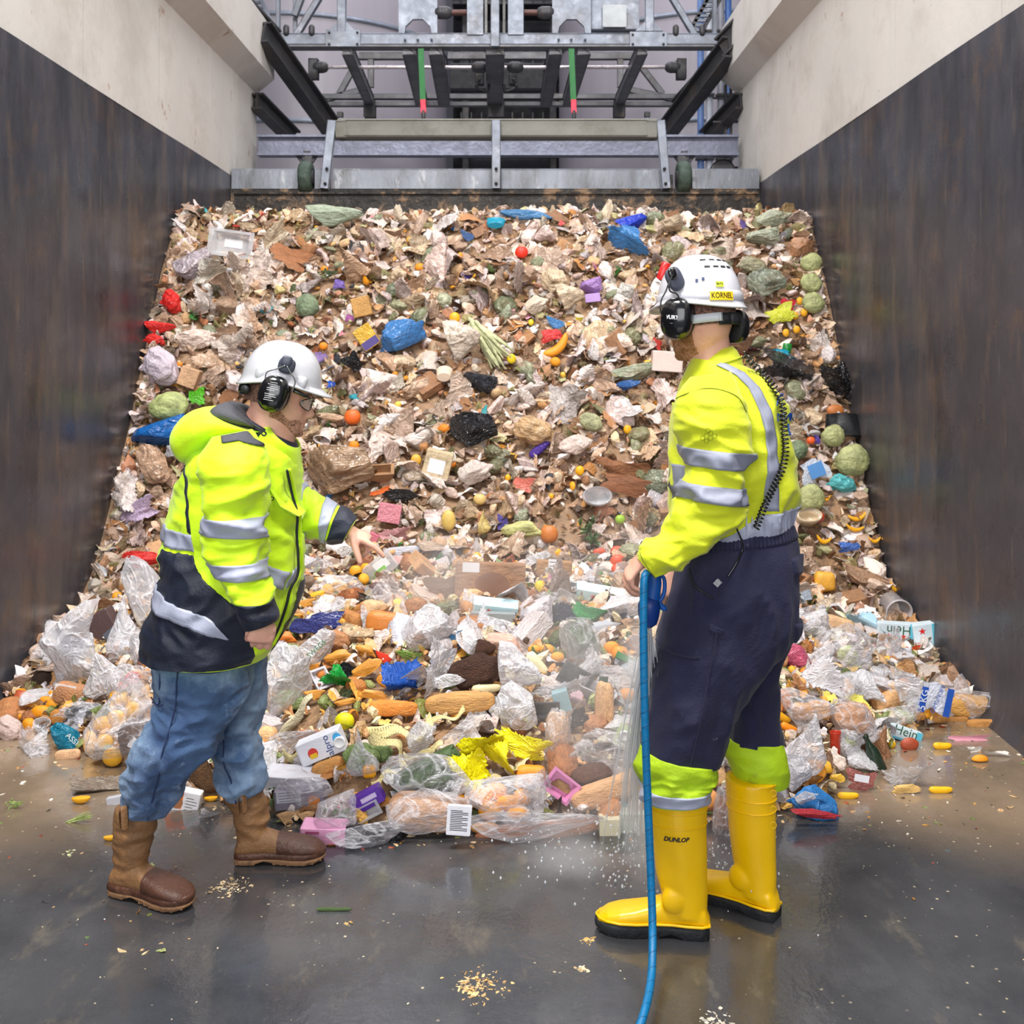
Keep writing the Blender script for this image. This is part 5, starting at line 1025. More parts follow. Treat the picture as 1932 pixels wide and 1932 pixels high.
plast = mk('hard_plastic', src='obj', rough=.25, var=.05, vs=2, bump=.03, bs=10, coat=.2, dirt=((140, 110, 80), .45, 3, .58, .72))
blackf = mk('black_film', src='obj', rough=.16, var=.2, vs=3, bump=.7, bs=6, wrinkle=1., ws=4)
clearf = mk('clear_film', (236, 234, 240), rough=.14, var=.04, bump=.45, bs=3.2, wrinkle=.9, ws=3.0, clear=.95, rvar=.06, spec=.9)
clearw = mk('milky_film', (240, 238, 243), rough=.2, var=.1, vs=2, bump=.5, bs=3.6, wrinkle=1., ws=3.4, clear=.70, rvar=.08, spec=.8)
clearp = mk('clear_plastic', (226, 226, 230), rough=.08, var=.02, bump=.15, bs=3, clear=.74, spec=.9)
stuffm = mk('mixed_scraps', src='attr', rough=.45, var=.15, vs=20, bump=.4, bs=40, rvar=.2)
MATS = dict(film=film, film_c=film_c, paper=paper, card=card, food=food, citrus=citrus, crust=crust, seedy=seedy, leaf=leafm, plast=plast, blackf=blackf, clear=clearf, milky=clearw, clearp=clearp)

# ---- unit meshes (about 1 m across, scaled per piece)
def ico(sub):
    bm = bmesh.new(); bmesh.ops.create_icosphere(bm, subdivisions=sub, radius=1); v = np.array([x.co[:] for x in bm.verts]); f = [[q.index for q in p.verts] for p in bm.faces]; bm.free(); return v, f
ICO = {s_: ico(s_) for s_ in (2, 3, 4, 5)}
def norm(v):
    lo, hi = v.min(0), v.max(0); return (v-(lo+hi)/2)/max((hi-lo).max(), 1e-6)
def normbox(v):
    lo, hi = v.min(0), v.max(0); return (v-(lo+hi)/2)/np.maximum(hi-lo, 1e-6)
def crumple(seed, sub=3, k=9, amp=.42, fine=0, spikes=None):
    """closed crumpled skin: pressed facets, sharp creases and pulled-out corners"""
    g = np.random.default_rng(seed); v, f = ICO[sub]; v = v.copy(); r = np.full(len(v), 1.); dirs = g.normal(size=(40, 3)); dirs /= np.linalg.norm(dirs, axis=1)[:, None]
    if spikes is None: spikes = 5 if amp > .25 else 0
    w_ = v+.16*np.sin(v[:, [1, 2, 0]]*3.1+g.uniform(0, 6, 3))
    for i in range(k): r += amp/k*3.4*g.uniform(.3, 1)*(np.abs(w_@dirs[i]-g.uniform(-.7, .7))-.5)
    for i in range(spikes): c = np.clip(v@dirs[20+i], -1, 1); r *= 1+g.uniform(.25, .8)*np.exp(-(np.arccos(c)/g.uniform(.16, .34))**2)
    for i in range(fine): r += .055*(np.abs(np.sin(w_@dirs[30+i % 10]*g.uniform(3, 8)+g.uniform(0, 6)))-.6)
    v = v*r[:, None]
    if amp > .25:
        for i in range(5):     # faces pressed flat by the neighbours
            d_ = v@dirs[10+i]; c = g.uniform(.38, .7); v -= np.outer(np.where(d_ > c, (d_-c)*.85, 0), dirs[10+i])
        v *= [1, g.uniform(.6, 1), g.uniform(.55, .95)]
    return norm(v), f
def sheet(seed, n=15, k=6, amp=.55, curl=.3):
    g = np.random.default_rng(seed); x, z = np.meshgrid(np.linspace(-1, 1, n), np.linspace(-1, 1, n)); x = x+g.normal(0, .02, x.shape); z = z+g.normal(0, .02, z.shape)
    y = np.zeros_like(x); rag = 1+.18*np.sin(3*np.arctan2(z, x)+g.uniform(0, 6))+.08*g.normal(size=x.shape)*(np.maximum(abs(x), abs(z)) > .95); x, z = x*rag, z*rag
    for i in range(k):
        a = g.uniform(0, math.pi); c = g.uniform(-.8, .8); d_ = np.cos(a)*x+np.sin(a)*z-c; s_ = g.uniform(-1, 1)*amp; y += s_*np.abs(d_); x -= np.cos(a)*.25*abs(s_)*np.abs(d_)*np.sign(d_); z -= np.sin(a)*.25*abs(s_)*np.abs(d_)*np.sign(d_)
    y += curl*(x*x-z*z)*g.uniform(-1, 1)
    y -= y.mean(); v = np.stack([x, y, z], -1).reshape(-1, 3); th = .03; vv = np.concatenate([v, v+[0, th, 0]]); N_ = n*n
    f = []
    for j in range(n-1):
        for i in range(n-1):
            a = j*n+i; f.append([a, a+1, a+n+1, a+n]); f.append([N_+a, N_+a+n, N_+a+n+1, N_+a+1])
    ed = [i for i in range(n)]+[j*n+n-1 for j in range(1, n)]+[(n-1)*n+i for i in range(n-2, -1, -1)]+[j*n for j in range(n-2, 0, -1)]
    for a, b in zip(ed, ed[1:]+ed[:1]): f.append([a, N_+a, N_+b, b])
    return norm(vv), f
def tiedbag(seed, sub=4):
    g = np.random.default_rng(seed); v, f = crumple(seed, sub, 8, .3, 5); v = v.copy(); t = np.clip((v[:, 2]+.1)/.55, 0, 1)
    s_ = 1-.86*t**1.2; v[:, 0] *= s_; v[:, 1] *= s_; v[:, 2] += .32*t**2; a = np.arctan2(v[:, 1], v[:, 0]); rr = 1+.10*np.sin(a*9+g.uniform(0, 6))*t*1.4; v[:, 0] *= rr; v[:, 1] *= rr
    top = v[:, 2] > .62; v[top, :2] *= 1.9
    return norm(v), f
def flatbox(q):
    v = q[0]; lo, hi = v.min(0), v.max(0); e = np.maximum(hi-lo, 1e-6); e[1] = max(e[0], e[2])*.8; return (v-(lo+hi)/2)/e, q[1]
def fruit(dim=.1, n=3, el=1.):
    v, f = ICO[n]; v = v.copy(); r = np.hypot(v[:, 0], v[:, 1]); v[:, 2] = v[:, 2]*el*(1-dim*1.2*np.exp(-(r/.28)**2)); return norm(v), f
def half():
    v, f = ICO[3]; v = v.copy(); v[:, 2] = np.where(v[:, 2] > .05, .05+.12*(v[:, 2]-.05), v[:, 2]); return norm(v), f
def longfruit(bend=.5, taper=.5, ridges=0, sq=0):
    n, m = 14, 15; V = []
    for j in range(m):
        t = j/(m-1)*2-1; r = .22*(1-abs(t)**3.5)**.5*(1-taper*.5*(t+1)/2)+.004; z = bend*.5*t*t
        for i in range(n):
            a = 2*math.pi*i/n; rr = r*(1+.10*ridges*math.cos(5*a)); V.append((t, rr*math.cos(a), z+rr*math.sin(a)))
    V = np.array(V); f = [[j*n+i, j*n+(i+1) % n, (j+1)*n+(i+1) % n, (j+1)*n+i] for j in range(m-1) for i in range(n)]+[list(range(n-1, -1, -1)), [(m-1)*n+i for i in range(n)]]; return normbox(V), f
def loaf(seed, slashes=4, sub=4):
    g = np.random.default_rng(seed); v, f = ICO[sub]; v = v.copy(); v = np.sign(v)*np.abs(v)**.62
    for k in range(slashes):
        c = -.7+1.4*(k+.5)/max(slashes, 1); v[:, 2] -= .10*np.exp(-((v[:, 0]-c-.3*v[:, 1])/.06)**2)*(v[:, 2] > 0)
    v *= (1+.04*np.sin(v[:, 0:1]*5+g.uniform(0, 6))); return normbox(v), f
def cabbage(seed, leafy=1.):
    g = np.random.default_rng(seed); v, f = ICO[4]; r = np.full(len(v), 1.)
    for k in range(7):
        n_ = g.normal(size=3); n_ /= np.linalg.norm(n_); d_ = v@n_; e = .35+.12*np.sin(np.arctan2(v[:, 0], v[:, 2])*6+k); r += .085*leafy*(1/(1+np.exp(-(d_-e)*40)))
        r += .02*np.abs(np.sin(d_*9+k))
    return norm(v*r[:, None]), f
def florets(seed, sub=4, fr=6):
    g = np.random.default_rng(seed); v, f = ICO[sub]; c = g.normal(size=(46, 3)); c /= np.linalg.norm(c, axis=1)[:, None]; d_ = np.min(np.arccos(np.clip(v@c.T, -1, 1)), 1); r = 1+.16*np.sqrt(np.clip(1-(d_/.3)**2, 0, 1))+.03*np.sin(v[:, 0]*40)*np.sin(v[:, 2]*40); return norm(v*r[:, None]), f
def boxm(fl=0):
    b = .035; V = []; 
    bm = bmesh.new(); bmesh.ops.create_cube(bm, size=1); bmesh.ops.bevel(bm, geom=list(bm.edges), offset=b, segments=1, affect='EDGES'); V = np.array([x.co[:] for x in bm.verts]); f = [[q.index for q in p.verts] for p in bm.faces]; bm.free()
    return V, f
def tray():
    o, i_ = .5, .40; V = [(-o, -.5, -o), (o, -.5, -o), (o, -.5, o), (-o, -.5, o), (-i_, -.5, -i_), (i_, -.5, -i_), (i_, -.5, i_), (-i_, -.5, i_), (-.34, .42, -.34), (.34, .42, -.34), (.34, .42, .34), (-.34, .42, .34), (-o, -.42, -o), (o, -.42, -o), (o, -.42, o), (-o, -.42, o), (-.38, .5, -.38), (.38, .5, -.38), (.38, .5, .38), (-.38, .5, .38)]
    f = []
    for k in range(4):
        q = (k+1) % 4; f += [[k, q, 4+q, 4+k], [4+k, 4+q, 8+q, 8+k], [k, 12+k, 12+q, q], [12+k, 16+k, 16+q, 12+q]]
    f += [[8, 9, 10, 11], [19, 18, 17, 16]]; return np.array(V, float), f
def lat(prof, n=22): v, f = lathe(prof, n); return normbox(np.array(v, float)), f
def strands(seed, n=34, ln=1., spread=.35, r=.018, curve=.3):
    g = np.random.default_rng(seed); parts = []
    for k in range(n):
        a = g.normal(0, spread); b = g.normal(0, spread*.6); o = Vector((g.normal(0, .06), g.normal(0, .05), g.uniform(-.1, .1))); p = [o]
        for j in range(4): d_ = Vector((math.cos(a), b*.6, math.sin(a)))*ln/4; a += g.normal(0, curve); p.append(p[-1]+d_)
        parts.append(tube(p, [r, r*1.1, r, r*.8, r*.4], 5, False))
    v, f = join(*parts); return norm(np.array(v)), f
def leaves(seed, n=16):
    g = np.random.default_rng(seed); V, Fc = [], []
    for k in range(n):
        o = g.normal(0, .3, 3)*[1, .5, .8]; a, b = g.uniform(0, 6.28), g.uniform(-.6, .6); u = np.array([math.cos(a), 0, math.sin(a)]); w_ = np.array([-math.sin(a), b, math.cos(a)]); L = g.uniform(.3, .55); W_ = L*.42; base = len(V)
        for j in range(5):
            t = j/4; ww = W_*math.sin(math.pi*(.08+.9*t)); y = -.25*L*math.sin(math.pi*t)-.05
            V += [o+u*L*t-w_*ww/2+[0, y+.05*L, 0], o+u*L*t+[0, y-.03, 0], o+u*L*t+w_*ww/2+[0, y+.05*L, 0]]
        for j in range(4):
            q = base+j*3; Fc += [[q, q+1, q+4, q+3], [q+1, q+2, q+5, q+4]]
    return norm(np.array(V)), Fc
def ribbon(seed, n=26, amp=.35, wd=.28, tw=2.):
    g = np.random.default_rng(seed); ph = g.uniform(0, 6, 4); V = []
    for i in range(n+1):
        t = i/n*2-1; z = amp*(math.sin(t*2.6+ph[0])+.4*math.sin(t*6+ph[1])); y = .2*math.sin(t*3+ph[2]); a = math.radians(65+50*math.sin(t*tw+ph[3])); dz, dy = math.sin(a)*wd, math.cos(a)*wd
        V += [(t, y-dy, z-dz), (t, y, z), (t, y+dy, z+dz), (t, y+dy+.01, z+dz), (t, y+.012, z), (t, y-dy+.01, z-dz)]
    f = [[i*6+k, i*6+(k+1) % 6, (i+1)*6+(k+1) % 6, (i+1)*6+k] for i in range(n) for k in range(6)]; return norm(np.array(V)), f
_mc = {}
def M_(key, fn, flat=False):
    if key not in _mc:
        v, f = fn(); _mc[key] = mesh(key, v, f, not flat)
    return _mc[key]
NB = 12
def kindmesh(kind, k=0):
    """unit mesh of a kind, k picks the variant"""
    T_ = {'bag': lambda: M_('crumpled_bag_%d' % (k % NB), lambda: crumple(100+k % NB, 4, 9, .5, 5)), 'bigbag': lambda: M_('large_bag_%d' % (k % NB), lambda: (lambda q: (normbox(q[0]), q[1]))(crumple(140+k % NB, 5, 9, .42, 9, 4))), 'tied': lambda: M_('tied_bag_%d' % (k % 5), lambda: tiedbag(200+k % 5)),
          'sheet': lambda: M_('crumpled_sheet_%d' % (k % 10), lambda: flatbox(sheet(300+k % 10)), True), 'wsheet': lambda: M_('soft_sheet_%d' % (k % 8), lambda: flatbox(sheet(350+k % 8, 26, 11, .6, .4))), 'card': lambda: M_('card_piece_%d' % (k % 6), lambda: flatbox(sheet(400+k % 6, 8, 2, .35, .1)), True),
          'fruit': lambda: M_('round_fruit', lambda: fruit(.12)), 'oval': lambda: M_('oval_fruit', lambda: fruit(.0, 3, 1.3)), 'half': lambda: M_('half_fruit', half), 'long': lambda: M_('long_fruit_%d' % (k % 3), lambda: longfruit(.1+.45*(k % 3), .4, .3)),
          'loaf': lambda: M_('loaf_%d' % (k % 3), lambda: loaf(k % 3, 4)), 'roll': lambda: M_('bread_roll', lambda: loaf(7, 1, 3)), 'ball': lambda: M_('lumpy_ball_%d' % (k % 3), lambda: crumple(500+k % 3, 4, 5, .1, 8)), 'cabbage': lambda: M_('cabbage_%d' % (k % 4), lambda: cabbage(600+k % 4)),
          'florets': lambda: M_('floret_head_%d' % (k % 2), lambda: florets(650+k % 2)), 'box': lambda: M_('carton', boxm, True), 'tray': lambda: M_('food_tray', tray, True), 'tub': lambda: M_('tub', lambda: lat([(.36, -.5), (.40, -.5), (.47, .42), (.5, .44), (.5, .5), (.45, .5), (.43, .42), (.36, -.42), (.0, -.42)])),
          'bottle': lambda: M_('bottle', lambda: lat([(.30, -.5), (.34, -.47), (.34, .05), (.30, .16), (.14, .32), (.12, .44), (.15, .45), (.15, .5), (.02, .5)])), 'can': lambda: M_('can', lambda: lat([(.40, -.5), (.46, -.46), (.46, .42), (.40, .49), (.36, .49), (.36, .46), (.01, .46)])),
          'strands': lambda: M_('strands_%d' % (k % 3), lambda: strands(700+k % 3)), 'stalks': lambda: M_('stalks', lambda: strands(720, 13, 1., .18, .05, .12)), 'leaves': lambda: M_('leafy_bunch_%d' % (k % 3), lambda: leaves(740+k % 3, 26)), 'ribbon': lambda: M_('ribbon_%d' % (k % 4), lambda: flatbox(ribbon(760+k % 4))),
          'scraps': lambda: M_('food_lump_%d' % (k % 5), lambda: crumple(800+k % 5, 4, 12, .8, 6)), 'disc': lambda: M_('dish', lambda: lat([(.2, -.3), (.42, -.2), (.5, .3), (.46, .5), (.38, .1), (.01, .0)]))}
    return T_[kind]()
def obj_at(name, me, m, loc, scale, rot, colr):
    o = bpy.data.objects.new(name, me); C.objects.link(o)
    if not me.materials: me.materials.append(m)
    if me.materials[0] != m:
        o.material_slots[0].link = 'OBJECT'; o.material_slots[0].material = m
    o.location = loc; o.scale = scale; o.rotation_euler = rot if not isinstance(rot, Matrix) else rot.to_euler(); o.color = (*lin(colr), 1); return o
HERO = []
PL = []   # footprints of the named pieces in the view, so that the loose scatter stays off them
def item(name, label, cat, px, py, wpx, hpx, kind, m, colr, roll=0., k=0, dep=.7, tilt=0., yaw=0., lift=.35, floor=False, group=None, fp=True):
    """a single named piece lying on the heap where the view ray through its middle meets the surface"""
    p = hit(px, py+hpx*.15) if not floor else P(px, py+hpx*.3, (EH-.0)*F/max(py+hpx*.3-CY, 1)); d_ = p.y; w_, h_ = wpx/F*d_, hpx/F*d_
    c_ = P(px, py, d_-min(w_, h_)*(lift if lift != .35 else .75)*.6-(.03 if py < 1080 else 0)) if not floor else P(px, py+hpx*.3, d_)+Vector((0, 0, min(w_, h_)*.32))
    rot = Matrix.Rotation(-math.radians(roll), 3, 'Y') @ Matrix.Rotation(math.radians(tilt), 3, 'X') @ Matrix.Rotation(math.radians(yaw), 3, 'Z')
    o = obj_at(name, kindmesh(kind, k), MATS[m], c_, (w_, max(.01, min(w_, h_)*dep), h_), rot, colr); tag(o, label, cat, group)
    if fp: PL.append((px, py, wpx*.42, hpx*.42, math.radians(roll))); HERO.append((px, py, label))
    return o
def decal_on(o, name, x, z, w_, h_, colr, y=-.508, txt=None, tcol=(20, 30, 60), th=.6, trot=0., lines=0, shape='box'):
    """print or label fixed to a piece; x z w h in the piece's own unit box"""
    asp = o.scale[2]/max(o.scale[0], 1e-6)
    if colr:
        if shape == 'box': v = [(-.5, -.5), (.5, -.5), (.5, .5), (-.5, .5)]
        elif shape == 'star': v = [((.5 if k % 2 == 0 else .2)*math.sin(k*math.pi/5), (.5 if k % 2 == 0 else .2)*math.cos(k*math.pi/5)) for k in range(10)]
        else: v = [(.5*math.cos(k*math.pi/10), .5*math.sin(k*math.pi/10)) for k in range(20)]
        n = len(v); V = [(x+a*w_, y, z+b*h_) for a, b in v]+[(x+a*w_, y+.01, z+b*h_) for a, b in v]
        me = mesh(name, V, [list(range(n))]+[[i, n+i, n+(i+1) % n, (i+1) % n] for i in range(n)], False)
        q = link(name, me, mk('print_%02x%02x%02x' % tuple(colr), colr, rough=.45, var=.04, bump=0), o, local=True)
    if txt:
        tv, tf = textvf(txt, 1.); xs = [v.x for v in tv]; wdt = max(xs)-min(xs); ca, sa = math.cos(trot), math.sin(trot); V = []
        for v in tv:
            a, b = v.x/wdt, v.y/wdt; a, b = a*ca-b*sa, a*sa+b*ca; V.append((x+a*th, y-.006, z+b*th/asp))
        link('lettering', mesh('lettering', V, tf), mk('ink_%02x%02x%02x' % tuple(tcol), tcol, rough=.5, var=0, bump=0), o, local=True)
    for k in range(lines):
        zz = z+h_*(.36-.72*k/max(lines-1, 1)); ln = w_*(.8 if k % 3 else .55)
        me = mesh('printed_line', [(x-w_*.4, y-.004, zz-h_*.016), (x-w_*.4+ln, y-.004, zz-h_*.016), (x-w_*.4+ln, y-.004, zz+h_*.016), (x-w_*.4, y-.004, zz+h_*.016)], [[0, 1, 2, 3]], False); link('printed_line', me, mk('ink_303036', (60, 60, 70), rough=.5, var=0, bump=0), o, local=True)
I_ = item
OR, YO, TAN, WHT = (240, 140, 14), (246, 176, 20), (196, 160, 124), (226, 222, 226)
# ------- upper slope, one by one
I_('tomato', 'bright red tomato high on the slope, below the pusher blade', 'tomato', 984, 476, 25, 24, 'fruit', 'food', (222, 48, 24))
I_('plastic_bag', 'royal blue crumpled bag at the crest, right part of the pile', 'bag', 1190, 417, 62, 30, 'bigbag', 'film_c', (22, 58, 190), k=1)
I_('plastic_bag', 'torn pale blue bag hanging down just below the royal blue one', 'bag', 1183, 452, 78, 62, 'wsheet', 'film_c', (62, 128, 190), k=2)
I_('plastic_bag', 'long flattened blue bag along the crest, middle of the pile', 'bag', 992, 405, 104, 20, 'bigbag', 'film_c', (66, 120, 168), k=3)
I_('plastic_tub', 'small turquoise tub near the crest left of the long blue bag', 'tub', 935, 421, 38, 22, 'tub', 'plast', (20, 138, 168), tilt=-60)
I_('plastic_bag', 'small dark blue bag in the upper slope, below the crest', 'bag', 882, 444, 26, 24, 'bag', 'film_c', (66, 94, 140))
I_('plastic_bag', 'large greyed blue bag in the upper slope, left of the leek bunch', 'bag', 757, 632, 92, 60, 'bigbag', 'film_c', (66, 124, 186), roll=10, k=4)
I_('plastic_bag', 'glossy black and silver bag lump right of the slope centre', 'bag', 905, 718, 66, 38, 'bigbag', 'blackf', (52, 54, 62), roll=-24, k=5)
I_('plastic_bag', 'crumpled charcoal bin bag in the middle of the slope', 'bag', 893, 810, 92, 66, 'bigbag', 'blackf', (42, 42, 46), k=6)
I_('vegetable_bunch', 'pale green and white leek bunch spilling down the upper middle slope', 'leeks', 922, 645, 118, 88, 'stalks', 'leaf', (208, 212, 164), roll=-52)
I_('plastic_bag', 'whitish bag wrapped round the head of the leek bunch', 'bag', 872, 642, 74, 78, 'bigbag', 'film', (222, 206, 190), k=7)
I_('melon_slice', 'orange melon slice standing on edge in the upper slope', 'melon', 1052, 655, 62, 24, 'long', 'food', (232, 152, 30), roll=42, k=1)
I_('plastic_sheet', 'red and white film scrap just above the melon slice', 'film', 1040, 632, 44, 26, 'sheet', 'film_c', (214, 62, 62), roll=15)
I_('wrapper', 'rolled purple wrapper in the middle slope', 'wrapper', 1020, 845, 54, 17, 'long', 'film_c', (84, 56, 158), roll=42)
o = I_('food_tray', 'clear pinkish food tray lying top left on the slope', 'tray', 437, 460, 84, 50, 'tray', 'clearp', (214, 190, 194), roll=-8, dep=.35); decal_on(o, 'label', 0.02, .02, .4, .3, (236, 234, 238), y=.38)
I_('plastic_bag', 'smoky lilac clear bag under the pinkish food tray', 'bag', 362, 497, 72, 62, 'bigbag', 'film', (172, 160, 168), k=1)
I_('plastic_sheet', 'frayed grey-white film triangle near the top left', 'film', 398, 512, 66, 50, 'wsheet', 'film', (214, 208, 196), k=1)
for x, y, w_, h_, lab in ((322, 568, 40, 48, 'upper, orange-tinged one of three red bags by the left wall'), (303, 618, 64, 26, 'long middle one of three red bags by the left wall'), (290, 641, 42, 24, 'lowest, flat one of three red bags by the left wall')): I_('plastic_bag', lab, 'bag', x, y, w_, h_, 'bigbag', 'film_c', (220, 44, 40), k=x % 8)
I_('plastic_bag', 'lilac-white clear bag by the left wall, under the red ones', 'bag', 300, 690, 72, 76, 'bigbag', 'film_c', (214, 200, 212), k=2)
I_('cabbage', 'pale green cabbage by the left wall, above the big blue bag', 'cabbage', 318, 766, 78, 54, 'cabbage', 'leaf', (176, 186, 122))
I_('plastic_bag', 'big bright blue bag by the left wall, behind the hood', 'bag', 300, 815, 112, 56, 'bigbag', 'film_c', (22, 100, 176), roll=8, k=5)
I_('plastic_bag', 'brown see-through bag below the big bright blue bag', 'bag', 290, 876, 64, 76, 'bigbag', 'film', (198, 162, 134), k=3)
I_('bread_slice', 'tan block of bread beside the yellow peels, left slope', 'bread', 358, 712, 34, 36, 'box', 'crust', (206, 164, 128), roll=-20)
for r_, lab in ((55, 'yellow banana peel leaning right by the left wall'), (-60, 'yellow banana peel leaning left by the left wall')): I_('banana_peel', lab, 'banana', 322 if r_ < 0 else 342, 712, 50, 13, 'long', 'food', (228, 158, 40), roll=r_, k=2)
I_('snack_pack', 'bright green snack pack near the left wall, right of the cabbage', 'pack', 372, 748, 34, 34, 'card', 'film_c', (92, 188, 40), roll=8)
I_('paper_bag', 'creased white paper sheet by the left wall, beside the hi-vis back', 'paper', 234, 928, 58, 74, 'wsheet', 'film', (226, 214, 210), k=3)
I_('film_pack', 'lilac printed wrapper below the creased white sheet', 'wrapper', 256, 962, 84, 44, 'wsheet', 'film_c', (206, 184, 214), roll=18, k=4)
I_('plastic_bag', 'scarlet plastic bag by the left wall at the height of the jacket waist', 'bag', 266, 1056, 78, 34, 'bigbag', 'film_c', (222, 50, 44), k=6)
I_('plastic_bag', 'silvery grey bag touching the left side of the hi-vis hood', 'bag', 332, 850, 42, 42, 'bag', 'film_c', (190, 190, 196), k=4)
I_('vegetable_bag', 'long clear bag of green leaves below the crest, left half', 'bag', 632, 407, 112, 44, 'bigbag', 'film_c', (160, 172, 150), k=7)
I_('cardboard_piece', 'bent brown cardboard flap in the upper left slope', 'cardboard', 548, 484, 82, 44, 'card', 'paper', (166, 112, 76), roll=-24)
I_('plastic_sheet', 'long stretched beige film beside the brown cardboard flap', 'film', 510, 448, 92, 34, 'wsheet', 'film', (202, 184, 158), roll=34, k=5)
I_('cabbage', 'dark green cabbage in the upper left slope', 'cabbage', 580, 577, 46, 46, 'cabbage', 'leaf', (118, 134, 104), k=1)
I_('food_box', 'small ochre block in the upper left slope', 'box', 683, 579, 34, 36, 'box', 'crust', (196, 148, 84), roll=14)
o = I_('snack_pack', 'yellow and violet snack pack left of the greyed blue bag', 'pack', 692, 636, 34, 44, 'box', 'film_c', (226, 180, 60), roll=35, dep=.3); decal_on(o, 'print', 0, -.3, .96, .35, (80, 66, 130))
I_('plastic_sheet', 'pointed black film scrap above the left helmet, to its right', 'film', 666, 684, 34, 40, 'card', 'blackf', (28, 28, 32), roll=40, k=2)
for x, y, s_, lab, c_ in ((605, 674, 28, 'mauve scrap of film just right of the left helmet top', (136, 112, 168)), (640, 536, 24, 'violet scrap of film in the upper left slope', (120, 96, 178)), (625, 725, 18, 'cobalt blue scrap of film in front of the left helmet', (26, 84, 190)), (660, 600, 18, 'magenta scrap of film near the ochre block', (172, 88, 160))): I_('film_scrap', lab, 'film', x, y, s_, s_*.8, 'sheet', 'film_c', c_, k=x % 10)
I_('fruit', 'round orange-red squash in front of the left face', 'squash', 665, 787, 31, 31, 'fruit', 'food', (232, 104, 34))
for x, y, s_, lab in ((668, 841, 20, 'small orange under the orange-red squash'), (610, 653, 16, 'small orange just above and right of the left helmet'), (612, 508, 14, 'tiny orange in the upper left slope, on green leaves')): I_('orange', lab, 'orange', x, y, s_, s_, 'fruit', 'citrus', OR)
I_('leafy_greens', 'dark leafy greens with a tiny orange on top, upper left slope', 'greens', 620, 516, 50, 22, 'leaves', 'leaf', (66, 86, 44))
I_('cloth_sack', 'large brown draped sack behind the pointing arm', 'sack', 640, 885, 132, 92, 'bigbag', 'film', (158, 128, 100), k=6)
I_('cardboard_tray', 'brown cardboard tray right of the draped sack', 'cardboard', 712, 893, 66, 28, 'tray', 'paper', (164, 124, 88), roll=4, tilt=-50)
I_('plastic_tub', 'white lidded tub on its side in the middle slope', 'tub', 838, 706, 32, 32, 'tub', 'plast', (228, 206, 184), tilt=-70)
o = I_('carton', 'beige carton with a white label in the middle slope', 'carton', 826, 876, 50, 52, 'box', 'paper', (206, 186, 152), roll=-14); decal_on(o, 'label', -.02, -.05, .6, .5, (226, 226, 236))
I_('plastic_bag', 'shiny white bag right of the beige carton', 'bag', 897, 891, 68, 48, 'bigbag', 'film_c', (214, 200, 192), k=0)
I_('bread_bag', 'swollen tan paper bag right of the charcoal bin bag', 'bag', 1003, 812, 88, 58, 'bigbag', 'film', (208, 170, 126), k=2)
I_('plastic_bag', 'long white bag right of the rolled purple wrapper', 'bag', 1086, 838, 62, 40, 'bigbag', 'film_c', (226, 206, 196), roll=35, k=3)
I_('cardboard_piece', 'large folded sheet of wet brown cardboard behind the right elbow', 'cardboard', 1172, 885, 116, 46, 'wsheet', 'paper', (146, 98, 66), roll=-6, k=0)
I_('cardboard_piece', 'lower fold of wet brown cardboard beside the large folded sheet', 'cardboard', 1182, 916, 100, 42, 'card', 'paper', (138, 90, 62), roll=-14, k=3)
I_('plastic_dish', 'clear round dish below the wet brown cardboard', 'dish', 1126, 938, 56, 52, 'disc', 'clearp', (214, 200, 186), tilt=75)
I_('cabbage', 'small oval cabbage right of the swollen tan bag', 'cabbage', 1115, 796, 48, 34, 'cabbage', 'leaf', (172, 172, 132), roll=-20, k=2)
I_('plastic_bag', 'blue bag just left of the right shoulder', 'bag', 1186, 727, 46, 42, 'bag', 'film_c', (34, 84, 146), k=5)
I_('vegetable_bag', 'greenish bag of leaves above the blue bag by the shoulder', 'bag', 1196, 700, 88, 36, 'bigbag', 'film', (144, 150, 124), k=1)
I_('foam_box', 'off-white foam box beside the bearded chin', 'box', 1258, 682, 56, 38, 'box', 'card', (224, 204, 196), roll=-4)
for y in (684, 696): I_('orange_segment', ('upper' if y < 690 else 'lower')+' orange crescent left of the off-white foam box', 'orange', 1230, y, 30, 10, 'long', 'food', YO)
o = I_('drink_can', 'red drink can left of the white helmet', 'can', 1252, 512, 18, 34, 'can', 'plast', (206, 40, 40), roll=-20)
I_('plastic_sheet', 'large black film behind the right shoulder', 'film', 1486, 690, 122, 54, 'wsheet', 'blackf', (40, 40, 44), roll=-10, k=6)
I_('plastic_sheet', 'black film hanging at the right wall beside the pile', 'film', 1580, 722, 56, 96, 'wsheet', 'blackf', (30, 30, 34), roll=20, k=7)
I_('plastic_tub', 'upturned black plastic bucket by the right wall', 'bucket', 1590, 804, 74, 44, 'tub', 'plast', (26, 27, 30), tilt=160)
for x, y, s_, lab in ((1531, 496, 42, 'topmost cabbage by the right wall'), (1530, 534, 42, 'second cabbage from the top by the right wall'), (1534, 571, 44, 'third cabbage from the top, beside the oranges by the right wall'), (1572, 822, 46, 'cabbage right under the black bucket'), (1608, 868, 66, 'large pale cabbage at the right wall, below the bucket'), (1528, 940, 58, 'cabbage half covered, below the teal pack'), (1503, 850, 44, 'green cabbage touching the right edge of the work jacket')):
    I_('cabbage', lab, 'cabbage', x, y, s_, s_*.92, 'cabbage', 'leaf', (178, 182, 126) if y != 850 else (120, 136, 104), k=x % 4)
I_('plastic_bag', 'brown paper bag at the top right beside the wall', 'bag', 1511, 467, 56, 40, 'bigbag', 'film', (178, 128, 92), k=4)
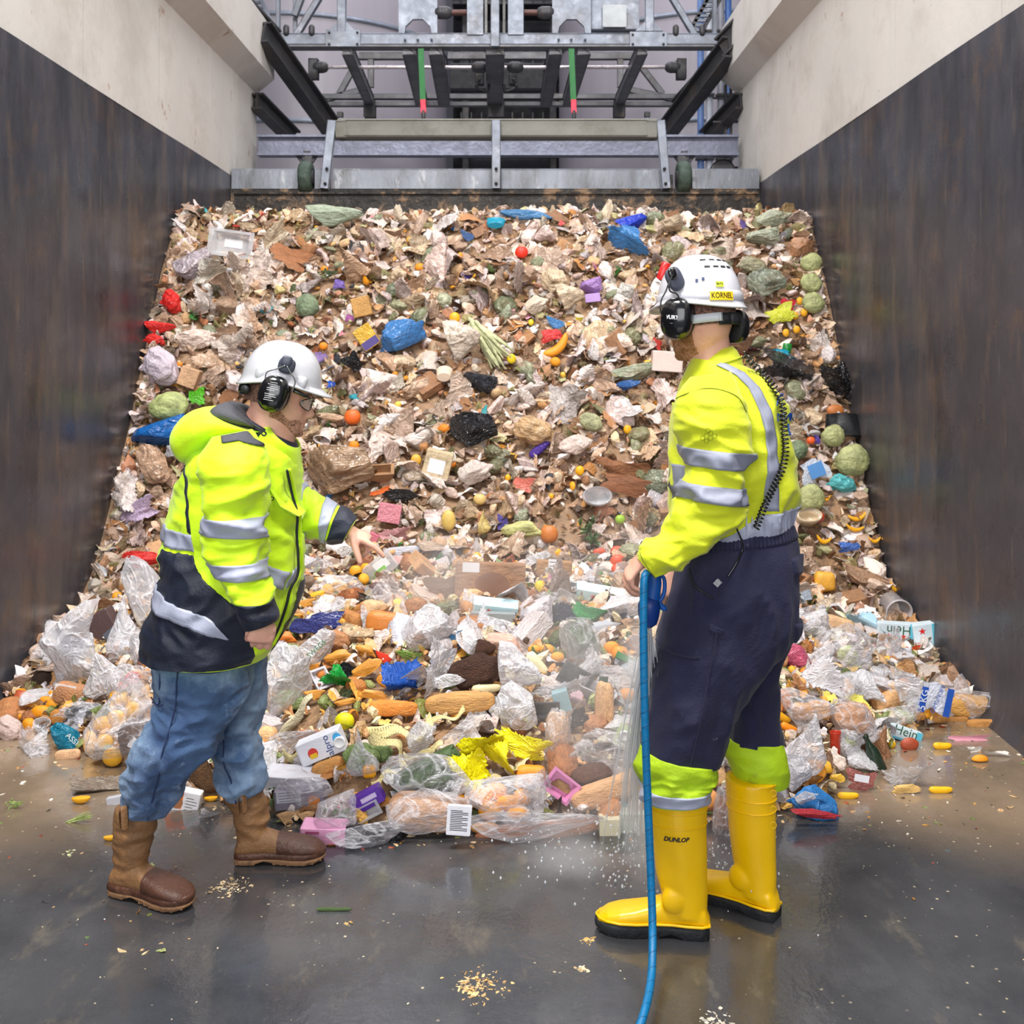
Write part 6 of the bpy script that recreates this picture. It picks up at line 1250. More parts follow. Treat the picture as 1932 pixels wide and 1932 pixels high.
for x, y, w_, h_, c_, lab in ((1440, 445, 64, 36, (172, 178, 156), 'pale green bag at the top right of the pile'), (1460, 412, 70, 34, (160, 164, 140), 'grey-green bag at the crest, far right'), (1448, 533, 70, 52, (138, 146, 128), 'big grey-green bag right of the white helmet'), (1418, 500, 60, 36, (150, 146, 116), 'olive bag above the big grey-green bag'), (1412, 648, 74, 28, (136, 136, 104), 'olive bag just right of the right ear cup')): I_('vegetable_bag', lab, 'bag', x, y, w_, h_, 'bigbag', 'film', c_, k=(x//7) % 8)
I_('snack_pack', 'yellow-green printed pack right of the helmet', 'pack', 1473, 594, 62, 36, 'sheet', 'film_c', (206, 208, 60), roll=24, k=3)
I_('snack_pack', 'crimson pack above the yellow-green one', 'pack', 1487, 573, 30, 22, 'card', 'film_c', (206, 44, 60), roll=-20)
for x, y, lab in ((1509, 568, 'first orange beside the third cabbage'), (1500, 596, 'orange below the first one by the third cabbage'), (1517, 590, 'orange right of the yellow-green pack'), (1503, 622, 'orange near the right wall, above the green can'), (1483, 628, 'lowest orange of the cluster right of the helmet')): I_('orange', lab, 'orange', x, y, 17, 15, 'oval', 'citrus', YO)
I_('drink_can', 'green drink can behind the right shoulder', 'can', 1485, 657, 17, 18, 'can', 'plast', (30, 128, 52), roll=-8)
o = I_('soda_bottle', 'lying cola bottle with red label behind the right shoulder', 'bottle', 1410, 659, 15, 48, 'bottle', 'plast', (54, 26, 24), roll=-92, dep=1); b2 = decal_on(o, 'label', 0, -.12, .72, .34, (206, 48, 52), y=-.36)
I_('plastic_sheet', 'turquoise film scrap below the green can', 'film', 1470, 668, 58, 22, 'wsheet', 'film_c', (24, 150, 186), k=2)
o = I_('milk_pack', 'white and sky-blue printed pack right of the work jacket', 'pack', 1536, 888, 58, 44, 'card', 'film_c', (222, 228, 240), roll=22, k=1); decal_on(o, 'print', .05, .02, .5, .6, (92, 150, 214), y=-.28)
I_('wrapper', 'crumpled turquoise wrapper below the sky-blue pack', 'wrapper', 1586, 911, 58, 36, 'bigbag', 'film_c', (96, 192, 196), k=2)
I_('fruit', 'brown-orange melon by the right wall, above the bucket', 'melon', 1576, 775, 42, 24, 'oval', 'food', (196, 116, 54))
I_('onion', 'orange carrot end left of the bucket', 'carrot', 1530, 831, 16, 15, 'fruit', 'food', (236, 96, 40)); I_('film_scrap', 'tiny violet and red scrap left of the bucket', 'film', 1541, 829, 12, 18, 'sheet', 'film_c', (84, 60, 150))
for x, y, w_, h_, r_, lab in ((1618, 976, 36, 15, 12, 'upper banana-yellow pepper at the right, beside the waist'), (1613, 997, 36, 13, -8, 'lower banana-yellow pepper at the right, beside the waist'), (1650, 1019, 24, 13, 0, 'left one of two yellow peppers by the right wall'), (1676, 1021, 26, 12, 0, 'right one of two yellow peppers by the right wall'), (1559, 940, 16, 12, 0, 'small yellow pepper above the covered cabbage'), (1554, 1019, 30, 16, -10, 'yellow pepper above the greasy orange block'), (1690, 1109, 27, 16, -20, 'yellow melon rind by the right wall above the pail')):
    I_('pepper', lab, 'pepper', x, y, w_, h_, 'long', 'food', YO, roll=r_, k=2)
I_('food_block', 'greasy yellow-orange block at the foot of the slope, right', 'cheese', 1555, 1097, 40, 38, 'roll', 'food', (236, 176, 66)); I_('tomato', 'squashed red tomato below the covered cabbage', 'tomato', 1540, 975, 32, 24, 'fruit', 'food', (202, 72, 44))
o = I_('plastic_pail', 'grey-white pail seen from its pinkish bottom at the right wall', 'pail', 1688, 1146, 50, 50, 'tub', 'plast', (196, 190, 192), tilt=100, yaw=0, dep=1.0); 
I_('plastic_sheet', 'beige film roll stretched along the right wall foot', 'film', 1634, 1090, 110, 40, 'bigbag', 'film', (184, 146, 116), roll=-32, k=1)
I_('dish', 'cream open dish with a red rim right of the work jacket', 'dish', 1524, 978, 48, 40, 'disc', 'plast', (206, 186, 156), tilt=60)
I_('snack_pack', 'blue and yellow pack scrap at the right, beside the trousers top', 'pack', 1602, 1033, 42, 22, 'sheet', 'film_c', (74, 116, 200), k=2)
# middle foot of the slope
I_('food_tray', 'pink and clear tray above the pointing hand', 'tray', 735, 968, 42, 34, 'box', 'film_c', (232, 152, 166), roll=-10, dep=.4)
I_('food_pack', 'pink block just in front of the fingertip', 'pack', 704, 1015, 18, 18, 'box', 'film_c', (232, 132, 152), roll=-30)
I_('film_pack', 'pale pink crumpled packaging right of the fingertip', 'film', 745, 1006, 68, 30, 'wsheet', 'film_c', (222, 168, 170), k=5)
I_('plastic_sheet', 'orange strip and black film behind the cuff', 'film', 718, 927, 44, 12, 'card', 'paper', (232, 106, 40), roll=18)
I_('produce_net', 'black net bag right of the orange strip', 'net', 755, 934, 66, 26, 'bigbag', 'blackf', (40, 38, 38), roll=10, k=3)
I_('melon', 'round yellow melon at the slope foot, centre', 'melon', 846, 982, 35, 40, 'oval', 'food', (218, 186, 100)); I_('plastic_bag', 'yellowish pear-shaped bag right of the round yellow melon', 'bag', 914, 985, 38, 46, 'tied', 'film', (212, 188, 116), k=1)
I_('potato', 'pale round potato above the pear-shaped bag', 'potato', 905, 942, 24, 22, 'fruit', 'food', (222, 190, 120)); I_('lettuce', 'crumpled yellow-green lettuce at the slope foot, centre right', 'lettuce', 985, 1002, 82, 42, 'scraps', 'leaf', (196, 194, 128), k=1)
I_('leafy_greens', 'dark green leafy sprig left of the hose hand', 'greens', 1116, 1000, 62, 62, 'leaves', 'leaf', (64, 88, 44), k=1, roll=-35); I_('apple', 'lime green apple right above the hose hand', 'apple', 1170, 980, 19, 18, 'fruit', 'food', (156, 196, 52))
for y, s_, lab in ((1041, 26, 'top one of three orange-red squashes by the hose hand'), (1058, 28, 'middle one of three orange-red squashes by the hose hand'), (1074, 24, 'lowest one of three orange-red squashes by the hose hand')): I_('squash', lab, 'squash', 1165, y, s_, s_*.9, 'fruit', 'food', (220, 80, 38))
I_('bottle', 'small dark bottle leaning on the three squashes', 'bottle', 1146, 1060, 12, 30, 'bottle', 'plast', (40, 36, 46), roll=-35); I_('squash', 'flat orange-red squash left of the small dark bottle', 'squash', 1132, 1042, 34, 16, 'oval', 'food', (216, 84, 42))
I_('fruit', 'brownish orange persimmon with a black top, centre right', 'fruit', 1036, 1008, 34, 36, 'fruit', 'food', (206, 124, 60)); I_('bottle', 'tiny bottle with red label, centre of the slope foot', 'bottle', 899, 1036, 17, 42, 'bottle', 'clearp', (170, 140, 140)); I_('plastic_tub', 'pink-rimmed small cup right of the pointing hand', 'cup', 754, 1058, 34, 16, 'tub', 'plast', (226, 176, 172), tilt=-40)
I_('paper_roll', 'silver-white wrapped parcel right of the pointing hand', 'parcel', 758, 1040, 70, 18, 'roll', 'film_c', (206, 206, 216), roll=6); I_('snack_pack', 'salmon printed pack with a small white label, centre right', 'pack', 988, 913, 40, 30, 'card', 'film_c', (230, 128, 112), roll=-12)
for x, y, s_, c_, lab in ((958, 901, 14, YO, 'small orange left of the salmon pack'), (1040, 936, 12, YO, 'upright small orange pepper right of the salmon pack'), (1094, 888, 22, YO, 'orange pepper left of the wet cardboard'), (1184, 810, 20, YO, 'small yellow pepper in line with the elbow'), (785, 868, 26, (222, 168, 60), 'ochre pear in the middle slope'), (880, 1042, 20, YO, 'orange piece left of the tiny labelled bottle'), (900, 1050, 20, YO, 'orange piece right under the tiny labelled bottle'), (1052, 1044, 22, YO, 'orange strip piece near the small dark bottle'), (868, 482, 14, OR, 'tiny orange, left of the red tomato'), (858, 600, 26, YO, 'orange pepper beside the greyed blue bag'), (1002, 608, 14, (236, 206, 50), 'lemon piece above the melon slice'), (965, 677, 22, (240, 208, 30), 'yellow flower-like scrap right under the leek bunch')): I_('fruit_piece', lab, 'fruit', x, y, s_, s_*.85, 'oval', 'food', c_)
I_('plastic_bag', 'blue carrier bag scrap above the melon slice', 'bag', 1048, 608, 34, 26, 'bag', 'film_c', (74, 128, 184)); I_('plastic_bag', 'violet and lilac patterned bag in the upper right slope', 'bag', 1115, 538, 42, 34, 'bigbag', 'film_c', (170, 132, 196), k=5); I_('paper_pack', 'flat lavender pack under the violet patterned bag', 'pack', 1118, 562, 28, 16, 'box', 'card', (184, 150, 208), roll=6)
I_('plastic_bag', 'cream see-through bag in the upper right slope', 'bag', 1045, 530, 50, 46, 'bigbag', 'film', (224, 200, 168), k=6); I_('plastic_bag', 'pale cream bag below the cream see-through one', 'bag', 1075, 560, 56, 50, 'bigbag', 'film', (226, 204, 176), k=7)
I_('plastic_bag', 'light bag with a dark printed band, upper centre', 'bag', 1012, 575, 46, 36, 'bigbag', 'film_c', (222, 206, 186), k=0)
# ------- loose front heap: clear bags and what is in them
def bagof(label, x, y, w_, h_, kind='bigbag', m='clear', k=0, roll=0, fill=(), cat='bag', name='clear_bag', dep=.75):
    for q in fill: I_(*q[:10], **(q[10] if len(q) > 10 else {}))
    return I_(name, label, cat, x, y, w_, h_, kind, m, WHT, k=k, roll=roll, dep=dep, lift=1.1)
o = bagof('big clear hotel bag full of rubbish at the left wall foot', 166, 1196, 176, 168, 'tied', 'milky', 0, -38, [('carton', 'dark brown carton seen through the big hotel bag', 'carton', 200, 1182, 46, 62, 'box', 'card', (92, 72, 72), {'roll': 30}), ('paper_pack', 'white pack inside the big hotel bag', 'pack', 150, 1180, 60, 50, 'wsheet', 'film_c', (224, 222, 228), {'k': 1})])
lb = I_('printed_sheet', 'grey hotel bag panel with inverted lettering, at the left wall foot', 'bag', 128, 1222, 74, 62, 'card', 'film_c', (150, 150, 168), roll=-14, k=5, lift=2.6); decal_on(lb, 'x', 0, .15, .1, .1, None, y=-.6, txt='MUSSEN', tcol=(226, 226, 234), th=.8, trot=math.pi); decal_on(lb, 'x', .05, -.1, .1, .1, None, y=-.6, txt='HOTEL', tcol=(226, 226, 234), th=.6, trot=math.pi)
bagof('second clear bag with grey cartons, right of the hotel bag', 236, 1190, 92, 130, 'tied', 'milky', 1, 0, [('carton', 'slate grey carton in the second clear bag', 'carton', 228, 1196, 44, 40, 'box', 'card', (92, 98, 110), {'roll': 40}), ('paper_pack', 'white sheet in the second clear bag', 'paper', 238, 1226, 34, 36, 'sheet', 'card', (220, 224, 234))])
bagof('tall milky bag right behind the jacket hem', 281, 1130, 80, 170, 'bigbag', 'milky', 3, 10)
bagof('low milky bag at the jacket back, beside the tall one', 268, 1230, 60, 70, 'bigbag', 'milky', 6, 0, [('meat_pack', 'brown lump inside the low milky bag', 'food', 278, 1250, 40, 30, 'ball', 'food', (130, 92, 76))])
I_('coconut', 'dark brown round loaf at the left wall foot', 'bread', 82, 1285, 46, 42, 'ball', 'seedy', (72, 48, 36))
o = I_('bread_pack', 'packed brown loaf with a white label under the hotel bag', 'bread', 134, 1309, 66, 42, 'roll', 'crust', (186, 132, 92), roll=-10); decal_on(o, 'label', -.12, .3, .6, .3, (232, 228, 230), y=-.40)
bagof('small milky bag left of the jacket, above the fruit bag', 192, 1272, 84, 84, 'tied', 'milky', 2, 20); bagof('clear bag with red fruit beside the jeans pocket', 240, 1288, 86, 66, 'bigbag', 'clear', 4, 0, [('apple', 'glossy red pepper in the clear bag by the jeans', 'pepper', 250, 1283, 30, 34, 'fruit', 'food', (214, 26, 40)), ('tomato', 'pale red tomato in the clear bag by the jeans', 'tomato', 231, 1298, 24, 22, 'fruit', 'food', (226, 110, 90)), ('squash', 'yellow squash under the red pepper', 'squash', 228, 1316, 44, 24, 'long', 'food', YO)])
o = I_('flower_pot', 'terracotta plastic pot with black inside, far left', 'pot', 44, 1319, 44, 24, 'tub', 'plast', (178, 82, 46), tilt=-70, roll=-20)
for q, (x, y, w_, h_, lab) in enumerate([(40, 1308, 22, 20, 'orange above the terracotta pot'), (86, 1322, 26, 18, 'orange right of the terracotta pot'), (98, 1309, 16, 14, 'small orange below the dark round loaf'), (34, 1352, 22, 12, 'orange half sunk in slurry, far left'), (78, 1343, 38, 26, 'netted oranges, upper clump at far left'), (103, 1330, 34, 24, 'netted orange clump by the dark wrapped pack'), (54, 1368, 26, 28, 'netted orange, lowest at far left')]): I_('orange', lab, 'orange', x, y, w_, h_, 'fruit', 'citrus', (242, 158, 20))
o = bagof('black wrapped pack left of the jeans, above the teal pack', 152, 1342, 104, 38, 'bigbag', 'clear', 2, 6, [('meat_tray', 'black tray inside the wrapped pack, left of the jeans', 'tray', 160, 1343, 76, 26, 'roll', 'blackf', (44, 44, 50), {'roll': 4}), ('bread_roll', 'bun end poking from the black wrapped pack', 'bread', 112, 1352, 34, 26, 'roll', 'crust', (196, 130, 60))])
o = I_('snack_pack', 'teal crumpled pack with pale lettering, left of the fruit bag', 'pack', 127, 1391, 64, 52, 'bigbag', 'film_c', (14, 118, 148), roll=-8, k=3); decal_on(o, 'x', .25, .1, .1, .1, None, y=-.5, txt='ASSI', tcol=(226, 240, 244), th=.4, trot=-.6)
bagof('large clear bag bulging with yellow fruit left of the knee', 222, 1378, 150, 150, 'bigbag', 'clear', 5, 30, [('yellow_melon', ['upper left', 'upper right', 'middle left', 'middle right', 'low left', 'bottom', 'central'][q]+' yellow fruit in the large clear bag by the knee', 'fruit', x, y, w_, h_, 'oval', 'food', (240, 178, 40), {'roll': r_}) for q, (x, y, w_, h_, r_) in enumerate([(232, 1322, 44, 32, 20), (250, 1340, 40, 34, 0), (196, 1366, 60, 30, 10), (222, 1356, 54, 32, -14), (170, 1402, 34, 46, 0), (212, 1428, 50, 36, 0), (198, 1402, 42, 34, 10)])])
I_('round_bread', 'round brown flecked loaf resting against the near knee', 'bread', 256, 1392, 66, 74, 'ball', 'seedy', (118, 82, 64), k=1)
o = I_('plastic_tub', 'empty clear tub left of the teal pack', 'tub', 84, 1366, 34, 28, 'tub', 'clearp', WHT, tilt=60); I_('meat_bag', 'pinkish white bag of meat at the far left edge', 'bag', 14, 1376, 62, 54, 'bigbag', 'film_c', (214, 188, 180), k=2)
bagof('clear crumpled bag in the slurry left of the teal pack', 62, 1400, 70, 54, 'wsheet', 'clear', 3, 0); I_('bread_roll', 'pale bun at the slurry edge below the teal pack', 'bread', 128, 1424, 48, 20, 'roll', 'crust', (222, 176, 136), roll=6)
I_('seeded_bread', 'grain-crusted loaf between the two jeans legs', 'bread', 383, 1462, 64, 66, 'scraps', 'seedy', (134, 94, 58), k=2); I_('plastic_sheet', 'wet grey-brown film left of the near boot', 'film', 188, 1482, 106, 32, 'wsheet', 'film', (132, 118, 104), k=6, floor=True)
o = I_('carton', 'orange and white cereal box between the boots of the left person', 'carton', 345, 1510, 66, 44, 'box', 'card', (222, 220, 224), roll=-12, dep=.5); decal_on(o, 'print', -.22, .1, .5, .72, (240, 118, 36)); decal_on(o, 'picture', -.12, -.02, .34, .5, (160, 106, 70), y=-.52, shape='disc'); decal_on(o, 'x', .28, 0, .4, .7, None, lines=5)
for x, y, w_, lab in ((153, 1510, 36, 'orange half lying left of the near boot'), (208, 1582, 26, 'orange half touching the near boot shaft'), (398, 1508, 26, 'orange piece by the seeded loaf')): I_('orange_half', lab, 'orange', x, y, w_, w_*.62, 'half', 'citrus', YO, floor=True, roll=4)
I_('paper_scrap', 'flat grey packet left of the near boot', 'packet', 222, 1511, 38, 18, 'box', 'card', (184, 184, 192), floor=True, roll=10); bagof('clear film between the cereal box and the far boot', 394, 1534, 40, 24, 'wsheet', 'clear', 1, 0)
I_('lettuce', 'wilted pale green chicory leaf on the floor, far left', 'leaf', 148, 1545, 64, 26, 'stalks', 'leaf', (196, 212, 130), floor=True, roll=18); I_('lettuce', 'shredded lettuce with dark green top on the floor, far left', 'lettuce', 28, 1518, 44, 26, 'leaves', 'leaf', (150, 170, 96), floor=True)
I_('leek_leaf', 'thin green stalk on the wet floor, lower centre left', 'stalk', 630, 1716, 70, 8, 'long', 'leaf', (72, 96, 48), floor=True)
# centre
I_('wrapper', 'folded navy-blue wrapper with white corner beside the lowered hand', 'wrapper', 600, 1178, 112, 44, 'card', 'film_c', (62, 70, 142), roll=6, k=4, dep=.9); I_('paper_scrap', 'white corner sheet at the end of the navy-blue wrapper', 'paper', 638, 1172, 38, 32, 'card', 'card', (232, 232, 238), k=1)
I_('bread_bag', 'orange-brown glossy loaf above centre, right of the navy wrapper', 'bread', 727, 1175, 74, 42, 'roll', 'food', (214, 132, 58), roll=-6); I_('plastic_bag', 'bunched white carrier bag above centre', 'bag', 806, 1188, 92, 90, 'bigbag', 'milky', WHT, k=4, roll=-30); I_('plastic_bag', 'lower end of the white carrier bag hanging down, centre', 'bag', 828, 1248, 56, 96, 'wsheet', 'milky', WHT, k=0, roll=-20, lift=1.2)
bagof('smoky clear pyramid bag above the orange-brown loaf', 742, 1112, 124, 84, 'tied', 'clear', 3, 0, [('meat_pack', 'dark brown meat inside the smoky pyramid bag', 'meat', 722, 1116, 58, 34, 'roll', 'food', (96, 70, 66))])
bagof('see-through bag of potatoes beside the jacket front', 628, 1110, 116, 52, 'bigbag', 'clear', 2, 14, [('potato', 'largest yellow potato in the bag by the jacket front', 'potato', 640, 1112, 44, 34, 'oval', 'food', (236, 184, 108)), ('potato', 'smaller yellow potato in the bag by the jacket front', 'potato', 618, 1116, 34, 30, 'oval', 'food', (238, 182, 96)), ('squash', 'long yellow squash in the bag by the jacket front', 'squash', 585, 1128, 60, 16, 'long', 'food', YO, {'roll': 20})])
bagof('bag of green salad right of the jacket front', 605, 1072, 52, 40, 'bigbag', 'clear', 6, 0, [('salad', 'pale green salad in the bag right of the jacket front', 'salad', 606, 1076, 34, 26, 'leaves', 'leaf', (170, 186, 140))])
o = I_('food_tray', 'clear tray with green and white label above the pyramid bag', 'tray', 718, 1070, 58, 36, 'box', 'clearp', WHT, roll=38, dep=.5); decal_on(o, 'label', .1, .1, .5, .5, (232, 234, 236)); decal_on(o, 'label', -.05, -.1, .45, .2, (130, 196, 90), y=-.515)
for x, y, s_, lab in ((671, 1078, 24, 'orange left of the green and white label'), (690, 1072, 20, 'orange right next to the tray label'), (668, 1105, 22, 'orange beside the bag of potatoes'), (600, 1145, 16, 'small orange on the chicken pieces by the jacket')): I_('orange', lab, 'orange', x, y, s_, s_, 'fruit', 'citrus', (246, 168, 24))
bx = I_('cardboard_box', 'wide brown cardboard box side with white label, centre', 'cardboard box', 925, 1096, 130, 68, 'box', 'paper', (158, 118, 88), roll=-2, dep=.3); decal_on(bx, 'label', -.28, .38, .24, .26, (222, 220, 224)); decal_on(bx, 'print', .03, -.08, .5, .7, (126, 92, 74), shape='disc')
I_('cardboard_flap', 'dark brown folded cardboard left of the wide box', 'cardboard', 840, 1112, 80, 56, 'card', 'paper', (122, 92, 74), roll=8, k=2, dep=.5); o = I_('cardboard_box', 'smaller brown box right of the wide one, with torn white label', 'cardboard box', 1045, 1078, 66, 40, 'box', 'paper', (176, 134, 96), roll=-3, dep=.4); decal_on(o, 'label', .0, .1, .34, 1.0, (226, 226, 232), lines=5)
I_('plastic_bag', 'rosy see-through bag on top of the wide cardboard box', 'bag', 1010, 1062, 62, 48, 'bigbag', 'milky', WHT, k=1)
I_('lemon', 'bright yellow lemon right of the wide cardboard box', 'lemon', 1018, 1108, 25, 26, 'oval', 'citrus', (234, 208, 24)); I_('potato', 'knobbly yellow potato above the lemon', 'potato', 1035, 1094, 36, 18, 'oval', 'food', (226, 168, 62)); I_('potato', 'round tan potato left of the hose', 'potato', 1087, 1085, 28, 24, 'fruit', 'food', (212, 160, 104))
for x, y, w_, h_, r_, lab, tx in ((935, 1147, 84, 26, -6, 'pale blue carton with a red star, centre', 1), (1132, 1122, 92, 26, -10, 'speckled pale teal carton with a red star left of the hose', 1)):
    o = I_('drink_carton', lab, 'carton', x, y, w_, h_, 'box', 'card', (196, 226, 234), roll=r_, dep=1.2, tilt=18); decal_on(o, 'star', -.15, .05, .14, .5, (222, 60, 54), shape='star'); decal_on(o, 'stripe', 0, -.42, .98, .14, (120, 196, 216))
I_('carton', 'grey carton side under the centre pale blue carton', 'carton', 930, 1166, 84, 22, 'box', 'card', (150, 156, 158), roll=-2)
I_('mushroom_bag', 'white printed bag of brown mushrooms, centre', 'bag', 1012, 1158, 62, 66, 'bigbag', 'film_c', (222, 214, 220), k=5); I_('mushrooms', 'brown mushrooms showing through the printed bag window', 'mushrooms', 1003, 1158, 30, 54, 'scraps', 'food', (140, 104, 72), k=3, lift=2.2)
I_('wrapper', 'glossy navy foil wrapper left of the green one', 'wrapper', 1062, 1160, 60, 44, 'wsheet', 'blackf', (32, 38, 66), k=3); I_('wrapper', 'shiny green wrapper left of the nozzle', 'wrapper', 1108, 1158, 66, 46, 'wsheet', 'film_c', (24, 132, 62), k=4, roll=-20); I_('wrapper', 'silvery white inside of the green wrapper', 'wrapper', 1142, 1182, 62, 24, 'card', 'card', (206, 212, 224), k=3, roll=-8); I_('wrapper', 'dark navy wrapper end below the nozzle', 'wrapper', 1166, 1160, 36, 28, 'card', 'blackf', (34, 36, 62), k=5)
I_('herb_bag', 'bag of dark green dill with a rubber band, centre right', 'herbs', 1095, 1215, 66, 92, 'bigbag', 'leaf', (88, 108, 70), k=6, roll=8); bagof('clear film round the bag of dill', 1095, 1214, 74, 104, 'bigbag', 'clear', 6, 8)
for x, y, s_, lab in ((1154, 1223, 30, 'left orange of the pair right of the dill bag'), (1170, 1233, 32, 'right orange of the pair right of the dill bag')): I_('orange', lab, 'orange', x, y, s_, s_*.92, 'fruit', 'citrus', (248, 152, 12), lift=1.)
for x, y, s_, lab in ((1008, 1226, 24, 'left one of three netted oranges, centre'), (1032, 1226, 28, 'middle one of three netted oranges, centre'), (1052, 1240, 26, 'right one of three netted oranges, centre')): I_('orange', lab, 'orange', x, y, s_, s_*.8, 'fruit', 'citrus', (240, 164, 30))
I_('seeded_loaf', 'large dark seeded loaf in the middle of the front heap', 'bread', 898, 1268, 116, 68, 'ball', 'seedy', (86, 54, 40), k=2, roll=10); I_('seeded_loaf', 'dark seeded loaf end behind the large one', 'bread', 905, 1222, 62, 34, 'ball', 'seedy', (106, 70, 54), k=0)
I_('endive', 'yellow-tipped chicory head right of the seeded loaf', 'chicory', 1012, 1254, 56, 26, 'long', 'food', (236, 232, 190), roll=-48); I_('endive', 'pale chicory lying low right of the seeded loaf', 'chicory', 1002, 1282, 54, 24, 'long', 'food', (240, 238, 212), roll=-12); I_('endive', 'chicory under the seeded loaf', 'chicory', 918, 1300, 58, 18, 'long', 'food', (228, 212, 166), roll=4)
bagof('bright white bag over the chicory heads', 975, 1266, 96, 88, 'bigbag', 'milky', 7, -20); bagof('milky crumpled bag hanging in the lower centre', 968, 1332, 90, 90, 'bigbag', 'milky', 2, 0); bagof('long milky film streaming right from the lower centre bag', 1055, 1300, 130, 40, 'wsheet', 'milky', 5, 10)
I_('meat_bag', 'pink and white printed bag above the chicory', 'bag', 958, 1216, 84, 40, 'bigbag', 'film_c', (226, 186, 168), k=0, roll=-28)
o = I_('flyer', 'white printed bag with small lettering left of the hose', 'bag', 1158, 1277, 66, 44, 'card', 'film_c', (226, 220, 222), roll=-6, k=1, lift=1.4); decal_on(o, 'x', 0, .22, .1, .1, None, y=-.42, txt='NO KERNEL SCHOTEL', tcol=(90, 90, 100), th=.8); decal_on(o, 'panel', -.3, -.15, .25, .4, (70, 92, 80), y=-.40); decal_on(o, 'panel', .06, -.15, .2, .4, (232, 232, 234), y=-.40, lines=3)
I_('black_tray', 'black plastic tray with clear film, left of the white printed bag', 'tray', 1085, 1276, 62, 42, 'tray', 'plast', (58, 60, 66), roll=-30, dep=.5); I_('black_tray', 'black tray below the long milky film', 'tray', 1026, 1338, 60, 30, 'tray', 'plast', (54, 54, 58), roll=2, dep=.6)
I_('meat_pack', 'pink marbled meat pack right of the black tray', 'meat', 1085, 1322, 56, 34, 'wsheet', 'film_c', (204, 170, 178), roll=14, k=2); I_('black_tray', 'black film scrap under the marbled meat pack', 'film', 1090, 1358, 50, 36, 'card', 'blackf', (38, 34, 36), roll=30, k=4)
I_('carton', 'pale aqua box corner above the black tray', 'carton', 1060, 1322, 30, 40, 'box', 'card', (140, 172, 180), roll=16)
for q, (x, y, w_, h_, r_, lab) in enumerate([(690, 1262, 72, 40, 30, 'large golden fried piece, upper right of its cluster'), (640, 1240, 60, 30, 10, 'golden fried piece by the printed white bag'), (588, 1268, 44, 24, 75, 'upright golden fried piece beside the clear salad bag'), (592, 1312, 44, 24, 0, 'golden fried piece low, beside the far knee'), (652, 1324, 72, 26, 10, 'long golden fried piece above the yellow apple'), (706, 1310, 60, 26, -10, 'golden fried piece right of the long one'), (690, 1228, 44, 24, -20, 'golden fried piece above the red pepper'), (730, 1284, 44, 34, 0, 'golden fried piece under the blue bag'), (574, 1140, 44, 20, 10, 'golden fried piece near the cuff'), (562, 1162, 36, 22, 0, 'golden fried piece below the one near the cuff')]): I_('fried_chicken', lab, 'chicken', x, y, w_, h_, 'scraps', 'food', (220, 152, 62), roll=r_, k=q)
I_('pepper', 'red pepper piece among the golden fried pieces', 'pepper', 725, 1238, 32, 24, 'bag', 'food', (222, 56, 30)); I_('green_beans', 'tangle of green beans right of the red pepper', 'beans', 772, 1236, 84, 52, 'strands', 'leaf', (120, 150, 62), k=1, roll=-18, lift=1.); I_('plastic_bag', 'crumpled cobalt blue bag below the green beans', 'bag', 757, 1278, 72, 62, 'wsheet', 'film_c', (26, 84, 178), k=6); I_('wrapper', 'bright green and black wrapper left of the golden pieces', 'wrapper', 640, 1278, 62, 50, 'wsheet', 'film_c', (28, 160, 62), k=1, roll=-30); I_('wrapper', 'black inner half of the bright green wrapper', 'wrapper', 652, 1266, 36, 34, 'card', 'blackf', (30, 34, 46), k=1, roll=30)
o = bagof('white bag with green print right of the lowered hand', 588, 1226, 100, 60, 'bigbag', 'milky', 1, 20); decal_on(o, 'x', .15, .05, .1, .1, None, y=-.52, txt='SWEGS', tcol=(36, 130, 80), th=.42, trot=.4)
bagof('tall clear bag of cauliflower beside the far knee', 536, 1284, 96, 134, 'bigbag', 'milky', 4, 0, [('cauliflower', 'green cauliflower in the tall clear bag', 'cauliflower', 545, 1322, 66, 40, 'florets', 'leaf', (170, 190, 130))])
I_('orange_pack', 'glossy orange meat piece right of the lowered hand', 'meat', 535, 1205, 52, 30, 'scraps', 'food', (224, 124, 44), k=1); I_('blue_pack', 'sky-blue printed pack right of the white carrier bag', 'pack', 862, 1208, 28, 36, 'card', 'film_c', (66, 128, 176), roll=10)
I_('celery', 'pale green celery tangle above centre, left of the blue carton', 'celery', 838, 1146, 62, 36, 'strands', 'leaf', (172, 188, 136), k=2)
for q, (x, y, w_, h_, r_, lab) in enumerate([(545, 1366, 136, 42, 38, 'long pale ribbon of paper right of the far leg'), (760, 1378, 118, 60, 20, 'pale yellow ribbon loop left of the white tissue bag'), (740, 1420, 100, 46, -55, 'pale yellow ribbon falling right of the broccoli bag'), (575, 1420, 80, 44, 0, 'crumpled pale yellow ribbon left of the milk carton'), (800, 1420, 76, 34, 10, 'pale yellow ribbon end above the spinach bag'), (840, 1352, 80, 26, 24, 'dirty cream ribbon above the yellow sheet'), (735, 1466, 70, 28, 12, 'low pale yellow ribbon above the purple pack')]): I_('paper_ribbon', lab, 'ribbon', x, y, w_, h_, 'ribbon', 'paper', (236, 220, 158) if q else (222, 212, 178), roll=r_, k=q, lift=1.2, dep=.9)
I_('apple', 'shiny yellow apple above the milk carton', 'apple', 650, 1361, 37, 34, 'fruit', 'food', (224, 216, 14), lift=1.1)
o = I_('milk_carton', 'white drink carton reading alpro with a blue top and cap', 'carton', 607, 1406, 86, 42, 'box', 'card', (228, 230, 240), roll=22, dep=.8, lift=1.3)
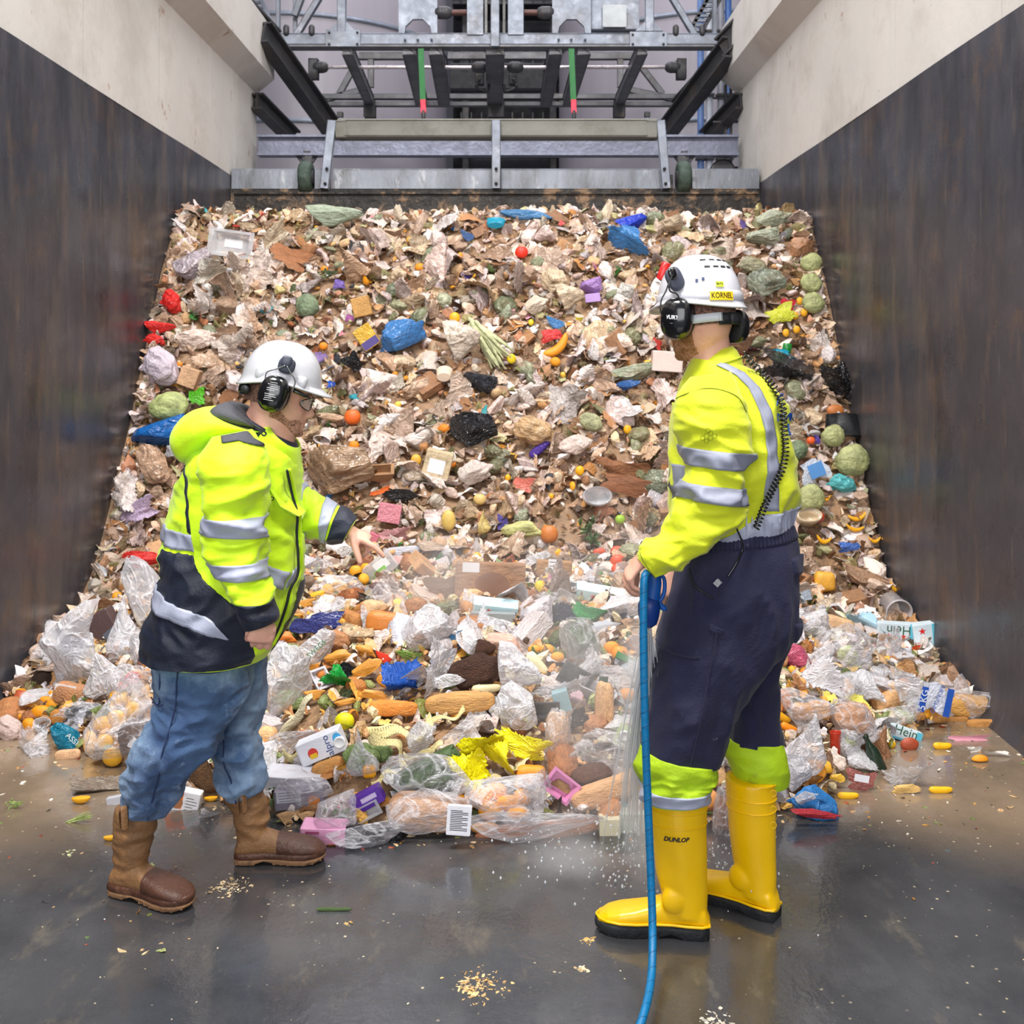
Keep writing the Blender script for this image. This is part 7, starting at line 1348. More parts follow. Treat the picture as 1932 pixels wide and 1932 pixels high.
decal_on(o, 'x', .18, .0, .1, .1, None, txt='alpro', tcol=(22, 56, 130), th=.44, trot=math.pi/2-.0); decal_on(o, 'disc', -.18, -.08, .22, .46, (216, 66, 56), shape='disc'); decal_on(o, 'disc', -.18, -.2, .16, .2, (236, 196, 40), y=-.515); decal_on(o, 'splash', .42, .1, .2, .6, (70, 168, 222), shape='disc')
q = bpy.data.objects.new('cap', kindmesh('can').copy()); C.objects.link(q); q.data.materials.clear(); q.data.materials.append(white_p); q.parent = o; q.location = (.44, -.50, -.05); q.scale = (.26, .5, .28); q.rotation_euler = (math.pi/2, 0, 0)
I_('bread_roll', 'split bun above the milk carton', 'bread', 582, 1386, 44, 20, 'loaf', 'crust', (190, 112, 56), roll=4); I_('bread_roll', 'plain tan bun right below the milk carton', 'bread', 618, 1446, 62, 26, 'roll', 'crust', (206, 146, 80), roll=22, lift=1.1)
bagof('clear bag round the broccoli', 680, 1420, 84, 92, 'tied', 'clear', 4, 10, [('broccoli', 'broccoli head in the clear bag right of the milk carton', 'broccoli', 682, 1430, 74, 56, 'florets', 'leaf', (126, 148, 88), {'k': 1})]); I_('broccoli', 'second broccoli head behind the ribbon', 'broccoli', 722, 1420, 40, 40, 'florets', 'leaf', (116, 138, 84), k=0)
I_('orange_piece', 'orange chunk below the broccoli', 'orange', 697, 1455, 26, 24, 'roll', 'citrus', (246, 172, 10), lift=1.2); I_('banana', 'yellow banana below the plain tan bun', 'banana', 630, 1457, 40, 12, 'long', 'food', YO)
I_('baguette', 'glossy orange baguette in film above the ribbons', 'bread', 742, 1336, 92, 30, 'loaf', 'crust', (226, 140, 56), roll=-2, k=1); I_('baguette', 'long seeded tan bread lying centre of the front heap', 'bread', 868, 1326, 132, 42, 'loaf', 'crust', (196, 146, 86), roll=4, k=2, lift=.9)
bagof('bunched white tissue bag hanging above the yellow sheet', 795, 1390, 56, 62, 'bigbag', 'milky', 0, 0); bagof('stretched long clear bag above the yellow sheet', 868, 1382, 122, 40, 'bigbag', 'clear', 1, 28)
bagof('clear bag of brown rolls left of the seeded tan bread', 560, 1395, 100, 44, 'bigbag', 'clear', 7, 20)
for x, y, w_, h_, r_, k, lab in ((905, 1410, 110, 60, 20, 1, 'left upper part'), (985, 1402, 110, 50, -18, 4, 'right arm'), (885, 1450, 70, 84, 20, 0, 'lower left tongue'), (940, 1428, 60, 60, 0, 2, 'middle fold')): I_('yellow_sheet', 'lemon yellow tablecloth piece in the front heap, '+lab, 'cloth', x, y, w_, h_, 'wsheet', 'film_c', (240, 228, 12), roll=r_, k=k, lift=1.4, dep=.5)
bagof('clear shiny film round the spinach', 806, 1464, 158, 104, 'bigbag', 'clear', 3, 14, [('spinach_bag', 'dark green spinach filling a clear bag, lower centre', 'spinach', 806, 1466, 140, 84, 'bigbag', 'leaf', (70, 92, 52), {'roll': 14, 'k': 5}), ('spinach_leaf', 'loose spinach leaves on top of the spinach bag', 'leaves', 812, 1462, 110, 60, 'leaves', 'leaf', (82, 108, 58), {'roll': 10})])
o = I_('carton', 'grey carton with a row of fruit pictures right of the far boot', 'carton', 560, 1468, 108, 28, 'box', 'card', (206, 206, 216), roll=-4, dep=1.6, tilt=12)
for k, c_ in enumerate(((60, 110, 50), (90, 130, 60), (220, 140, 50), (190, 40, 50), (150, 40, 60))): decal_on(o, 'picture', -.12+k*.11, -.1, .07, .26, c_, shape='disc')
o = I_('food_tray', 'grey film-wrapped tray with an orange oval right of the far boot', 'tray', 568, 1500, 92, 36, 'box', 'card', (128, 124, 140), roll=5, dep=1.2); decal_on(o, 'oval', .3, -.1, .24, .5, (206, 128, 70), shape='disc'); decal_on(o, 'x', -.2, .2, .5, .6, (196, 196, 210), lines=4)
bagof('clear film over the grey wrapped tray', 575, 1492, 108, 54, 'bigbag', 'clear', 6, 5)
o = I_('biscuit_pack', 'violet topped biscuit pack, lower centre', 'pack', 693, 1507, 62, 30, 'box', 'card', (92, 48, 160), roll=28, dep=.8, lift=1.3); decal_on(o, 'label', .1, .12, .5, .3, (206, 190, 226), lines=2); I_('biscuit_tray', 'brown see-through tray under the violet pack', 'tray', 692, 1530, 56, 28, 'tray', 'clearp', (150, 112, 80), roll=28, dep=.6)
I_('bread_pack', 'broad paper-wrapped brown loaf at the front edge, centre', 'bread', 798, 1532, 132, 66, 'roll', 'crust', (198, 152, 118), roll=-4, lift=.8, dep=.9); bagof('film stretched over the broad brown loaf', 812, 1532, 166, 88, 'bigbag', 'clear', 0, -4)
o = I_('nutrition_label', 'white label sheet full of small print on the broad loaf', 'label', 866, 1547, 44, 54, 'box', 'card', (226, 226, 234), roll=-4, dep=.15, lift=3.2); decal_on(o, 'x', 0, 0, .9, .9, None, lines=12, y=-.51)
for q, (x, y, w_, h_) in enumerate([(905, 1505, 44, 40), (935, 1495, 44, 38), (960, 1518, 50, 36), (925, 1530, 46, 38), (978, 1536, 46, 30), (985, 1505, 36, 34), (885, 1512, 36, 28), (915, 1562, 56, 22), (862, 1510, 40, 26)]): I_('orange', ['top left', 'top middle', 'middle', 'lower left', 'lower right', 'right', 'far left', 'lowest', 'outermost left'][q]+' orange of the bagged oranges at the front edge', 'orange', x, y, w_, h_, 'fruit', 'citrus', (250, 166, 8) if q != 7 else (216, 150, 70), lift=.8)
bagof('clear bag over the oranges at the front edge', 952, 1512, 150, 104, 'bigbag', 'clear', 5, -10); bagof('crinkled film trailing right of the bagged oranges', 1012, 1490, 60, 90, 'wsheet', 'clear', 0, 20)
o = I_('biscuit_box', 'pink edged tray of biscuits right of the oranges', 'tray', 1058, 1480, 62, 46, 'tray', 'card', (230, 146, 196), roll=-38, dep=.4, lift=1.1); I_('biscuits', 'brown biscuits in the pink edged tray', 'biscuits', 1060, 1482, 40, 26, 'scraps', 'crust', (168, 128, 80), roll=-38, lift=1.6)
I_('bread_roll', 'orange glazed roll behind the bagged oranges', 'bread', 1002, 1462, 56, 36, 'roll', 'citrus', (244, 160, 44)); I_('bread_piece', 'knobbly brown bread end under the yellow cloth', 'bread', 990, 1432, 34, 30, 'scraps', 'crust', (172, 110, 62), k=2); I_('seeded_loaf', 'sesame-seeded brown roll right of the pink tray', 'bread', 1116, 1462, 78, 46, 'ball', 'seedy', (140, 96, 74), roll=12, k=1)
I_('bread_stick', 'long tan baguette reaching towards the near yellow boot', 'bread', 1150, 1490, 150, 44, 'loaf', 'crust', (222, 172, 126), roll=20, k=0, lift=.9)
I_('bread_stick', 'long film-wrapped brown baguette along the front edge', 'bread', 1012, 1568, 234, 36, 'loaf', 'crust', (170, 110, 78), roll=7, k=1, lift=.5); bagof('film round the front edge baguette', 1012, 1556, 262, 62, 'bigbag', 'clear', 7, 7)
bagof('clear domed bag of green leaves left of the near boot', 1135, 1412, 124, 74, 'bigbag', 'clear', 2, 6, [('salad', 'dark salad leaves in the clear domed bag', 'salad', 1100, 1424, 40, 44, 'leaves', 'leaf', (110, 128, 70), {'k': 2})])
o = I_('juice_carton', 'pale green juice carton with a white cap left of the near knee', 'carton', 1184, 1394, 44, 36, 'box', 'card', (182, 198, 142), roll=-30, dep=.8, lift=1.2); q = bpy.data.objects.new('cap', kindmesh('can').copy()); C.objects.link(q); q.data.materials.clear(); q.data.materials.append(white_p); q.parent = o; q.location = (-.3, -.55, .2); q.scale = (.42, .5, .5); q.rotation_euler = (math.pi/2, 0, 0)
I_('bread_bag', 'bagged pale roll hanging right of the yellow cloth', 'bread', 1052, 1378, 44, 70, 'roll', 'crust', (222, 176, 132), lift=.9); bagof('clear bag round the hanging pale roll', 1052, 1382, 54, 88, 'bigbag', 'clear', 4, 0); I_('bread_stick', 'upright tan bread in film left of the near knee', 'bread', 1140, 1340, 36, 110, 'loaf', 'crust', (220, 170, 120), lift=.8)
I_('butter_block', 'pale yellow butter block at the front edge by the hose', 'butter', 1150, 1560, 40, 38, 'box', 'card', (230, 222, 190), floor=True); I_('foam_tray', 'pale green-grey foam block behind the hose foot', 'tray', 1196, 1552, 56, 44, 'box', 'card', (188, 200, 190), floor=True)
o = I_('egg_box', 'pink box at the front edge right of the far brown boot', 'box', 612, 1572, 84, 36, 'box', 'card', (228, 162, 200), roll=-2, floor=True, dep=1.4); decal_on(o, 'print', -.22, .3, .3, .12, (170, 80, 120), y=-.515)
bagof('clear film and black tray at the front edge', 690, 1574, 150, 54, 'bigbag', 'clear', 1, 0, [('black_tray', 'long black tray under film at the front edge', 'tray', 700, 1574, 120, 34, 'roll', 'blackf', (34, 34, 40))])
for x, y, lab in ((538, 1546, 'dried mushroom next to the far boot'), (578, 1545, 'second dried mushroom, right of the first')): I_('mushroom', lab, 'mushroom', x, y, 36, 32, 'scraps', 'crust', (198, 158, 114), floor=True, k=x % 5)
bagof('clear bag of radishes right of the dried mushrooms', 632, 1535, 78, 76, 'bigbag', 'clear', 5, 0, [('radish_leaves', 'green radish leaves in the clear bag', 'leaves', 640, 1528, 56, 40, 'leaves', 'leaf', (104, 140, 74), {'k': 1}), ('radish', 'red radish in the clear bag', 'radish', 636, 1526, 14, 14, 'fruit', 'food', (214, 60, 60)), ('radish', 'second red radish, lowest in the clear bag', 'radish', 646, 1552, 16, 14, 'fruit', 'food', (190, 40, 50))])
# between and right of the yellow boots
bagof('film-wrapped meat loaf between the yellow boots', 1372, 1532, 60, 110, 'bigbag', 'clear', 3, -20, [('meat_loaf', 'brown meat loaf between the yellow boots', 'meat', 1374, 1536, 44, 84, 'roll', 'food', (156, 112, 94), {'roll': -20})])
for x, y, w_, h_, r_, lab, tx in ((1688, 1194, 72, 40, -3, 'middle beer carton at the right wall, with two red stars', 'Hein'), (1742, 1205, 42, 60, 6, 'rightmost beer carton standing at the right wall', 'Hei'), (1702, 1383, 72, 24, -18, 'beer carton lying low at the right, in the slurry', 'Hein')):
    o = I_('beer_carton', lab, 'carton', x, y, w_, h_, 'box', 'card', (214, 230, 238), roll=r_, dep=.5); decal_on(o, 'stripe', .42, 0, .16, .98, (96, 190, 216)); decal_on(o, 'stripe', 0, -.42, .98, .16, (96, 190, 216))
    if y < 1300: decal_on(o, 'star', -.2, -.1, .2 if w_ > 50 else .4, .36 if w_ > 50 else .26, (220, 40, 40), shape='star', y=-.515); decal_on(o, 'star', .18 if w_ > 50 else -.1, -.1 if w_ > 50 else .28, .16 if w_ > 50 else .36, .3 if w_ > 50 else .24, (220, 40, 40), shape='star', y=-.515)
    decal_on(o, 'x', .05, .2 if w_ > 50 else -.2, .1, .1, None, txt=tx, tcol=(30, 90, 60), th=.6, trot=math.pi if w_ > 50 and y < 1300 else (math.pi/2 if y < 1300 else 0), y=-.515)
I_('paper_pack', 'light blue printed paper pack left of the beer cartons', 'pack', 1630, 1176, 76, 44, 'wsheet', 'card', (178, 214, 232), k=2); I_('bread_bag', 'bagged light loaf above the cabbage bag', 'bread', 1580, 1180, 64, 34, 'roll', 'crust', (226, 184, 140), roll=-14)
I_('plastic_bag', 'magenta pink net bag beside the trousers pocket', 'bag', 1500, 1236, 62, 48, 'bigbag', 'film_c', (204, 92, 122), k=3); bagof('clear bag with a pale cabbage right of the trousers', 1598, 1222, 120, 90, 'bigbag', 'clear', 0, -14, [('cabbage', 'pale green cabbage in the clear bag right of the trousers', 'cabbage', 1598, 1238, 46, 40, 'cabbage', 'leaf', (214, 222, 166))]); bagof('greenish clear bag above the pink net bag', 1530, 1184, 74, 64, 'bigbag', 'milky', 5, 0)
bagof('pinkish clear bag between the net bag and the cabbage', 1548, 1244, 60, 62, 'bigbag', 'milky', 1, 0); I_('orange_piece', 'orange under the pink net bag', 'orange', 1522, 1268, 34, 20, 'oval', 'citrus', OR); I_('spice_pack', 'orange-red pack under the rightmost beer carton', 'pack', 1722, 1230, 32, 28, 'card', 'film_c', (226, 84, 30)); I_('greens', 'brown and green stalks left of the middle beer carton', 'greens', 1645, 1212, 34, 44, 'leaves', 'leaf', (88, 76, 44), k=2)
o = bagof('white carrier bag with blue print and handles at the right', 1722, 1290, 130, 100, 'tied', 'milky', 3, 30, [('potato', 'yellow potato in the blue printed carrier bag', 'potato', 1694, 1302, 40, 38, 'fruit', 'food', (232, 178, 96)), ('orange', 'orange in the blue printed carrier bag', 'orange', 1706, 1290, 26, 22, 'fruit', 'citrus', OR)])
lb = I_('printed_sheet', 'blue and white printed bag panel at the right', 'bag', 1760, 1316, 58, 56, 'card', 'film_c', (224, 228, 240), roll=-12, k=1, lift=3.); decal_on(lb, 'stripe', .38, 0, .2, .9, (32, 84, 180), y=-.42); decal_on(lb, 'stripe', -.4, -.05, .2, .8, (32, 84, 180), y=-.42); decal_on(lb, 'x', .02, .05, .1, .1, None, y=-.46, txt='GIMUNUPS', tcol=(32, 84, 180), th=.9, trot=math.pi/2-.2); decal_on(lb, 'x', -.4, -.05, .1, .1, None, y=-.46, txt='5 KG', tcol=(230, 234, 244), th=.6, trot=math.pi/2)
I_('bread_pack', 'bagged loaf of sliced bread by the right wall foot', 'bread', 1838, 1333, 100, 42, 'loaf', 'crust', (220, 164, 84), roll=-2, lift=.9); bagof('clear film round the sliced loaf by the right wall', 1848, 1330, 128, 54, 'bigbag', 'clear', 6, -4); bagof('clear bag end pointing up by the right wall', 1808, 1300, 44, 60, 'bigbag', 'clear', 2, -20); bagof('dark-edged clear bag at the far right end of the heap', 1888, 1318, 36, 52, 'wsheet', 'clear', 4, 20)
for x, y, w_, h_, lab in ((1857, 1366, 66, 18, 'ring-shaped pastry under the sliced loaf'), (1805, 1358, 44, 12, 'long biscuit left of the ring pastry'), (1735, 1352, 22, 14, 'small bun under the blue printed panel'), (1766, 1352, 40, 24, 'bagged small rolls under the blue printed panel')): I_('pastry', lab, 'bread', x, y, w_, h_, 'roll', 'crust', (200, 140, 72))
bagof('clear bag of orange buns right of the trousers', 1522, 1338, 104, 76, 'bigbag', 'clear', 7, 0, [('bun', 'left orange-brown bun in the bag right of the trousers', 'bread', 1476, 1320, 30, 40, 'roll', 'crust', (222, 146, 86)), ('bun', 'middle orange-brown bun in the bag right of the trousers', 'bread', 1515, 1342, 44, 32, 'roll', 'crust', (236, 170, 100)), ('bun', 'right orange-brown bun in the bag right of the trousers', 'bread', 1545, 1340, 44, 36, 'roll', 'crust', (238, 178, 118))])
I_('carrot', 'orange carrot beside the navy trouser leg', 'carrot', 1488, 1374, 34, 16, 'long', 'food', (250, 140, 14), roll=-24); I_('pepper', 'yellow pepper beside the navy trouser leg', 'pepper', 1476, 1354, 34, 16, 'long', 'food', YO, roll=-30)
I_('round_bread', 'large round bread in film with yellow paper on top', 'bread', 1608, 1356, 82, 66, 'ball', 'crust', (216, 156, 108), k=1, lift=.8); bagof('film round the large round bread', 1612, 1360, 96, 84, 'bigbag', 'clear', 3, 0); I_('paper_sheet', 'pale yellow paper on the large round bread', 'paper', 1615, 1324, 56, 26, 'wsheet', 'paper', (236, 228, 110), k=3, lift=2); I_('paper_sheet', 'yellow paper tuft left of the large round bread', 'paper', 1566, 1320, 26, 32, 'sheet', 'paper', (240, 226, 110), k=5)
bagof('bag of chopped white cabbage right of the round bread', 1700, 1348, 80, 50, 'bigbag', 'clear', 1, -12, [('chopped_cabbage', 'chopped white cabbage in its bag', 'cabbage', 1698, 1354, 60, 30, 'florets', 'leaf', (222, 226, 190))])
bagof('empty milky bag right of the far green cuff', 1520, 1402, 84, 120, 'tied', 'milky', 2, -10); bagof('low milky bag behind the far yellow boot', 1500, 1456, 60, 70, 'bigbag', 'milky', 6, 0)
o = I_('berry_box', 'red box with black dots right of the milky bag', 'box', 1576, 1402, 22, 44, 'tub', 'plast', (206, 62, 40)); bagof('bag of mixed salad right of the dotted red box', 1600, 1402, 60, 48, 'bigbag', 'clear', 4, 0, [('salad', 'mixed salad right of the dotted red box', 'salad', 1602, 1404, 42, 34, 'leaves', 'leaf', (176, 186, 120))])
o = I_('wine_bottle', 'dark green bottle lying down the right side of the front heap', 'bottle', 1650, 1428, 26, 88, 'bottle', 'plast', (28, 48, 34), roll=24, lift=1.3, dep=1.); I_('film_wrap', 'orange-brown crumpled film right of the dark green bottle', 'film', 1664, 1410, 40, 90, 'wsheet', 'film_c', (204, 150, 112), roll=20, k=5)
o = I_('frozen_bag', 'blue and red film bag of rolls right of the far boot', 'bag', 1534, 1516, 104, 68, 'bigbag', 'film_c', (54, 132, 204), roll=-14, k=2, lift=.9); I_('film_stripe', 'red stripe across the blue bag of rolls', 'bag', 1540, 1536, 96, 18, 'bigbag', 'film_c', (196, 50, 62), roll=-10, k=0, lift=5); I_('bread_roll', 'pale rolls in the window of the blue bag', 'bread', 1522, 1506, 44, 26, 'bigbag', 'milky', WHT, lift=4)
o = I_('meat_pack', 'brown striped meat pack with white label, lower right', 'meat', 1624, 1474, 62, 44, 'card', 'film_c', (168, 104, 98), roll=-10, k=2, lift=1.2); decal_on(o, 'label', -.08, .24, .44, .3, (228, 230, 238), y=-.5)
I_('banana_piece', 'curled yellow pastry left of the striped meat pack', 'pastry', 1578, 1468, 32, 26, 'scraps', 'food', (236, 188, 66)); I_('mango', 'red-green mango on the slurry, right', 'mango', 1716, 1405, 46, 26, 'oval', 'food', (170, 74, 44), floor=True)
for x, y, w_, lab in ((1778, 1408, 36, 'yellow pepper piece on the slurry right of the mango'), (1600, 1502, 42, 'yellow pepper below the striped meat pack'), (1775, 1491, 46, 'yellow pepper lying right of the crusty roll'), (1683, 1405, 14, 'tiny yellow piece left of the mango')): I_('pepper', lab, 'pepper', x, y, w_, 14, 'long', 'food', (250, 188, 8), floor=True, k=0)
I_('orange_half', 'orange half on the slurry at the right', 'orange', 1849, 1430, 32, 20, 'half', 'citrus', (248, 160, 14), floor=True, roll=180); I_('bread_roll', 'pale crusty roll in the slurry, lower right', 'bread', 1709, 1488, 56, 26, 'scraps', 'crust', (228, 186, 112), floor=True, k=0); bagof('clear bag slumped over the crusty roll', 1716, 1460, 86, 56, 'wsheet', 'clear', 5, 0)
I_('foam_sheet', 'pink wet paper in the slurry near the right wall', 'paper', 1830, 1393, 82, 14, 'card', 'card', (232, 160, 180), floor=True, dep=2.5); I_('tissue', 'white wet tissue right of the pepper piece', 'tissue', 1838, 1414, 34, 14, 'wsheet', 'card', (228, 222, 214), floor=True); I_('tissue', 'long white wet tissue at the right wall', 'tissue', 1885, 1423, 60, 12, 'wsheet', 'card', (224, 218, 212), floor=True, k=2); I_('green_piece', 'dark green shard in the slurry at the right wall', 'shard', 1909, 1379, 17, 10, 'card', 'plast', (20, 90, 70), floor=True)
I_('walnut', 'small brown potato at the right wall, under the beer carton', 'potato', 1782, 1257, 19, 16, 'fruit', 'food', (206, 140, 74)); I_('flyer', 'white leaflet with black print right of the bag handles', 'paper', 1750, 1262, 56, 20, 'card', 'card', (232, 228, 232), roll=-30)
# ---------------------------------------------------------------- loose scatter: every larger piece an object, the small fill one mass
arc = np.concatenate([[0], np.cumsum(np.hypot(np.diff(PRO[:, 0]), np.diff(PRO[:, 1])))])
def on_slope(y0=4.6, y1=7.75):
    lo = np.interp(y0, PRO[:, 0], arc) if y0 > 5.35 else (y0-5.35); hi = np.interp(y1, PRO[:, 0], arc)
    a = G.uniform(lo, hi); y = float(np.interp(a, arc, PRO[:, 0])) if a > 0 else 5.35+a
    return float(G.uniform(WL+.06, WR-.06)), y
PLA = np.array(PL)
def covered(p, add=0.):
    px = CX+p.x/p.y*F; py = CY+(EH-p.z)/p.y*F; dx, dy = px-PLA[:, 0], py-PLA[:, 1]; c, s_ = np.cos(PLA[:, 4]), np.sin(PLA[:, 4]); u, v_ = dx*c-dy*s_, dx*s_+dy*c
    add = add*F/p.y; return bool(np.any((u/(PLA[:, 2]+add))**2+(v_/(PLA[:, 3]+add))**2 < 1))
def rot3(): return Matrix.Rotation(G.uniform(0, 6.28), 3, 'Z') @ Matrix.Rotation(G.uniform(0, 6.28), 3, 'X') @ Matrix.Rotation(G.uniform(0, 6.28), 3, 'Y')
def jit(c, a=16): j = G.normal(0, a*.9); w_ = G.normal(0, a*.22); return tuple(float(min(250, max(8, q+j+w_*t))) for q, t in zip(c, (1, 0, -1)))
SC = []
def scatter(n, name, label, cat, group, kinds, m, cols, s0, s1, zone, flat=.6, lift=.10, kv=10, face=False):
    k = 0; tries = 0
    while k < n and tries < n*30:
        tries += 1; x, y = zone(); z = H(x, y); nn = Hn(x, y); s_ = s0+(s1-s0)*float(G.random())**1.6; p = Vector((x, y, z))+nn*s_*lift
        if abs(x) > 0 and (x-WL < s_*.45 or WR-x < s_*.45): continue
        if covered(p, s_*(.30 if y > 5.3 else .08)): continue
        if face:   # lie roughly in the surface, wide side out
            zz = nn; xx = Vector((1, 0, 0)).cross(zz).cross(zz)*-1; B = Matrix((Vector((1, 0, 0)), -zz, Vector((1, 0, 0)).cross(-zz))).transposed(); rt = B @ Matrix.Rotation(G.uniform(0, 6.28), 3, 'Y') @ Matrix.Rotation(G.normal(0, .45), 3, 'X') @ Matrix.Rotation(G.normal(0, .45), 3, 'Z')
        else: rt = rot3()
        sc = (s_, s_*float(G.uniform(flat*.7, min(1, flat*1.3))), s_*float(G.uniform(.55, 1)))
        o = obj_at(name, kindmesh(kinds[int(G.integers(len(kinds)))], int(G.integers(kv))), MATS[m] if isinstance(m, str) else MATS[m[int(G.integers(len(m)))]], p, sc, rt, jit(cols[int(G.integers(len(cols)))]))
        tag(o, label, cat, group); k += 1; SC.append((o, label.split(' in the ')[0].split(' lying ')[0].split(' sticking')[0].split(' pressed')[0].split(' half buried')[0].split(' stuck')[0].split(' crumpled')[0], CX+p.x/p.y*F, CY+(EH-p.z)/p.y*F))
slope = lambda: on_slope(5.05, 7.66)
def front():
    while True:
        x = float(G.uniform(WL+.1, WR-.1)); t = float(np.interp(x, TOE[:, 0], TOE[:, 1])); y = t+.03+float(G.random())*(5.55-t)
        if y > t: return x, y
BEI = [(218, 192, 172), (202, 172, 148), (232, 212, 200), (190, 158, 134), (222, 196, 186), (168, 136, 112), (212, 186, 154), (236, 222, 214), (226, 204, 200), (196, 182, 164)]
scatter(300, 'film_bag', 'mud-stained beige plastic bag crumpled in the slope of waste', 'bag', 'muddy beige bags on the slope', ['bag'], 'film', BEI, .13, .30, slope, .6, .10, 12)
scatter(300, 'film_sheet', 'loose pale film sheet crumpled among the bags on the slope', 'film', 'loose film sheets on the slope', ['wsheet', 'sheet'], 'film', BEI+[(224, 212, 206), (196, 176, 168)], .13, .34, slope, .8, .12, 10, True)
scatter(130, 'cardboard_scrap', 'wet brown cardboard scrap sticking out of the slope of waste', 'cardboard', 'cardboard scraps on the slope', ['card', 'card', 'card', 'card', 'sheet', 'card', 'sheet', 'tray', 'box'], 'paper', [(168, 122, 84), (146, 104, 72), (188, 146, 108), (128, 90, 62)], .09, .20, slope, .35, .14, 6, True)
scatter(80, 'vegetable_bag', 'grey-green bag of vegetables pressed into the slope of waste', 'bag', 'bagged greens on the slope', ['bag', 'cabbage', 'ball'], 'film', [(150, 154, 124), (132, 140, 112), (168, 168, 134), (120, 122, 96)], .10, .20, slope, .75, .12, 8)
scatter(90, 'white_packaging', 'whitish crumpled packaging half buried in the slope of waste', 'packaging', 'white packaging on the slope', ['sheet', 'bag', 'wsheet', 'sheet', 'tub'], 'film_c', [(226, 218, 216), (214, 204, 206), (232, 226, 220), (206, 196, 190)], .06, .15, slope, .6, .18, 10, True)
scatter(90, 'bread_piece', 'tan lump of bread or potato in the slope of waste', 'food', 'tan food lumps on the slope', ['roll', 'ball', 'scraps', 'oval'], 'crust', [(206, 160, 112), (186, 136, 90), (222, 184, 140), (160, 112, 76)], .05, .12, slope, .8, .2, 5)
scatter(70, 'orange_fruit', 'small orange or yellow fruit stuck in the slope of waste', 'fruit', 'orange fruit specks on the slope', ['oval', 'fruit', 'long', 'half'], 'citrus', [(242, 160, 20), (236, 140, 26), (240, 184, 60)], .035, .075, slope, .9, .35, 3)
for c_, w_, n_ in (((200, 60, 56), 'red', 14), ((84, 70, 140), 'violet', 9), ((60, 120, 180), 'blue', 12), ((222, 150, 170), 'pink', 14), ((70, 140, 60), 'green', 12), ((44, 42, 46), 'black', 22), ((230, 206, 70), 'yellow', 9), ((60, 160, 170), 'teal', 6)):
    scatter(n_, 'wrapper_scrap', 'little %s wrapper scrap in the slope of waste' % w_, 'wrapper', '%s wrapper scraps on the slope' % w_, ['sheet', 'card', 'bag'], 'film_c', [c_], .05, .11, slope, .5, .3, 10, True)
scatter(70, 'leaf_tuft', 'tuft of wilted green leaves in the slope of waste', 'greens', 'wilted leaves on the slope', ['leaves', 'strands', 'scraps'], 'leaf', [(108, 120, 62), (150, 152, 90), (86, 94, 54), (176, 172, 120)], .07, .15, slope, .6, .2, 5, True)
# front heap
scatter(170, 'clear_film', 'loose see-through film lying on the front heap', 'film', 'see-through film on the front heap', ['wsheet', 'bag', 'tied'], ['clear', 'milky', 'milky'], [WHT], .13, .26, front, .5, .2, 8, True)
scatter(110, 'bread_roll', 'brown bread roll in the front heap', 'bread', 'bread rolls in the front heap', ['roll', 'loaf', 'ball'], 'crust', [(206, 146, 90), (184, 122, 74), (226, 176, 124), (160, 104, 66)], .08, .17, front, .7, .05, 5)
scatter(100, 'food_pack', 'pale food packet in the front heap', 'packet', 'pale packets in the front heap', ['sheet', 'box', 'tray', 'wsheet'], 'film_c', [(228, 222, 226), (206, 200, 206), (226, 206, 196), (190, 196, 206)], .09, .18, front, .4, .1, 10, True)
scatter(55, 'orange_fruit', 'orange or yellow fruit lying in the front heap', 'fruit', 'oranges in the front heap', ['fruit', 'oval', 'long'], 'citrus', [(244, 160, 16), (246, 176, 40), (232, 150, 70)], .05, .085, front, .95, .2, 3)
scatter(95, 'muddy_bag', 'tan crumpled bag in the front heap', 'bag', 'tan bags in the front heap', ['bag', 'wsheet'], 'film', BEI, .10, .20, front, .5, .05, 8, True)
scatter(45, 'leaf_tuft', 'green leafy scrap in the front heap', 'greens', 'green scraps in the front heap', ['leaves', 'strands', 'cabbage'], 'leaf', [(118, 136, 70), (160, 172, 110), (84, 100, 56)], .08, .15, front, .6, .15, 5, True)
for c_, w_, n_ in (((206, 60, 56), 'red', 8), ((50, 56, 110), 'navy', 8), ((40, 40, 46), 'black', 16), ((222, 150, 186), 'pink', 8), ((40, 130, 60), 'green', 6), ((110, 180, 206), 'sky-blue', 8), ((234, 214, 120), 'cream-yellow', 10)):
    scatter(n_, 'pack_scrap', 'small %s packaging scrap in the front heap' % w_, 'packaging', '%s packaging scraps in the front heap' % w_, ['sheet', 'card', 'box'], 'film_c', [c_], .06, .13, front, .4, .15, 10, True)

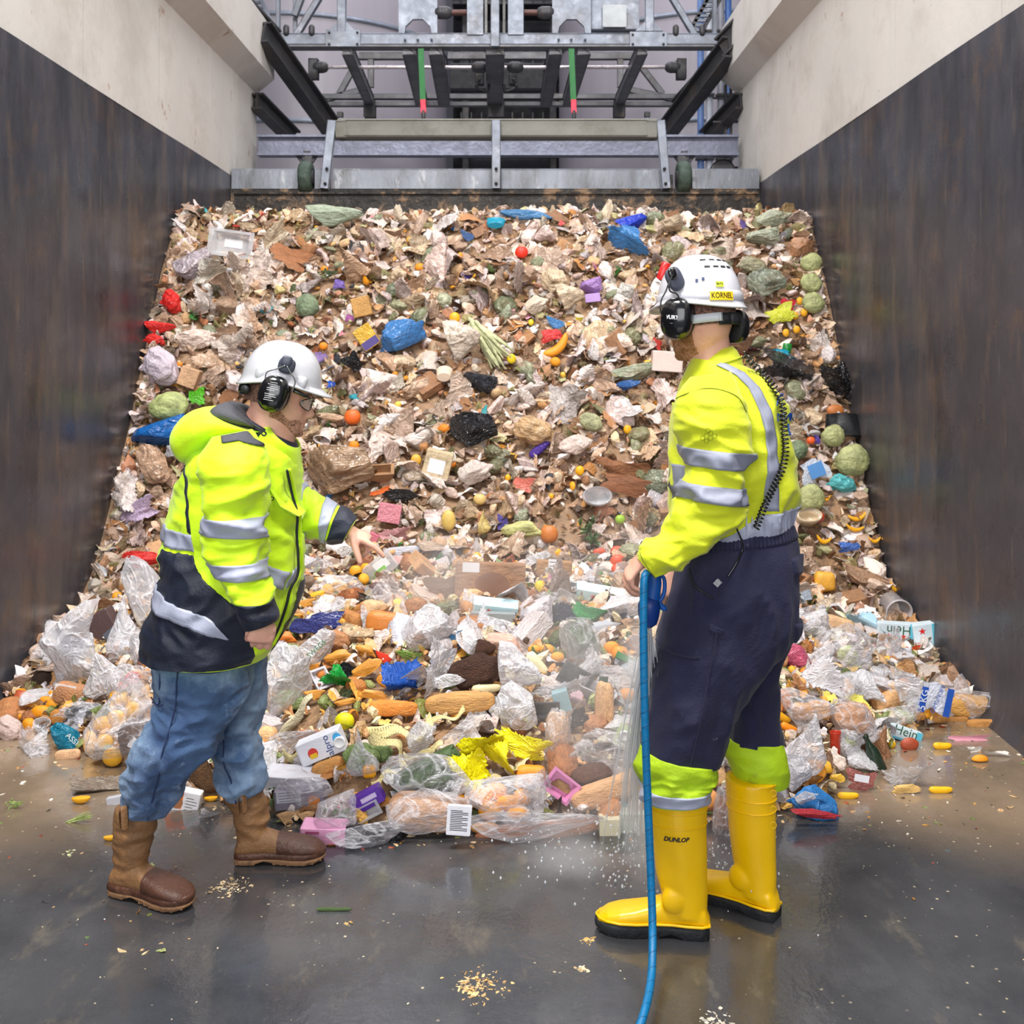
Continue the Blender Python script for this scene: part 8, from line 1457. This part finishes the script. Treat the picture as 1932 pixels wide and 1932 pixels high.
def mass(name, label, n, zone, cols, s0, s1, kinds, lift=.12, smooth=False, on_floor=False):
    protos = []
    for kd in kinds:
        if kd == 'c': protos += [crumple(900+q, 2, 6, .6) for q in range(8)]
        if kd == 's': protos += [sheet(950+q, 6, 4, .7, .3) for q in range(6)]
        if kd == 'l': protos += [(np.array(longfruit(.3*q, .5)[0])*[1, .4, .4], longfruit(.3*q, .5)[1]) for q in range(2)]
    Vs, Fs, Cs = [], [], []; base = 0
    protos = [(v, [list(q) for q in f]) for v, f in protos]
    for _ in range(n):
        v, f = protos[int(G.integers(len(protos)))]; x, y = zone(); s_ = s0+(s1-s0)*float(G.random())**2; z = 0 if on_floor else H(x, y)
        nn = Vector((0, 0, 1)) if on_floor else Hn(x, y); p = Vector((x, y, z))+nn*s_*lift; Rm = np.array(rot3()); sc = np.array([1, G.uniform(.4, .9), G.uniform(.5, 1)])*s_
        if x-WL < .01 or WR-x < .01: continue
        if x-WL < s_*.5: x = WL+s_*.5
        if WR-x < s_*.5: x = WR-s_*.5
        p.x = x
        w_ = (v*sc)@Rm.T
        if on_floor: w_[:, 2] *= .4
        w_ += np.array(p); Vs.append(w_); Fs.append([[i+base for i in q] for q in f]); c_ = lin(jit(cols[int(G.integers(len(cols)))], 20)); Cs.append(np.tile((*c_, 1.), (len(v), 1))); base += len(v)
    me = bpy.data.meshes.new(name); me.from_pydata(np.concatenate(Vs).tolist(), [], [q for f in Fs for q in f]); at = me.color_attributes.new('Col', 'FLOAT_COLOR', 'POINT'); at.data.foreach_set('color', np.concatenate(Cs).astype(np.float32).ravel())
    if smooth: me.polygons.foreach_set('use_smooth', [True]*len(me.polygons))
    o = link(name, me, stuffm); tag(o, label, None, None, 'stuff'); return o
MIX = BEI*2+[(120, 88, 62), (96, 72, 54), (150, 116, 88), (132, 112, 80), (176, 168, 120), (214, 200, 196), (232, 226, 222), (190, 140, 90), (196, 176, 160), (120, 116, 80), (186, 130, 100)]
mass('slope_scraps', 'countless small torn scraps of film, food and paper filling the slope', 7000, lambda: on_slope(4.9, 7.9), MIX, .04, .14, 'css', .08)
def edges():
    x, y = on_slope(4.95, 7.8); s_ = -1 if G.random() < .5 else 1; return (WL+.03+abs(float(G.normal(0, .07))) if s_ < 0 else WR-.03-abs(float(G.normal(0, .07)))), y
mass('wall_side_scraps', 'torn film and paper scraps packed along both side walls of the heap', 900, edges, MIX, .05, .17, 'css', .12)
mass('slope_crumbs', 'fine brown crumbs and mush between the scraps on the slope', 5200, lambda: on_slope(4.9, 7.9), [(150, 112, 78), (186, 148, 112), (110, 78, 54), (206, 172, 130), (126, 116, 70), (208, 150, 70)], .014, .045, 'cs', .25)
mass('front_scraps', 'countless small bits of food and packaging filling the front heap', 4600, front, [(214, 200, 190), (206, 160, 110), (226, 216, 214), (186, 130, 80), (236, 176, 80), (160, 120, 86), (216, 206, 206), (120, 130, 74), (232, 196, 150), (96, 74, 60), (240, 226, 190)], .03, .11, 'css', .08)
def beside():
    while True:
        x = float(G.uniform(WL+.05, WR-.05)); t = float(np.interp(x, TOE[:, 0], TOE[:, 1])); y = t-float(G.random())**1.5*(1.0 if x < -.9 else .8 if x > 1.2 else .12)
        if G.random() < (1 if x < -.9 or x > 1.2 else .25): return x, y
mass('floor_scraps', 'small sodden crumbs and leaf bits floating in the slurry on the floor', 520, beside, [(222, 196, 150), (196, 160, 116), (120, 130, 70), (70, 72, 66), (232, 222, 206), (200, 140, 60), (150, 70, 50)], .006, .035, 'cs', .0, on_floor=True)
def anyfloor(): return float(G.uniform(-2.3, 2.1)), float(G.uniform(2.55, 4.2))
mass('floor_crumbs', 'tiny pale crumbs sprinkled over the wet grey floor', 520, anyfloor, [(222, 206, 170), (200, 186, 160), (120, 116, 104)], .003, .010, 'c', .0, on_floor=True)
for px, py, w_, n_, c_, lab in ((430, 1672, 46, 30, (226, 200, 160), 'pale clump of wet crumbs between the two brown boots'), (900, 1862, 60, 46, (232, 190, 130), 'orange-tinged clump of wet crumbs at the bottom centre'), (1098, 1830, 12, 8, (232, 206, 160), 'small clump of crumbs below the near yellow boot toe'), (1352, 1926, 44, 24, (228, 216, 196), 'pale clump of crumbs at the bottom edge, right of the hose'), (1112, 1775, 18, 10, (220, 180, 110), 'yellowish crumbs under the yellow boot toe'), (655, 1743, 9, 4, (216, 176, 110), 'single crumb lump below the green stalk'), (128, 1612, 22, 16, (206, 206, 150), 'pale leafy crumbs left of the near brown boot')):
    dd = EH*F/(py-CY); c0 = P(px, py, dd); sp = w_/F*dd
    def zone(c0=c0, sp=sp): return float(c0.x+G.normal(0, sp*.38)), float(c0.y+G.normal(0, sp*.4))
    mass('crumb_clump', lab, n_*4, zone, [c_, tuple(int(q*.82) for q in c_)], .004, .020, 'c', .05, on_floor=True)

# every loose piece is told apart by its nearest named neighbour
PREP = {'in', 'at', 'on', 'by', 'below', 'above', 'left', 'right', 'under', 'near', 'beside', 'behind', 'with', 'just', 'high', 'inside', 'seen', 'from', 'reading', 'full', 'among', 'over', 'between', 'through', 'next', 'middle', 'leaning', 'lying', 'hanging', 'standing', 'touching', 'along', 'poking', 'round', 'resting', 'across', 'stretched', 'spilling', 'wrapped', 'against', 'trailing'}
def ref_(l):
    out = []
    for q in l.replace(',', ' ,').split():
        if (q in PREP and len(out) > 1) or q == ',': break
        out.append(q)
    return ' '.join(out)
refs = [(x, y, ref_(l)) for x, y, l in HERO]; cnt = {}
for _, _, q in refs: cnt[q] = cnt.get(q, 0)+1
refs = [q for q in refs if cnt[q[2]] == 1 and 2 <= len(q[2].split()) <= 6]; RX = np.array([(q[0], q[1]) for q in refs]); bins = {}
for o, desc, x, y in SC:
    k = int(np.argmin((RX[:, 0]-x)**2+(RX[:, 1]-y)**2)); dx, dy = x-RX[k, 0], y-RX[k, 1]
    side = ('right of' if dx > 0 else 'left of') if abs(dx) > abs(dy) else ('below' if dy > 0 else 'above'); bins.setdefault((desc, side, k), []).append((dx*dx+dy*dy, o))
ORD = ['', 'second ', 'third ', 'fourth ', 'fifth ', 'sixth ', 'seventh ', 'eighth ', 'ninth ', 'tenth ', 'eleventh ', 'twelfth ', 'thirteenth ', 'fourteenth ']+['more distant ']*60
for (desc, side, k), l in bins.items():
    l.sort(key=lambda t: t[0])
    for q, (_, o) in enumerate(l): o['label'] = '%s%s %s the %s' % (ORD[q], desc, side, refs[k][2])

# ---------------------------------------------------------------- water jet and drifting spray
def vol(name, label, vf, dens, scale, seed=0., aniso=.2):
    m = bpy.data.materials.new(name); m.use_nodes = True; nt = m.node_tree; nt.nodes.clear(); N = nt.nodes; L = nt.links
    out = N.new('ShaderNodeOutputMaterial'); v = N.new('ShaderNodeVolumeScatter'); v.inputs['Color'].default_value = (.97, .98, 1, 1); v.inputs['Anisotropy'].default_value = aniso
    tc = N.new('ShaderNodeTexCoord'); n = N.new('ShaderNodeTexNoise'); n.inputs['Scale'].default_value = scale; n.inputs['Detail'].default_value = 3; L.new(tc.outputs['Generated'], n.inputs['Vector'])
    r_ = N.new('ShaderNodeMapRange'); r_.inputs[1].default_value = .38; r_.inputs[2].default_value = .68; r_.inputs[4].default_value = 1; L.new(n.outputs[0], r_.inputs[0])
    # fades out towards the rim of its own ellipsoid
    mp = N.new('ShaderNodeVectorMath'); mp.operation = 'DISTANCE'; L.new(tc.outputs['Generated'], mp.inputs[0]); mp.inputs[1].default_value = (.5, .5, .5)
    r2 = N.new('ShaderNodeMapRange'); r2.interpolation_type = 'SMOOTHSTEP'; r2.inputs[1].default_value = .5; r2.inputs[2].default_value = .05; L.new(mp.outputs['Value'], r2.inputs[0])
    a = N.new('ShaderNodeMath'); a.operation = 'MULTIPLY'; L.new(r_.outputs[0], a.inputs[0]); L.new(r2.outputs[0], a.inputs[1]); b = N.new('ShaderNodeMath'); b.operation = 'MULTIPLY'; L.new(a.outputs[0], b.inputs[0]); b.inputs[1].default_value = dens
    L.new(b.outputs[0], v.inputs['Density']); L.new(v.outputs[0], out.inputs['Volume'])
    o = link(name, mesh(name, *vf), m); tag(o, label, None, None, 'stuff'); return o
E_ = lambda c, a, b, c_: ellipsoid(c, [Vector((a, 0, 0)), Vector((0, b, 0)), Vector((0, 0, c_))], 24, 14)
vol('spray_mist', 'drifting white spray in front of the heap left of the hose', E_((.44, 3.55, .60), .48, .34, .66), 4.2, 3.2)
vol('spray_splash', 'low cloud of splashing water on the floor left of the near yellow boot', E_((.36, 3.42, .05), .40, .30, .16), 13., 3.)
vol('steam_haze', 'thin steam hanging over the brown cardboard boxes', E_((-.10, 4.75, .62), .62, .35, .34), 3.2, 2.6)
vol('spray_cone', 'soft white spray cone around the falling water jet', xf(ellipsoid((0, 0, 0), [Vector((.11, 0, 0)), Vector((0, .11, 0)), Vector((0, 0, .62))], 20, 14), Matrix.Translation((.40, 3.18, .52)) @ Matrix.Rotation(math.radians(-28), 4, 'X')), 9., 2.)
water = mk('water_filament', (240, 244, 250), rough=.1, bump=0, var=0, clear=.8, spec=.9)
wj = thing('water_jet', 'white fan of water shooting down from the blue nozzle beside the hose', 'water', P(1224, 1168, 2.9)); wj['kind'] = 'stuff'
tubes = []
for k in range(300):
    a0 = P(1224, 1168, 2.9)+Vector((float(G.normal(0, .006)), float(G.normal(0, .006)), 0)); e0 = Vector((.43+float(G.normal(0, .055)), 3.40+float(G.normal(0, .07)), .02))
    t1 = float(G.uniform(.25, 1)); t0 = float(G.uniform(0, t1*.6)); pts = [a0.lerp(e0, t)+Vector((0, 0, .05*math.sin(math.pi*t))) for t in np.linspace(t0, t1, 7)]; r_ = float(G.uniform(.0005, .0018)); tubes.append(tube(pts, [r_*.3, r_, r_*1.2, r_*1.3, r_*1.2, r_, r_*.3], 5))
link('filaments', mesh('filaments', *join(*tubes)), water, wj)
drops = []
for k in range(420):
    c_ = Vector((.42+float(G.normal(0, .20)), 3.42+float(G.normal(0, .14)), abs(float(G.normal(0, .07)))+.006)); q = float(G.uniform(.0015, .005)); drops.append(([c_+Vector(v)*q for v in ((1, 0, 0), (0, 1, 0), (-1, 0, 0), (0, -1, 0), (0, 0, 1.3), (0, 0, -1.3))], [[0, 1, 4], [1, 2, 4], [2, 3, 4], [3, 0, 4], [1, 0, 5], [2, 1, 5], [3, 2, 5], [0, 3, 5]]))
tag(link('splash_drops', mesh('splash_drops', *join(*drops)), water), 'white droplets leaping where the water jet strikes the floor', None, None, 'stuff')
